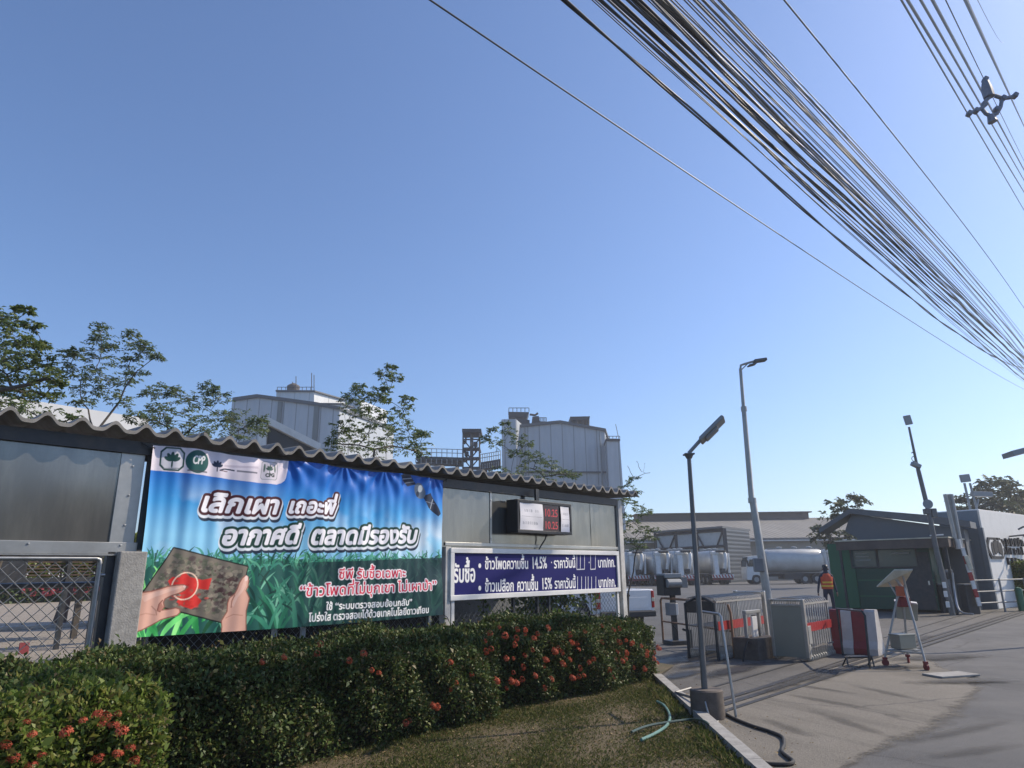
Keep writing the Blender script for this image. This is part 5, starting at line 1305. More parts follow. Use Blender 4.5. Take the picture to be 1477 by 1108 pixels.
bb_ = boom('right raised barrier arm, red and white, below the pale double post', (1402, 886), (1413, 874, 1388, 790), Y_, 7)
o = MB()
for dx in (0, 9):
    p, q = rel(bb_, at(1381 + dx * .7, 792, bb_.location.y), at(1363 + dx, 713, bb_.location.y)); o.tube([p, q], .07, 8)
p, q = rel(bb_, at(1386, 792, bb_.location.y + .1), at(1368, 713, bb_.location.y + .1)); o.tube([p, q], .1, 8)
o.build('channel_arm', M['palepole'], bb_)
o = MB(); p, q = rel(bb_, at(1381, 778, bb_.location.y - .2), at(1384, 792, bb_.location.y - .2)); o.tube([p, q], .1, 8); o.build('counterweight', M['white'], bb_)
o = MB(); c, = rel(bb_, at(1397, 812, bb_.location.y - .35)); o.box(c, (.16, .05, .52), (0, -.2, 0), .03); o.build('reflector', M['cream'], bb_)
hp = thing('hoop_guard', 'bent steel pipe hoop guarding the barrier machines', 'guard rail', gp(1378, 890), 0)
o = MB(); o.tube(smooth_pts(rel(hp, at(1374, 826, Y_), at(1376, 850, Y_), at(1381, 875, Y_ - .3), at(1389, 884, Y_ - .6), at(1404, 886, Y_ - 1))), .035, 8); o.build('hoop', M['galv'], hp, True)
tw_ = thing('card_reader_post', 'grey card reader post between the raised barrier arms', 'post', gp(1376, 884), 0)
o = MB(); o.bb((-.16, -.14, 0), (.16, .14, 1.55), .03); o.build('post', M['greypaint'], tw_); o = MB(); o.bb((-.12, -.16, 1.2), (.12, -.141, 1.45), .01); o.build('reader', M['black'], tw_)
for k, (x, y) in enumerate(((1362, 844), (1364, 857), (1367, 872))): pb(tw_, x, y, (.13, .03, .2), M['white'], 'marker_plate', None, Y_ - .45, .01)
# sign wall
sn = -4.6
sa0 = an(pl(1416, 760, sn))[0] + .0
SW = thing('sign_wall', 'tall white company sign wall with emblem and three rows of dark raised lettering, right edge', 'sign wall', F(sa0, sn, 0), ROTW - math.radians(9))
zt_ = an(pl(1413, 735, sn))[2]
o = MB(); o.bb((0, 0, 0), (14, 1.55, zt_), .02); o.build('wall', mat('white_render', (.75, .75, .73), .7, 0, .06, 1, dirt=.3, dcol=(.3, .3, .29), dscale=1), SW)
o = MB(); o.bb((-.12, .02, 0), (-.002, 1.5, zt_ - .05), .01); o.bb((-.16, -.06, 0), (-.002, .12, zt_ - .75), .01); o.build('end_pillar', mat('shaded_pillar_render', (.2, .225, .245), .6, 0, .1, 1, dirt=.25), SW)  # white wall's end painted grey-blue, its shade put into the colour
_sx = Vector((math.cos(ROTW - math.radians(9)), math.sin(ROTW - math.radians(9)), 0)); _sn = Vector((_sx.y, -_sx.x, 0)); _s0 = F(sa0, sn, 0)
def swp(x, y):
    d = ray(x, y); p = O + d * ((_s0 - O).dot(_sn) / d.dot(_sn)); return ((p - _s0).dot(_sx), p.z)
M['letter'] = mat('dark_bronze_letters', (.02, .02, .022), .7, .0, .2, 6)
r = random.Random(4)
for (xa, ya, xb, yb, hh) in ((1432, 787, 1480, 795, 1), (1446, 800, 1480, 805, 1), (1453, 815, 1480, 817, .9)):
    (x0_, z0_), (x1_, z1_) = swp(xa, ya), swp(xb, yb); x = x0_; o = MB()
    x1_ = min(x1_, 13.5)
    while x < x1_ - .3:
        w_ = r.uniform(.22, .34); h_ = r.uniform(.26, .34) * hh
        o.bb((x, -.09, z0_), (x + w_ * .26, -.002, z0_ + h_))
        if r.random() < .7: o.bb((x + w_ * .7, -.0895, z0_), (x + w_, -.002, z0_ + h_ * r.uniform(.7, 1.2)))
        if r.random() < .6: o.bb((x + w_ * .26, -.089, z0_ + h_ * .75), (x + w_ * .7, -.002, z0_ + h_ * .95))
        else: o.bb((x + w_ * .26, -.0885, z0_), (x + w_ * .7, -.002, z0_ + h_ * .22))
        x += w_ + r.uniform(.12, .3)
    o.build('lettering', M['letter'], SW)
(x0_, z0_), (x1_, z1_) = swp(1428, 806), swp(1440, 776)
ew, eh = 2.0, (z1_ - z0_); ex = x0_ - .2
def rr_poly(x, z, w, h, c): return [(x + c, z), (x + w - c, z), (x + w, z + c), (x + w, z + h - c), (x + w - c, z + h), (x + c, z + h), (x, z + h - c), (x, z + c)]
fn = lambda x, z, t: (x, t, z)
o = MB(); o.prism(rr_poly(ex, z0_, ew, eh, .3), fn, -.06, -.002); em = o.build('emblem', M['letter'], SW)
o = MB(); o.prism(rr_poly(ex + .12, z0_ + .1, ew - .24, eh - .2, .25), fn, -.075, -.0605); o.build('emblem_face', M['white'], em)
o = MB()
for k, (dx, w_) in enumerate(((-.5, .2), (.5, .2), (0, .22), (-.25, .2), (.25, .2))):
    pts = [(ex + ew / 2 + dx + w_ * math.cos(t) * .8, z0_ + eh * .6 + .28 * math.sin(t) - abs(dx) * .25) for t in np.linspace(0, 6.283, 13)[:-1]]
    o.prism(pts, fn, -.09 - k * .003, -.0755)
o.bb((ex + ew / 2 - .05, -.088, z0_ + .25), (ex + ew / 2 + .05, -.0755, z0_ + eh * .5)); o.build('emblem_flower', M['letter'], em)
for k in range(2):
    (xa_, za_), (xb_, zb_) = swp(1431 + k * 22, 762), swp(1449 + k * 22, 760 + k * 6); o = MB()
    o.tube([(xa_, -.9, za_ - .1), (xa_, -1.1, za_), (xb_, -1.0, za_ + .02), (xb_ + .4, -.6, za_ - .25), (xb_ + .3, -.01, za_ - .3)], .035, 6); o.build('lamp_arm', M['dullpole'], SW)
# vertical lettering on the end pillar
def tx_mesh(s, size, depth):
    c = bpy.data.curves.new('lettering', 'FONT'); c.body = s; c.size = size; c.extrude = depth
    ob = bpy.data.objects.new('lettering', c); COL.objects.link(ob)
    me = bpy.data.meshes.new_from_object(ob.evaluated_get(bpy.context.evaluated_depsgraph_get())); bpy.data.objects.remove(ob); return me
me = tx_mesh('VIOII', .85, .01); me.materials.append(M['lampgrey']); lo = link('lettering', me, SW)
lo.matrix_local = Matrix(((0, 0, -1, -.14), (0, -1, 0, 0.0), (1, 0, 0, 0), (0, 0, 0, 1)))
lo.matrix_local = Matrix.Translation((-.136, 1.0, .55)) @ Matrix(((0, 0, -1, 0), (0, 1, 0, 0), (1, 0, 0, 0), (0, 0, 0, 1))).to_4x4()
# twin post lamp above the sign
tl_ = thing('twin_post_lamp', 'square lamp held on two thin posts above the sign wall pillar', 'lamp', Vector((at(1405, 740, 30).x, at(1405, 740, 30).y, 0)), 0)
o = MB(); p = rel(tl_, at(1391, 697, 30), at(1401, 742, 30), at(1399, 697, 30), at(1411, 742, 30)); o.tube([zz_(p[1], 0), p[1], p[0]], .05, 8); o.tube([zz_(p[3], 0), p[3], p[2]], .05, 8); o.build('posts', M['lampgrey'], tl_)
pb(tl_, 1392, 690, (.42, .12, .34), M['lampgrey'], 'lamp_head', (0, -.1, 0), 30)
pb(tl_, 1416, 713, (.85, .24, .22), M['lampgrey'], 'camera', (0, .05, 0), 30)
o = MB(); p, q = rel(tl_, at(1411, 720, 30), at(1408, 735, 30)); o.tube([q, p], .05, 6); o.build('camera_arm', M['lampgrey'], tl_)
# clipped hedge and low fence under the sign
hd = thing('clipped_hedge', 'clipped green box hedge below the white sign wall', 'hedge', F(sa0 + 2.6, sn + .9, 0), ROTW)
rs = np.random.RandomState(9); n = 9000
P = np.stack([rs.rand(n) * 9, -.1 + rs.rand(n) * .8, rs.rand(n) * 1.75], 1); sd_ = rs.randint(0, 3, n)
P[sd_ == 0, 1] = -.1; P[sd_ == 1, 2] = 1.75; P[sd_ == 2, 0] = 0; P += rs.normal(0, .04, P.shape); D = rs.normal(0, 1, (n, 3)); D[:, 2] += .4
v, f = leaf_quads(P, D, rs.normal(0, .7, (n, 3)) + np.array([0, -.5, .6]), rs.uniform(.07, .14, n), rs.uniform(.04, .07, n)); npmesh('foliage', v, f, M['bush_leaf'], hd)
o = MB(); o.bb((.1, 0, 0), (8.9, .6, 1.65), .1); o.build('twigs', M['twig'], hd)
fe = thing('low_gate', 'low grey tubular gate standing in front of the sign wall', 'gate', gp(1413, 885), ROTW - math.radians(24))
o = MB()
for z in (.35, .75, 1.15): o.tube([(0, 0, z), (9, 0, z)], .025, 6)
for x in np.arange(0, 9.1, 1.5): o.tube([(x, 0, 0), (x, 0, 1.2)], .035, 6)
o.build('frame', M['greypaint'], fe)
fp = thing('green_post', 'short green post at the right edge by the low gate', 'post', gp(1475, 882), 0)
o = MB(); o.lathe([(.12, 0), (.12, .8), (.08, .86), (0, .88)], (0, 0, 0), 12); o.build('post', M['greencab'], fp, True)
# lamp head entering at the right edge
rl_ = thing('street_lamp', 'pale lamp head entering the picture at the right edge', 'street lamp', zz_(at(1560, 880, 16), 0), 0)
p = rel(rl_, at(1540, 700, 16), at(1490, 668, 16), at(1460, 650, 16), at(1500, 640, 16))
o = MB(); o.tube([(0, 0, 0), p[0], p[1]], [.09, .06, .04], 10); o.build('pole', M['palepole'], rl_, True)
o = MB(); k = [p[2], p[3], p[3] + Vector((.1, .5, .0)), p[2] + Vector((.05, .45, -.02))]; dn = Vector((.02, 0, -.12))
o.add(k + [q_ + dn for q_ in k], [(0, 1, 2, 3), (7, 6, 5, 4), (0, 4, 5, 1), (1, 5, 6, 2), (2, 6, 7, 3), (3, 7, 4, 0)]); o.build('lamp_head', M['lampgrey'], rl_)
o = MB(); o.tube([p[1], p[1].lerp(p[3], .5) + dn], .05, 8); o.build('neck', M['lampgrey'], rl_)
# guard in an orange vest, seen from behind
def skin_body(name, verts, edges, radii, m, parent, lv=2):
    me = bpy.data.meshes.new(name); me.from_pydata([tuple(v) for v in verts], edges, [])
    ob = link(name, me, None)
    sk = ob.modifiers.new('s', 'SKIN'); ob.modifiers.new('u', 'SUBSURF').levels = lv
    for i, r_ in enumerate(radii): me.skin_vertices[0].data[i].radius = (r_, r_ * .8) if not isinstance(r_, tuple) else r_
    me.skin_vertices[0].data[0].use_root = True
    bpy.context.view_layer.update()
    nm = bpy.data.meshes.new_from_object(ob.evaluated_get(bpy.context.evaluated_depsgraph_get()))
    bpy.data.objects.remove(ob); nm.materials.clear(); nm.materials.append(m); nm.polygons.foreach_set('use_smooth', [True] * len(nm.polygons))
    return link(name, nm, parent)
mp_ = at(1194, 850, 24.0)
PR = thing('person', 'person in orange safety vest with yellow bands and dark cap, back turned', 'person', (mp_.x, mp_.y, 0), math.radians(-12))
V = [(0, 0, .95), (0, .01, 1.12), (0, .02, 1.32), (0, .01, 1.45), (0, 0, 1.54), (0, -.01, 1.62), (0, 0, 1.72),
     (.17, .01, 1.42), (.23, .02, 1.2), (.25, -.04, .98), (.26, -.08, .88), (-.17, .01, 1.42), (-.25, .03, 1.18), (-.31, -.02, .95), (-.33, -.06, .85),
     (.1, 0, .9), (.11, -.03, .5), (.11, .02, .09), (.11, -.13, .04), (-.1, 0, .9), (-.12, -.02, .5), (-.14, .05, .09), (-.14, -.1, .04)]
E_ = [(0, 1), (1, 2), (2, 3), (3, 4), (4, 5), (5, 6), (3, 7), (7, 8), (8, 9), (9, 10), (3, 11), (11, 12), (12, 13), (13, 14), (0, 15), (15, 16), (16, 17), (17, 18), (0, 19), (19, 20), (20, 21), (21, 22)]
Rr = [.15, .145, .17, .13, .055, .085, .08, .07, .055, .045, .04, .07, .055, .045, .04, .095, .07, .05, .045, .095, .07, .05, .045]
skin_body('body', V, E_, Rr, mat('dark_work_clothes', (.03, .032, .05), .8, 0, .25, 9), PR)
def ringloft(name, rings, m, parent, seg=20):
    o = MB()
    o.lathe([(1, z) for z, *_ in rings], (0, 0, 0), seg); k = 0
    for (z, rx, ry, cx_, cy_) in rings:
        for j in range(seg):
            w = 2 * math.pi * j / seg; o.v[k] = (cx_ + rx * math.cos(w), cy_ + ry * math.sin(w), z); k += 1
    return o.build(name, m, parent, True)
M['vest'] = mat('orange_vest', (.62, .085, .03), .75, 0, .15, 12); M['hi'] = mat('yellow_reflective_band', (.75, .5, .05), .5, 0, .1, 10)
vs = ringloft('vest', [(.98, .19, .15, 0, .01), (1.1, .19, .155, 0, .01), (1.25, .205, .165, 0, .015), (1.36, .215, .155, 0, .015), (1.45, .17, .11, 0, .01), (1.49, .09, .08, 0, .0)], M['vest'], PR)
for z in (1.05, 1.17): ringloft('reflective_band', [(z, .196, .16, 0, .012), (z + .055, .2, .164, 0, .012)], M['hi'], vs)
ringloft('cap', [(1.68, .1, .115, 0, -.01), (1.72, .098, .112, 0, -.01), (1.77, .075, .085, 0, 0), (1.79, .02, .02, 0, 0)], M['black'], PR)
M['skin'] = mat('skin', (.25, .14, .09), .6, 0, .1, 9)
for sx in (-1, 1):
    o = MB(); o.lathe([(.012, 0), (.024, .02), (.02, .05), (.008, .06)], (sx * .092, 0, 1.6), 8); o.build('ear', M['skin'], PR, True)
hx = [(.262, -.085, .87), (-.333, -.065, .84)]
for h_ in hx:
    o = MB(); c = Vector(h_); o.box(c + Vector((0, 0, -.03)), (.045, .075, .08), None, .015)
    for k in range(4): o.tube([c + Vector((0, -.03 + k * .02, -.06)), c + Vector((.004, -.034 + k * .02, -.1)), c + Vector((.0, -.028 + k * .02, -.125 - .006 * (k in (1, 2)))) ], [.009, .0085, .007], 6)
    o.tube([c + Vector((0, -.04, -.02)), c + Vector((0, -.062, -.05)), c + Vector((0, -.06, -.078))], [.011, .0095, .008], 6)
    o.build('hand', M['skin'], PR, True)
# ---------------------------------------------------------------- things behind the fence, far buildings, lorries
M['clad'] = ribbed('grey_sheet_cladding', (.47, .5, .53), 1.1, 'X', .06, .55, .2, .08, .45)
M['cladlight'] = ribbed('pale_sheet_cladding', (.5, .52, .52), 1.1, 'X', .05, .55, .1, .06, .3)
M['cladw'] = ribbed('white_sheet_cladding', (.62, .64, .65), .9, 'X', .05, .5, .1, .06, .25)
M['oldroof'] = ribbed('old_fibre_roof', (.185, .178, .165), .8, 'X', .05, .9, 0, .2, .5, .08, (1, .25, 1))
seams(M['clad'], 1.9); seams(M['cladlight'], 1.9); seams(M['cladw'], 2.4, .06, .7)
M['iron'] = mat('dark_plant_iron', (.05, .052, .056), .6, .3, .25, .5)
M['eave'] = mat('dark_eave', (.09, .1, .11), .6, 0, .1, .5)
def ppx(root, pts, Y):
    return [at(x, y, Y) - Vector(root.location) for x, y in pts]
def block(root, name, pts, Y, vec, m, ground=True):
    """outline traced at its own distance Y, given real depth along vec"""
    P = ppx(root, pts, Y); vec = Vector(vec); n = len(P)
    o = MB(); o.add(P + [p + vec for p in P], [tuple(range(n)), tuple(reversed(range(n, 2 * n)))] + [(i, (i + 1) % n, n + (i + 1) % n, n + i) for i in range(n)])
    return o.build(name, m, root)
def floor_pt(x, Y): p = at(x, 820, Y); return Vector((p.x, p.y, 0))
def px_of(v):
    q = v - O; z = q.dot(_fw); return 738.5 + 970 * q.dot(_rt) / z, 554 - 970 * q.dot(_up) / z
def drop(x, y, Y):   # the foot on the ground below a photo point, as a photo pixel
    p = at(x, y, Y); return px_of(Vector((p.x, p.y, 0)))
# left mill building
Y1 = 100.0
mb1 = thing('mill_building', 'tall pale grey mill building with stepped upper block and rooftop tank, left of centre', 'building', floor_pt(410, Y1), 0)
bk = Vector((5.5, 16, 0))
f_ = [(335, 578), (370, 573), (400, 577), (455, 584.5), (490, 591)]
block(mb1, 'wall', f_ + [drop(490, 591, Y1), drop(335, 578, Y1)], Y1, bk, M['clad'])
P = ppx(mb1, f_, Y1 - .4); o = MB()
for a, b in zip(P[:-1], P[1:]):
    o.add([a, b, b + Vector((0, 0, .5)), a + Vector((0, 0, .5)), a + bk * 1.02, b + bk * 1.02, b + bk * 1.02 + Vector((0, 0, .5)), a + bk * 1.02 + Vector((0, 0, .5))], [(0, 1, 2, 3), (7, 6, 5, 4), (0, 4, 5, 1), (3, 2, 6, 7), (1, 5, 6, 2), (0, 3, 7, 4)])
rf1 = o.build('roof', M['eave'], mb1)
for xa, xb in ((401, 407), (453, 460)):
    block(mb1, 'shadow_joint', [(xa, 579.5), (xb, 580.5 if xa < 420 else 586.5), (xb - 2.5, 700), (xa - 2.5, 700)] if False else [(xa, 579 if xa < 420 else 586), (xb, 580 if xa < 420 else 587), drop(xb, 580, Y1), drop(xa, 580, Y1)], Y1 - .25, (0, .2, 0), mat('panel_joint', (.17, .19, .19), .6, 0, .1, .5))
block(mb1, 'upper_block', [(398.5, 564), (453, 564), (453, 600), (398.5, 600)], Y1 + 6, (6, 10, 0), M['cladw'])
P = ppx(mb1, [(397.5, 562.5), (454.5, 563), (454.5, 565), (397.5, 565)], Y1 + 5.7); o = MB(); vv = Vector((6.1, 10.5, 0)); o.add(P + [p + vv for p in P], [(0, 1, 2, 3), (7, 6, 5, 4), (0, 4, 5, 1), (1, 5, 6, 2), (2, 6, 7, 3), (3, 7, 4, 0)]); o.build('parapet', M['eave'], mb1)
block(mb1, 'side_block', [(452, 583), (492, 583), (492, 620), (452, 620)], Y1 + 7.5, (5.5, 10, 0), M['cladw'])
block(mb1, 'side_roof', [(450, 581), (494, 581.5), (494, 583), (450, 583)], Y1 + 7.2, (5.5, 10.5, 0), M['eave'])
block(mb1, 'stair_wing', [(498, 575), (520, 577), drop(520, 577, Y1 + 10), drop(498, 575, Y1 + 10)], Y1 + 10, (3, 8, 0), M['cladw'])
p, = ppx(mb1, [(423, 562)], Y1 + 9); o = MB(); o.lathe([(1.0, -.3), (1.05, .1), (1.05, .55), (.9, .7), (.5, .95), (.2, 1.1), (0, 1.1)], p, 20); o.build('rooftop_tank', mat('brown_tank', (.12, .1, .085), .7, 0, .2, .8), mb1, True)
o = MB()
for x, y0_, y1_ in ((427, 563, 543), (449.5, 563, 538), (453, 563, 541), (422, 560, 551)):
    a, b = ppx(mb1, [(x, y0_), (x, y1_)], Y1 + 8); o.tube([a, b], .07, 5)
for x in range(400, 454, 6):
    a, b = ppx(mb1, [(x, 563), (x, 558.5)], Y1 + 6.2); o.tube([a, b], .05, 4)
a, b = ppx(mb1, [(400, 558.5), (452, 558.5)], Y1 + 6.2); o.tube([a, b], .05, 4); o.build('railing', M['iron'], mb1)
# right mill building
Y2 = 110.0
mb2 = thing('mill_building', 'large grey gabled silo building right of the tower, machinery on its roof', 'building', floor_pt(800, Y2), 0)
f2 = [(725, 616), (748, 617), (808, 610.5), (872, 622)]
vec2 = (4.5, 22, 0)
block(mb2, 'wall', f2 + [drop(872, 622, Y2), drop(725, 616, Y2)], Y2, vec2, M['clad'])
P = ppx(mb2, [(746, 616.5), (808, 610), (874, 622)], Y2 - .4); o = MB(); vv = Vector((4.6, 22.6, 0)); up = Vector((0, 0, .45))
for a, b in zip(P[:-1], P[1:]): o.add([a, b, b + up, a + up, a + vv, b + vv, b + vv + up, a + vv + up], [(0, 1, 2, 3), (7, 6, 5, 4), (0, 4, 5, 1), (3, 2, 6, 7), (1, 5, 6, 2), (0, 3, 7, 4)])
o.build('roof', M['eave'], mb2)
block(mb2, 'ledge', [(728, 679.5), (874.5, 680), (874.5, 682), (728, 681.5)], Y2 - .5, (0, .45, 0), M['eave'])
block(mb2, 'corner_tower', [(723.5, 605), (744, 604.5), drop(744, 605, Y2 - 3), drop(723.5, 605, Y2 - 3)], Y2 - 3, (1.5, 6, 0), M['clad'])
for (nm, pts, dY, dep) in (('machine_house', [(733, 594), (763, 594.5), (760, 602), (734, 602)], 3, 4), ('machine_house', [(744, 602), (764, 606), (764, 616), (744, 618)], 1.5, 4), ('hopper', [(768, 601), (777, 600), (779, 608), (788, 608), (788, 612), (766, 616)], 3, 3), ('roof_cabin', [(822.5, 601), (851, 600.5), (850, 606), (823, 606)], 3, 5)):
    block(mb2, nm, pts, Y2 + dY, (0, dep, 0), M['iron'])
o = MB()
for x in (824.5, 832, 840, 848.5):
    a, b = ppx(mb2, [(x, 606), (x, 617)], Y2 + 3.5); o.tube([a, b], .22, 5); o.tube([a + Vector((0, 4, 0)), b + Vector((0, 4, 0))], .22, 5)
a, b = ppx(mb2, [(824, 612), (849, 615)], Y2 + 3.5); o.tube([a, b], .15, 5); o.build('cabin_stilts', M['iron'], mb2)
for x0_, x1_, y0_, Yq in ((734, 763, 594, 3), (778, 788, 608, 3)):
    o = MB()
    for x in np.linspace(x0_, x1_, 6):
        a, b = ppx(mb2, [(x, y0_), (x, y0_ - 5.5)], Y2 + Yq); o.tube([a, b], .06, 4)
    a, b = ppx(mb2, [(x0_, y0_ - 5.5), (x1_, y0_ - 5.5)], Y2 + Yq); o.tube([a, b], .06, 4); o.build('railing', M['iron'], mb2)
o = MB(); a, b, c = ppx(mb2, [(764, 598), (772, 599), (776, 596)], Y2 + 4); o.tube([a, b, c], .2, 5)
o.build('duct', M['iron'], mb2)
for x in (757, 865):
    a, b = ppx(mb2, [(x, 617 if x < 800 else 622), drop(x, 620, Y2 - .5)], Y2 - .5); o = MB(); o.tube([Vector((a.x, a.y, a.z)), Vector((a.x, a.y, 0))], .13, 6); o.build('downpipe', M['lampgrey'], mb2)
tw2 = thing('silo_tower', 'narrow grey clad tower at the right end of the silo building', 'tower', floor_pt(884, Y2 - 4), 0)
block(tw2, 'wall', [(874, 636), (894, 635.5), drop(896.5, 636, Y2 - 4), drop(875, 636, Y2 - 4)], Y2 - 4, (.6, 8, 0), M['clad'])
block(tw2, 'cap', [(873.5, 632.5), (894.5, 633), (894.5, 636), (873.5, 636)], Y2 - 4.3, (.6, 8.6, 0), M['iron'])
o = MB()
for x in np.linspace(874, 894, 5):
    a, b = ppx(tw2, [(x, 632.5), (x, 629)], Y2 - 4); o.tube([a, b], .05, 4)
a, b = ppx(tw2, [(892.5, 633), (888, 612)], Y2 - 3); o.tube([a, b], .05, 4); a, b = ppx(tw2, [(874, 629.3), (894, 629.3)], Y2 - 4); o.tube([a, b], .05, 4); o.build('railing', M['iron'], tw2)
# elevator tower and gallery
Y3 = 95.0
et = thing('elevator_tower', 'dark open steel bucket elevator tower between the trees and the silo building', 'tower', floor_pt(680, Y3), 0)
o = MB(); cols = {}
for x in (668, 679, 691.5):
    for dy in (0, 3.2):
        t_ = at(x, 621, Y3 + dy); b_ = Vector((t_.x, t_.y, 0)); q, r_ = rel(et, b_, t_); o.tube([q, r_], .12, 5); cols[(x, dy)] = r_
for y in (634, 647, 661, 675, 690):
    for dy in (0, 3.2):
        a, b = ppx(et, [(667, y), (692.5, y)], Y3 + dy); o.box((a + b) / 2, (abs(b.x - a.x), .2, .18))
    a, b = ppx(et, [(668, y), (668, y)], Y3); o.box(a + Vector((0, 1.6, 0)), (.2, 3.2, .25)); a, = ppx(et, [(691.5, y)], Y3); o.box(a + Vector((0, 1.6, 0)), (.2, 3.2, .25))
ys = [634, 647, 661, 675, 690]
for k in range(4):
    a, b = ppx(et, [(668, ys[k]), (679, ys[k + 1])], Y3); o.tube([a, b], .09, 4); a, b = ppx(et, [(691, ys[k]), (679, ys[k + 1])], Y3); o.tube([a, b], .09, 4)
o.build('frame', M['iron'], et)
for y in (647, 661, 675): 
    P = ppx(et, [(667, y), (692, y)], Y3); o = MB(); o.bb(P[0] + Vector((0, .1, .14)), P[1] + Vector((0, 3.1, .2))); o.build('platform', M['iron'], et)
block(et, 'roof', [(666.5, 618.5), (694, 618.5), (694, 623.5), (666.5, 623.5)], Y3 - .4, (0, 4.2, 0), M['iron'])
for x, y in ((672, 628), (686, 641), (673, 655)):
    p, = ppx(et, [(x, y)], Y3 + 1.5); o = MB(); o.box(p, (.6, .7, .7), None, .1); o.cyl(p, p - Vector((0, 0, 1.2)), .12, 8); o.build('gearbox', M['eave'], et)
o = MB()
for x in (681,):
    a = at(x, 622, Y3 + 1.6); q, r_ = rel(et, Vector((a.x, a.y, 0)), a); o.box((q + r_) / 2, (.35, .5, r_.z - q.z))
o.build('elevator_leg', mat('grey_leg', (.16, .17, .18), .5, .3, .1, .5), et)
gy = thing('conveyor_gallery', 'dark horizontal conveyor gallery left of the elevator tower', 'conveyor', floor_pt(640, Y3 + 1), 0)
def gallery(root, xa, ya, xb, yb, Y):
    o = MB(); a, b = ppx(root, [(xa, ya), (xb, yb)], Y)
    for dz, h in ((0, .5), (-.8, .25)):
        P = [a + Vector((0, 0, dz)), b + Vector((0, 0, dz)), b + Vector((0, 0, dz - h)), a + Vector((0, 0, dz - h))]; vv = Vector((0, 2, 0))
        o.add(P + [p + vv for p in P], [(0, 1, 2, 3), (7, 6, 5, 4), (0, 4, 5, 1), (1, 5, 6, 2), (2, 6, 7, 3), (3, 7, 4, 0)])
    o.build('deck', M['iron'], root)
    o = MB(); n = 9
    for i in range(n + 1):
        p = a.lerp(b, i / n); o.tube([p, p + Vector((0, 0, 1.15))], .05, 4); o.tube([p + Vector((0, 0, -.3)), p + Vector((0, 0, -1.0))], .07, 4)
    for dz in (.6, 1.15): o.tube([a + Vector((0, 0, dz)), b + Vector((0, 0, dz))], .05, 4)
    o.build('railing', M['lampgrey'], root)
gallery(gy, 600, 658, 667, 660, Y3 + 1)
o = MB()
for (x0_, y0_, x1_, y1_) in ((651, 664, 660, 676), (667, 664, 660, 676)): a, b = ppx(gy, [(x0_, y0_), (x1_, y1_)], Y3 + 1.5); o.tube([a, b], .12, 5)
a = at(605, 662, Y3 + 2); q, r_ = rel(gy, Vector((a.x, a.y, 0)), a); o.tube([q, r_], .2, 6); o.build('brace', M['iron'], gy)
gy2 = thing('conveyor_gallery', 'dark conveyor gallery joining the elevator tower to the silo building', 'conveyor', floor_pt(705, Y3 + 1), 0)
gallery(gy2, 693, 667, 722, 662, Y3 + 1)
o = MB()
for (x0_, y0_, x1_, y1_) in ((701, 672, 694, 686), (701, 672, 708, 684)): a, b = ppx(gy2, [(x0_, y0_), (x1_, y1_)], Y3 + 1.5); o.tube([a, b], .12, 5)
a = at(701, 668, Y3 + 2); q, r_ = rel(gy2, Vector((a.x, a.y, 0)), a); o.tube([q, r_], .2, 6)
o.build('brace', M['iron'], gy2)
# white hall and little grey roof behind the fence on the left
wh = thing('white_hall', 'long white hall wall showing between the trees at the left', 'building', floor_pt(60, 30), 0)
_wn = -60.0; _wp = [pl(x, y, _wn) - wh.location for x, y in ((-60, 561), (0, 570), (122, 585), (215, 604))]
_wz = sum(p.z for p in _wp) / 4
o = MB(); _a, _b = Vector((_wp[0].x, _wp[0].y, 0)), Vector((_wp[3].x, _wp[3].y, 0)); _v = -NV * 12
_q = [_a, _b, _b + _v, _a + _v]; o.add(_q + [Vector((p.x, p.y, _wp[0].z if k in (0, 3) else _wp[3].z)) for k, p in enumerate(_q)], [(3, 2, 1, 0), (4, 5, 6, 7), (0, 1, 5, 4), (1, 2, 6, 5), (2, 3, 7, 6), (3, 0, 4, 7)])
o.build('wall', mat('white_hall_render', (.72, .72, .7), .7, 0, .05, .6, dirt=.25, dcol=(.45, .44, .41), dscale=.4), wh)
lr = thing('lean_to_shed', 'grey lean-to roof with pale edge behind the banner roof', 'shed', floor_pt(410, 26), 0)
P = ppx(lr, [(385, 611), (462, 650)], 26); dv = Vector((-1.7, 4.6, 0)); o = MB(); tz = Vector((0, 0, .28))
o.add([P[0], P[1], P[1] + tz, P[0] + tz] + [q + dv for q in (P[0], P[1], P[1] + tz, P[0] + tz)], [(0, 1, 2, 3), (7, 6, 5, 4), (0, 4, 5, 1), (1, 5, 6, 2), (2, 6, 7, 3), (3, 7, 4, 0)]); o.build('roof', M['white'], lr)
block(lr, 'gable_wall', [(383, 614), (460, 652), drop(460, 652, 26.3), drop(383, 614, 26.3)], 26.3, (-1.6, 4.2, 0), mat('dark_gable', (.1, .1, .1), .8, 0, .15, 1))
block(lr, 'end_post', [(374, 615), (386, 611.5), drop(386, 612, 26.2), drop(374, 615, 26.2)], 26.2, (0, .3, 0), M['white'])
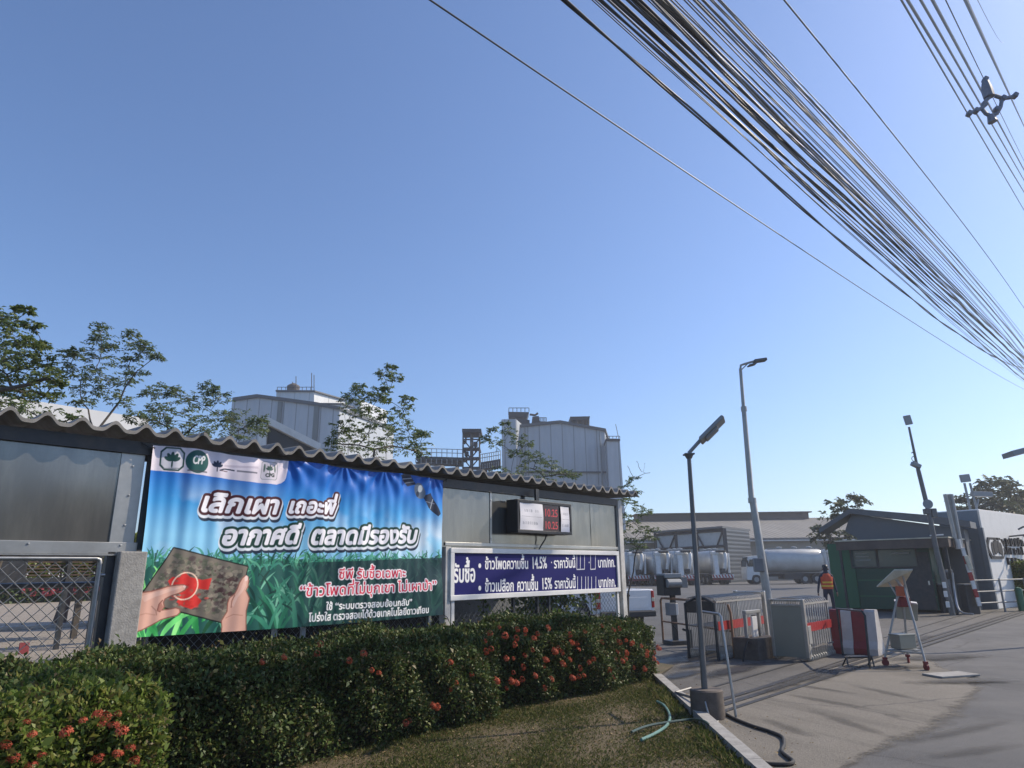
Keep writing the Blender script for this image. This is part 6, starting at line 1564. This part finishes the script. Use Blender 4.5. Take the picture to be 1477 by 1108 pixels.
# low warehouse
W_ = thing('warehouse', 'long low warehouse with faded grey fibre roof and dark ridge vent, behind the lorries', 'warehouse', floor_pt(1050, 100), 0)
eL, eR = at(830, 778, 98), at(1240, 776, 98); ez = (eL.z + eR.z) / 2
rL, rR = at(830, 748.5, 122), at(1240, 749, 122); rz_ = (rL.z + rR.z) / 2
xl, xr = eL.x, eR.x + 12
o = MB(); q = [Vector((xl, 98, ez)), Vector((xr, 98, ez)), Vector((xr + 5, 122, rz_)), Vector((xl + 2, 122, rz_)), Vector((xl, 146, ez)), Vector((xr, 146, ez))]
q = [p - W_.location for p in q]; tk = Vector((0, 0, -.3))
o.add(q + [p + tk for p in q], [(0, 1, 2, 3), (3, 2, 5, 4), (6, 9, 8, 7), (9, 10, 11, 8), (0, 6, 7, 1), (1, 7, 8, 2), (2, 8, 11, 5), (5, 11, 10, 4), (4, 10, 9, 3), (3, 9, 6, 0)])
o.build('roof', M['oldroof'], W_)
vl, vr = at(918, 745, 121).x, at(1163, 745, 121).x
o = MB(); o.bb(Vector((vl, 120, rz_ - .4)) - W_.location, Vector((vr, 124, rz_ + .75)) - W_.location); o.bb(Vector((vl - .4, 119.4, rz_ + .755)) - W_.location, Vector((vr + .4, 124.6, rz_ + .95)) - W_.location); o.build('ridge_vent', mat('ridge_vent_sheet', (.075, .072, .07), .8, 0, .2, .4), W_)
o = MB(); o.bb(Vector((xl + .3, 99, 0)) - W_.location, Vector((xr - .5, 99.3, ez - .35)) - W_.location); o.build('wall', mat('dusty_wall', (.34, .32, .28), .8, 0, .12, .3, dirt=.4, dscale=.2), W_)
o = MB(); o.bb(Vector((xl, 97.8, ez - .45)) - W_.location, Vector((xr, 98.3, ez - .31)) - W_.location); o.build('gutter', M['white'], W_)
# truss loading shed
sA, sC, sB = floor_pt(948, 96), floor_pt(1050, 86), floor_pt(1086, 93)
LS = thing('loading_shed', 'dark framed loading shed with translucent panels and cross bracing, before the warehouse', 'shed', sC, 0)
hz = at(1050, 762, 86).z
A_, C_, B_ = [p - sC for p in (sA, sC, sB)]; H_ = Vector((0, 0, hz)); D_ = B_ - C_
o = MB(); o.add([C_, B_, B_ + H_, C_ + H_, C_ + (A_ - C_) * .03, B_ + (A_ - C_) * .03, B_ + (A_ - C_) * .03 + H_, C_ + (A_ - C_) * .03 + H_], [(0, 1, 2, 3), (7, 6, 5, 4), (0, 4, 5, 1), (1, 5, 6, 2), (2, 6, 7, 3), (3, 7, 4, 0)]); o.build('side_wall', ribbed('dark_blue_cladding', (.045, .055, .065), .5, 'Z', .03), LS)
o = MB(); t1, t2 = Vector((0, 0, hz - .02)), Vector((0, 0, hz + .25)); ov = D_ * .06
R4 = [A_ - ov, C_ - ov, B_ + ov, A_ + D_ + ov]; o.add([p + t1 + Vector((0, 0, .03)) for p in R4] + [p + t2 for p in R4], [(3, 2, 1, 0), (4, 5, 6, 7), (0, 1, 5, 4), (1, 2, 6, 5), (2, 3, 7, 6), (3, 0, 4, 7)]); o.build('roof', M['eave'], LS)
o = MB(); fw_ = Vector((-.35, -.5, 0)).normalized() * .12
zb = hz * .36
def fp(u, z): return A_.lerp(C_, u) + Vector((0, 0, z))
o.add([fp(.0, zb) - fw_ * .5, fp(1, zb) - fw_ * .5, fp(1, hz - .1) - fw_ * .5, fp(0, hz - .1) - fw_ * .5], [(0, 1, 2, 3)]); o.build('translucent_sheet', mat('translucent_sheet', (.42, .45, .46), .5, 0, .1, .5, dirt=.3), LS)
o = MB()
for u in (0, .32, .62, 1): o.box(fp(u, hz / 2), (.35, .35, hz))
for z in (hz - .25, hz * .67, zb):
    a, b = fp(0, z), fp(1, z); o.tube([a + fw_, b + fw_], .16, 4)
for u0, z0, u1, z1 in ((.62, hz - .3, .8, hz * .4), (.98, hz - .3, .8, hz * .4), (.02, hz - .3, .12, hz * .68), (.32, hz - .3, .22, hz * .68)): o.tube([fp(u0, z0) + fw_, fp(u1, z1) + fw_], .14, 4)
o.build('truss', M['iron'], LS)
o = MB(); o.add([A_ + D_ * .9, B_, B_ + H_, A_ + D_ * .9 + H_], [(0, 1, 2, 3)]); o.build('back_wall', M['eave'], LS)
# bulk tanker lorries
M['tank'] = mat('dull_aluminium_tank', (.5, .51, .5), .42, .35, .1, .8, dirt=.35, dcol=(.2, .18, .15), dscale=.6)
M['lorrywhite'] = mat('white_lorry_paint', (.68, .69, .68), .4, 0, .06, 1.5, dirt=.3, dcol=(.35, .32, .28))
def lorry(label, loc, rz):
    T_ = thing('tanker_lorry', label, 'tanker lorry', loc, rz, 'bulk tanker lorries parked in the yard')
    # local x forward, rear at x = 0
    def ov(x, ry, rz__, zc, n=20): return [(x, ry * math.copysign(abs(math.cos(t)) ** .8, math.cos(t)), zc + rz__ * math.copysign(abs(math.sin(t)) ** .8, math.sin(t))) for t in [2 * math.pi * k / n for k in range(n)]]
    o = MB(); n = 20
    rings = [(.35, .75, .85), (.5, 1.0, 1.1), (.9, 1.16, 1.24), (3.5, 1.18, 1.26), (6.2, 1.16, 1.24), (6.5, 1.05, 1.15), (6.62, .8, .9)]
    for x, a, b in rings: o.v += ov(x, a, b, 2.42)
    for i in range(len(rings) - 1):
        for j in range(n): o.f.append((i * n + j, i * n + (j + 1) % n, (i + 1) * n + (j + 1) % n, (i + 1) * n + j))
    o.f.append(tuple(reversed(range(n)))); o.f.append(tuple(range((len(rings) - 1) * n, len(rings) * n)))
    o.build('tank', M['tank'], T_, True)
    o = MB(); o.bb((.9, -.35, 3.66), (6.1, .35, 3.74)); o.build('walkway', M['lampgrey'], T_)
    o = MB()
    for x in (1.6, 3.2, 4.8): o.lathe([(.32, 0), (.32, .14), (.1, .2), (0, .2)], (x, 0, 3.72), 12)
    o.build('hatch', M['lampgrey'], T_)
    o = MB(); o.bb((0, -.45, .78), (8.4, -.2, 1.1)); o.bb((0, .2, .78), (8.4, .45, 1.1)); o.bb((.3, -1.05, 1.02), (6.6, 1.05, 1.12)); o.bb((2.9, -1.15, .5), (4.9, 1.15, 1.0)); o.build('chassis', M['darksteel'], T_)
    o = MB(); o.prism([(6.95, .55), (6.95, 2.95), (7.2, 3.02), (8.5, 2.9), (8.75, 1.9), (8.82, 1.2), (8.82, .5), (8.35, .45), (8.2, .95), (7.5, .95), (7.35, .5)], lambda x, z, t: (x, t, z), -1.15, 1.15); cb = o.build('cab', M['lorrywhite'], T_)
    for s in (-1, 1):
        o = MB(); o.prism([(7.5, 1.85), (7.5, 2.65), (8.4, 2.6), (8.6, 1.85)], lambda x, z, t: (x, t, z), s * 1.152, s * 1.165); o.build('side_window', M['glass'], cb)
        o = MB(); o.bb((8.6, s * 1.18, 1.9), (8.7, s * 1.4, 2.5), .02); o.build('mirror', M['black'], cb)
    o = MB(); o.add([(8.56, -1, 2.86), (8.56, 1, 2.86), (8.8, 1, 1.85), (8.8, -1, 1.85)], [(0, 1, 2, 3)]); o.build('windscreen', M['glass'], cb)
    for x in (1.5, 2.75, 7.85):
        for s in (-1, 1):
            o = MB(); o.cyl((x, s * .75, .5), (x, s * 1.16, .5), .5, 20); w_ = o.build('wheel', M['rubber'], T_, True)
            o = MB(); o.cyl((x, s * 1.0, .5), (x, s * 1.175, .5), .26, 14); o.build('rim', M['lampgrey'], w_, True)
    # rear gear: discharge ducts, pump, ladder
    o = MB(); o.box((.1, .62, 2.2), (.5, .55, 2.5), (0, .12, 0), .1); o.box((.15, .62, 3.35), (.62, .7, .3), (0, -.1, 0), .06); o.build('discharge_duct', M['lorrywhite'], T_)
    o = MB(); o.tube([(.2, -.45, 3.5), (-.1, -.5, 3.2), (-.15, -.45, 2.5), (.0, -.3, 1.6), (.1, -.2, 1.15)], [.17, .2, .2, .18, .2], 10); o.tube([(.1, -.9, 3.3), (-.05, -.85, 2.4), (-.05, -.8, 1.2)], .12, 8); o.build('auger_pipe', M['lorrywhite'], T_, True)
    o = MB(); o.box((-.05, 0, 3.5), (.5, 1.1, .22), (0, .1, .1), .06); o.build('valve_box', M['darksteel'], T_); o = MB(); o.box((0, -.1, 1.45), (.45, .5, .5), None, .06); o.build('pump', M['darksteel'], T_)
    o = MB()
    for y in (.95, 1.12): o.tube([(.0, y, 1.0), (.15, y, 3.6)], .025, 5)
    for z in np.arange(1.2, 3.5, .32): o.tube([(.0 + (z - 1) * .058, .95, z), (.0 + (z - 1) * .058, 1.12, z)], .02, 5)
    o.build('ladder', M['lampgrey'], T_)
    bpn = MB(); bpn.bb((-.25, -1.2, .72), (-.12, 1.2, 1.08), .015); bn = bpn.build('bumper', M['lorrywhite'], T_)
    o = MB()
    for k in range(7):
        y = -1.1 + k * .34; o.prism([(y, .74), (y + .15, .74), (y + .28, 1.06), (y + .13, 1.06)], lambda yy_, z, t: (t, yy_, z), -.257, -.2505)
    o.build('red_chevrons', M['red'], bn)
    o = MB(); o.bb((-.14, -1.15, .5), (-.1, 1.15, .71)); o.build('under_guard', M['redfade'], T_)
    return T_
c_ = floor_pt(1192, 76); hd_ = math.radians(180 - 4)
lorry('tanker lorry seen side on with its white cab to the left, behind the tall pole', c_, hd_)
t0_ = [o_ for o_ in COL.objects if o_.name.startswith('tanker_lorry')][0]
for x, Y, hdg, lab in ((1041, 76, 95, 'tanker lorry seen from behind, standing alone before the loading shed'), (990, 74, 97, 'tanker lorry seen from behind just left of the solar lamp pole, second of three abreast'), (958, 75, 99, 'tanker lorry seen from behind in the middle of the row beside the sapling'), (920, 76, 100, 'tanker lorry seen from behind, half hidden by the roadside sapling')):
    dup(t0_, floor_pt(x, Y), math.radians(hdg), lab)
# far trees
tree('far_tree', 'small sparse tree behind the gabled hall, left of the camera mast', floor_pt(1220, 60), tufts_px([(1222, 722, 8), (1235, 718, 7), (1205, 728, 7), (1245, 724, 6), (1212, 740, 8), (1195, 745, 6), (1228, 735, 10), (1190, 765, 8), (1180, 775, 7), (1205, 775, 8), (1215, 765, 8), (1178, 762, 5), (1230, 775, 7), (1195, 785, 8)], 60, 41, 2), LT3, 41, .2, .45, 60, .3, 1.0, .5)
tree('far_tree', 'hazy round-crowned tree behind the sign wall at the right edge', floor_pt(1440, 70), tufts_px([(1428, 700, 12), (1445, 698, 14), (1462, 710, 12), (1415, 710, 10), (1440, 715, 16), (1460, 725, 14), (1476, 722, 12), (1425, 728, 14), (1400, 722, 9), (1450, 735, 16), (1390, 735, 8), (1380, 722, 6), (1410, 740, 12), (1475, 740, 12), (1490, 730, 14), (1500, 745, 14)], 70, 42, 3), LT3, 42, .3, .5, 110, .3, 1.0, .5)
# courtyard seen through the chain link
def leaf_box(name, root, n, size, lo, hi, m, seed):
    rs = np.random.RandomState(seed); P = rs.rand(n, 3) ** np.array([1, 1, .75]) * size
    v, f = leaf_quads(P, rs.normal(0, 1, (n, 3)) + [0, 0, .3], rs.normal(0, .7, (n, 3)) + [0, -.3, .6], rs.uniform(lo, hi, n), rs.uniform(lo, hi, n) * .55); return npmesh(name, v, f, m, root)
_k = gp(75, 869); ka_, kn_, _z = an(_k)
hdc = thing('planter_hedge', 'far courtyard hedge with pink blooms, seen through the chain link', 'hedge', F(ka_ - 9, kn_, 0), ROTW)
leaf_box('foliage', hdc, 9000, (24, 1.6, 1.45), .2, .4, M['hedge_leaf'], 19)
o = MB(); o.bb((0, .3, 0), (24, 1.5, 1.1)); o.build('twigs', M['twig'], hdc)
PK = cluster_mesh('flower_cluster', 15, .2, 16, leafmat('pink_petal', [(.4, .05, .08), (.55, .15, .16)], .2, .6, .2))
r = random.Random(8)
for i in range(60):
    q = link('flower_cluster', PK, hdc); q.location = (r.uniform(7, 15), r.uniform(-.08, .1), r.uniform(.5, 1.35)); q.rotation_euler = (r.uniform(.4, 1.4), 0, r.uniform(-1, 1))
sn_ = -20.0
def sl_(x, y): p = an(pl(x, y, sn_)); return p[0], p[2]
s0a = sl_(-120, 800)[0]
sl = thing('slat_screen', 'dark timber screen wall with louvred openings, green light between the slats', 'screen', F(s0a, sn_, 0), ROTW)
z_lo, z_hi, z_top = sl_(75, 833)[1], sl_(75, 800)[1], sl_(75, 780)[1]; z_b = sl_(75, 842)[1]
xs_ = [sl_(x, 815)[0] - s0a for x in (40, 97, 103, 141, 149, 172)]
o = MB(); o.bb((0, 0, z_b), (xs_[0], .1, z_top)); o.bb((xs_[5], 0, z_b), (xs_[5] + 2, .1, z_top)); o.bb((xs_[0], .002, z_b), (xs_[5], .098, z_lo)); o.bb((xs_[0], .002, z_hi), (xs_[5], .098, z_top)); o.build('boarding', M['darksteel'], sl)
for k in (0, 2, 4):
    o = MB()
    for q in range(7):
        z = z_lo + (z_hi - z_lo) * (q + .5) / 7; o.bb((xs_[k], .02, z), (xs_[k + 1], .07, z + (z_hi - z_lo) / 16))
    o.build('slat_panel', M['wood'], sl)
for x in (xs_[1], xs_[3]):
    o = MB(); o.bb((x, -.05, 0), (x + (xs_[2] - xs_[1]), .12, z_hi)); o.build('post', M['darksteel'], sl)
bh_ = thing('leafy_hedge', 'sunlit green hedge beyond the louvred screen', 'hedge', F(s0a, sn_ - 2.5, 0), ROTW)
fo_ = leaf_box('foliage', bh_, 7000, (xs_[5] + 1.5, 1.2, z_hi + .6 - z_b), .12, .24, M['bush_leaf'], 29); fo_.location = (0, 0, z_b + .05)
for x in (1, xs_[5]):
    o = MB(); o.bb((x, .5, 0), (x + .15, .65, z_b + .5)); o.build('stem', M['bark'], bh_)
ph = thing('pipe_handrail', 'grey pipe handrail just behind the chain link', 'handrail', F(-4, -9.0, 0), ROTW)
hz_ = an(pl(70, 844, -9.0))[2]
o = MB(); o.tube([(0, 0, hz_), (7.3, 0, hz_)], .03, 8)
for x in (.5, 7.3): o.tube([(x, 0, 0), (x, 0, hz_)], .03, 8)
o.build('pipe', M['galv'], ph, True)
tt = thing('courtyard_trunk', 'dark leaning bare trunk in the courtyard behind the chain link', 'tree trunk', gp(84, 904), ROTW)
o = MB(); o.tube([(0, 0, 0), (.05, 0, .5), (.12, 0, 1.1), (.22, .1, 2.1)], [.24, .19, .17, .15], 8); o.build('trunk', M['wood'], tt, True)
ck = gp(60, 907); kc = thing('courtyard_kerb', 'pale worn kerb stones crossing the courtyard behind the chain link', 'kerb', ck, ROTW)
o = MB(); o.bb((-9, -.2, 0), (6, .2, .14), .03); o.build('kerb', M['concrete'], kc)
rp = thing('red_plate', 'small dark red plate standing on the courtyard paving behind the chain link', 'plate', gp(33, 944), ROTW)
o = MB(); o.box((0, 0, .13), (.2, .03, .26), (-.2, 0, 0), .01); o.build('plate', M['redfade'], rp)
# plants and darkness behind the price board
sh = thing('leafy_shrub', 'leafy shrub poking above the hedge under the blue price board', 'shrub', F(9.7, -8.0, 0), ROTW)
rs = np.random.RandomState(39); n = 2600; P = np.stack([rs.normal(0, .45, n), rs.normal(0, .2, n), .2 + 1.1 * rs.rand(n)], 1); v, f = leaf_quads(P, rs.normal(0, 1, (n, 3)) + [0, 0, .3], rs.normal(0, .7, (n, 3)) + [0, -.3, .6], rs.uniform(.06, .12, n), rs.uniform(.04, .07, n)); npmesh('foliage', v, f, M['bush_leaf'], sh)
for dx, hh in ((-1.6, 1.35), (.4, 1.5), (1.35, 1.6), (1.5, 1.4)):
    o = MB(); o.tube([(dx, .0, 0), (dx + .05, .02, hh * .6), (dx + .02, 0, hh)], .008, 5); o.build('stem', M['bark'], sh)
    m_ = 26; P = np.stack([dx + rs.normal(0, .07, m_), rs.normal(0, .06, m_), hh * rs.uniform(.75, 1.0, m_)], 1); v, f = leaf_quads(P, rs.normal(0, 1, (m_, 3)), rs.normal(0, .5, (m_, 3)) + [0, -.6, .5], rs.uniform(.07, .12, m_), rs.uniform(.05, .08, m_)); npmesh('sprig', v, f, M['bush_leaf'], sh)
tb2 = thing('storage_shed', 'dark storage shed wall behind the price board', 'shed', F(7.2, -9.2, 0), ROTW)
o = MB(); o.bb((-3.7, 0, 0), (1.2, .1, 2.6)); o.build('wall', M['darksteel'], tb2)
o = MB(); o.bb((1.25, .1, 0), (3.9, .2, 2.5)); o.build('grey_wall', M['greypaint'], tb2)
# unseen trees added over the road so the polished sheets reflect something dark
for i, (x, y) in enumerate(((24, -5), (27, -11), (22, -15), (17, -20), (10, -22))):
    r = random.Random(50 + i)
    tree('reflection_tree', ['broad unseen tree added for reflection, opposite the banner', 'tall unseen tree added for reflection, behind the viewer', 'wide unseen tree added for reflection, to the right', 'last unseen tree added for reflection, to the far right', 'unseen tree added for reflection, behind the left corner'][i], (x, y, 0), [(Vector((x + r.uniform(-3, 3), y + r.uniform(-2, 2), r.uniform(1.6, 6.0))), r.uniform(1.0, 1.7)) for k in range(22)], LT, 60 + i, .2, .4, 160, .3, 1.0, .5)
# ---------------------------------------------------------------- overhead cables: each hangs in its own vertical plane along the road
def cable(label, pts, zA, r, group=None, ext=(4, 22), wob=0.0, strands=1, seed=0, name='overhead_cable', m=None):
    """pts: three photo points; the first lies at height zA, which fixes how far out the cable hangs"""
    d = ray(*pts[0]); A3 = O + d * ((zA - CAMH) / d.z); n0 = an(A3)[1]
    q = [an(pl(x, y, n0)) for x, y in pts]
    a = np.array([p[0] for p in q]); z = np.array([p[2] for p in q])
    co = np.polyfit(a, z, 2 if len(pts) > 2 else 1)
    a0, a1 = a.min() - ext[0], a.max() + ext[1]
    root = thing(name, label, 'cable', F(a0, n0, 0), ROTW, group)
    aa = np.concatenate([np.linspace(a0, a.max(), 46), np.linspace(a.max(), a1, 12)[1:]])
    r_ = random.Random(seed); ph = r_.uniform(0, 6)
    # beyond the measured reach follow the tangent
    def zz__(v):
        if v > a.max(): v0 = a.max(); return np.polyval(co, v0) + (2 * (co[0] if len(co) > 2 else 0) * v0 + co[-2]) * (v - v0) + .002 * (v - v0) ** 2
        if v < a.min(): v0 = a.min(); return np.polyval(co, v0) + (2 * (co[0] if len(co) > 2 else 0) * v0 + co[-2]) * (v - v0)
        return np.polyval(co, v)
    for s in range(strands):
        o = MB(); w = 6.283 * s / max(1, strands)
        P = [(v - a0, (math.cos(w + v * 1.1 + ph) * r * 1.15 if strands > 1 else 0) + wob * math.sin(v * .8 + ph), zz__(v) + (math.sin(w + v * 1.1 + ph) * r * 1.15 if strands > 1 else 0) + wob * .5 * math.sin(v * 1.3 + ph)) for v in aa]
        o.tube(P, r, 7); o.build('strand', m or M['cable'], root, True)
    return root, n0
GB = 'cables of the dense overhead bundle'
M['cable_highlit'] = mat('highlit_cable_sheath', (.2, .215, .24), .5, 0, .1, .5, spec=.4)  # lighter copy of the black sheath, painting highlights into the cables
cable('thin single cable hanging lowest, left of the whole bundle', [(620, 0), (800, 115), (1050, 290)], 5.6, .0085, ext=(4, 0))[0] if False else None
cable('thin single cable hanging lowest, left of the whole bundle', [(620, 0), (1050, 289), (1470, 558)], 6.0, .008)
cable('twisted double cable at the lower left edge of the bundle', [(816, 0), (1100, 251), (1440, 518)], 6.1, .011, wob=.01, strands=2, seed=2)
def bundle(x0, mid, end, zA, r, n=1, seed=0, lab='black cable within the dense overhead bundle', g=GB, st=1, wob=.004, m=None):
    return cable(lab, [(x0, 0), mid, end], zA, r, g, wob=wob, strands=st, seed=seed, m=m)
B0_ = [  # top x, right-edge y, radius, strands
 (855, 552, .005, 1), (858, 548, .006, 1), (868, 547, .011, 2), (876, 541, .011, 1), (884, 536, .012, 2), (889, 533, .008, 1),
 (906, 537, .012, 1), (911, 531, .012, 1), (916, 527, .012, 2), (920, 524, .008, 1), (935, 529, .006, 1), (940, 524, .011, 2), (947, 520, .013, 1), (953, 517, .013, 2), (960, 513, .011, 1),
 (968, 516, .007, 1), (973, 512, .005, 1), (987, 517, .006, 1), (991, 508, .006, 1), (1002, 510, .010, 1), (1006, 507, .007, 1), (1012, 504, .010, 1), (1015, 501, .007, 1), (1025, 500, .007, 1), (1029, 497, .007, 1), (1036, 487, .009, 1), (1040, 489, .006, 1)]
rb_ = random.Random(77)
for i, (x, ye, r, st) in enumerate(B0_):
    # mid point: bundles bow a little
    t = (x - 855) / 185.0
    xm = 1190; s0 = .90 + .16 * t; ymid = (xm - x) * s0 + rb_.uniform(-5, 5) * (.4 if t > .7 else 1)
    cable('black cable within the dense overhead bundle', [(x, 0), (xm, ymid), (1477, ye + rb_.uniform(-4, 4))], 6.3 + .25 * t + rb_.uniform(-.12, .12), r, GB, wob=.012 if st == 2 else .004, strands=st, seed=i, m=M['cable_highlit'] if i % 2 or i > 18 else None)
cable('single thin cable alone between the bundle and the spaced power lines', [(1131, 0), (1290, 196), (1470, 434)], 7.2, .0085)
PL = 'power line conductors held by the spacer'
n_pl = []
for i, (x, y, x2, y2, r) in enumerate(((1300, 0, 1477, 303, .013), (1309, 0, 1477, 277, .019), (1328, 0, 1477, 260, .017), (1345, 0, 1477, 245, .02), (1393, 0, 1477, 182, .024))):
    cable(['leftmost thin conductor of the spaced power lines', 'second conductor of the spaced power lines, touching the spacer arm', 'third conductor of the spaced power lines', 'fourth thicker conductor passing under the spacer', 'rightmost thick conductor on the spacer\'s right arm'][i], [(x, y), (x2, y2)], 8.6, r, PL, name='power_line', m=M['cable_highlit'])
cable('fine messenger wire running up to the spacer top', [(1364, 0), (1420, 116), (1477, 232)], 8.8, .008, PL, name='power_line')
cable('very faint thin wire at the top right corner', [(1410, 0), (1477, 135)], 8.9, .004, PL, name='power_line')
# spacer clamp
d = ray(1431, 150); zS = 8.6; A3 = O + d * ((zS - CAMH) / d.z); Ys = A3.y * .985
SPc = thing('cable_spacer', 'dark four-armed insulating spacer clamped on the power lines', 'spacer', at(1431, 148, Ys), 0)
M['spacer'] = mat('flare_grey_spacer', (.2, .22, .27), .6, 0, .2, 20)  # grey lightened to put lens flare into the colour
def sx(*pts): return [at(x, y, Ys) - Vector(SPc.location) for x, y in pts]
o = MB()
k_ = Ys / 970.0
for pts, rad in (([(1421, 117), (1423, 128), (1427, 140)], 8.5), ([(1399, 163), (1408, 160), (1416, 156), (1423, 150)], 3.2), ([(1435, 138), (1446, 142), (1456, 141), (1464, 138)], 3.4), ([(1427, 140), (1418, 150), (1417, 158), (1422, 164), (1430, 168), (1438, 164), (1443, 155), (1445, 145)], 3.2), ([(1428, 166), (1432, 176)], 7.5)):
    P = sx(*pts); n_ = len(P); o.tube(P, [rad * k_ * (1.0 if n_ > 3 or i > 0 else .6) for i in range(n_)], 8)
for x, y in ((1398, 164), (1464, 138), (1421, 115), (1408, 160), (1447, 142), (1437, 158)):
    p, = sx((x, y)); o.box(p, (.07, .09, .08), (0, .5, 0), .015)
o.build('spacer', M['spacer'], SPc, True)
# ---------------------------------------------------------------- thin morning haze
hz = MB(); hz.bb((-420, -70, -1), (420, 330, 45))
hm = bpy.data.materials.new('haze'); hm.use_nodes = True; _t = hm.node_tree
_t.nodes.remove(_t.nodes['Principled BSDF'])
_pv = _t.nodes.new('ShaderNodeVolumePrincipled'); _pv.inputs['Color'].default_value = (.9, .93, 1.0, 1); _pv.inputs['Density'].default_value = .001; _pv.inputs['Anisotropy'].default_value = .35
_t.links.new(_pv.outputs[0], _t.nodes['Material Output'].inputs['Volume'])
tag(hz.build('haze', hm), kind='stuff')
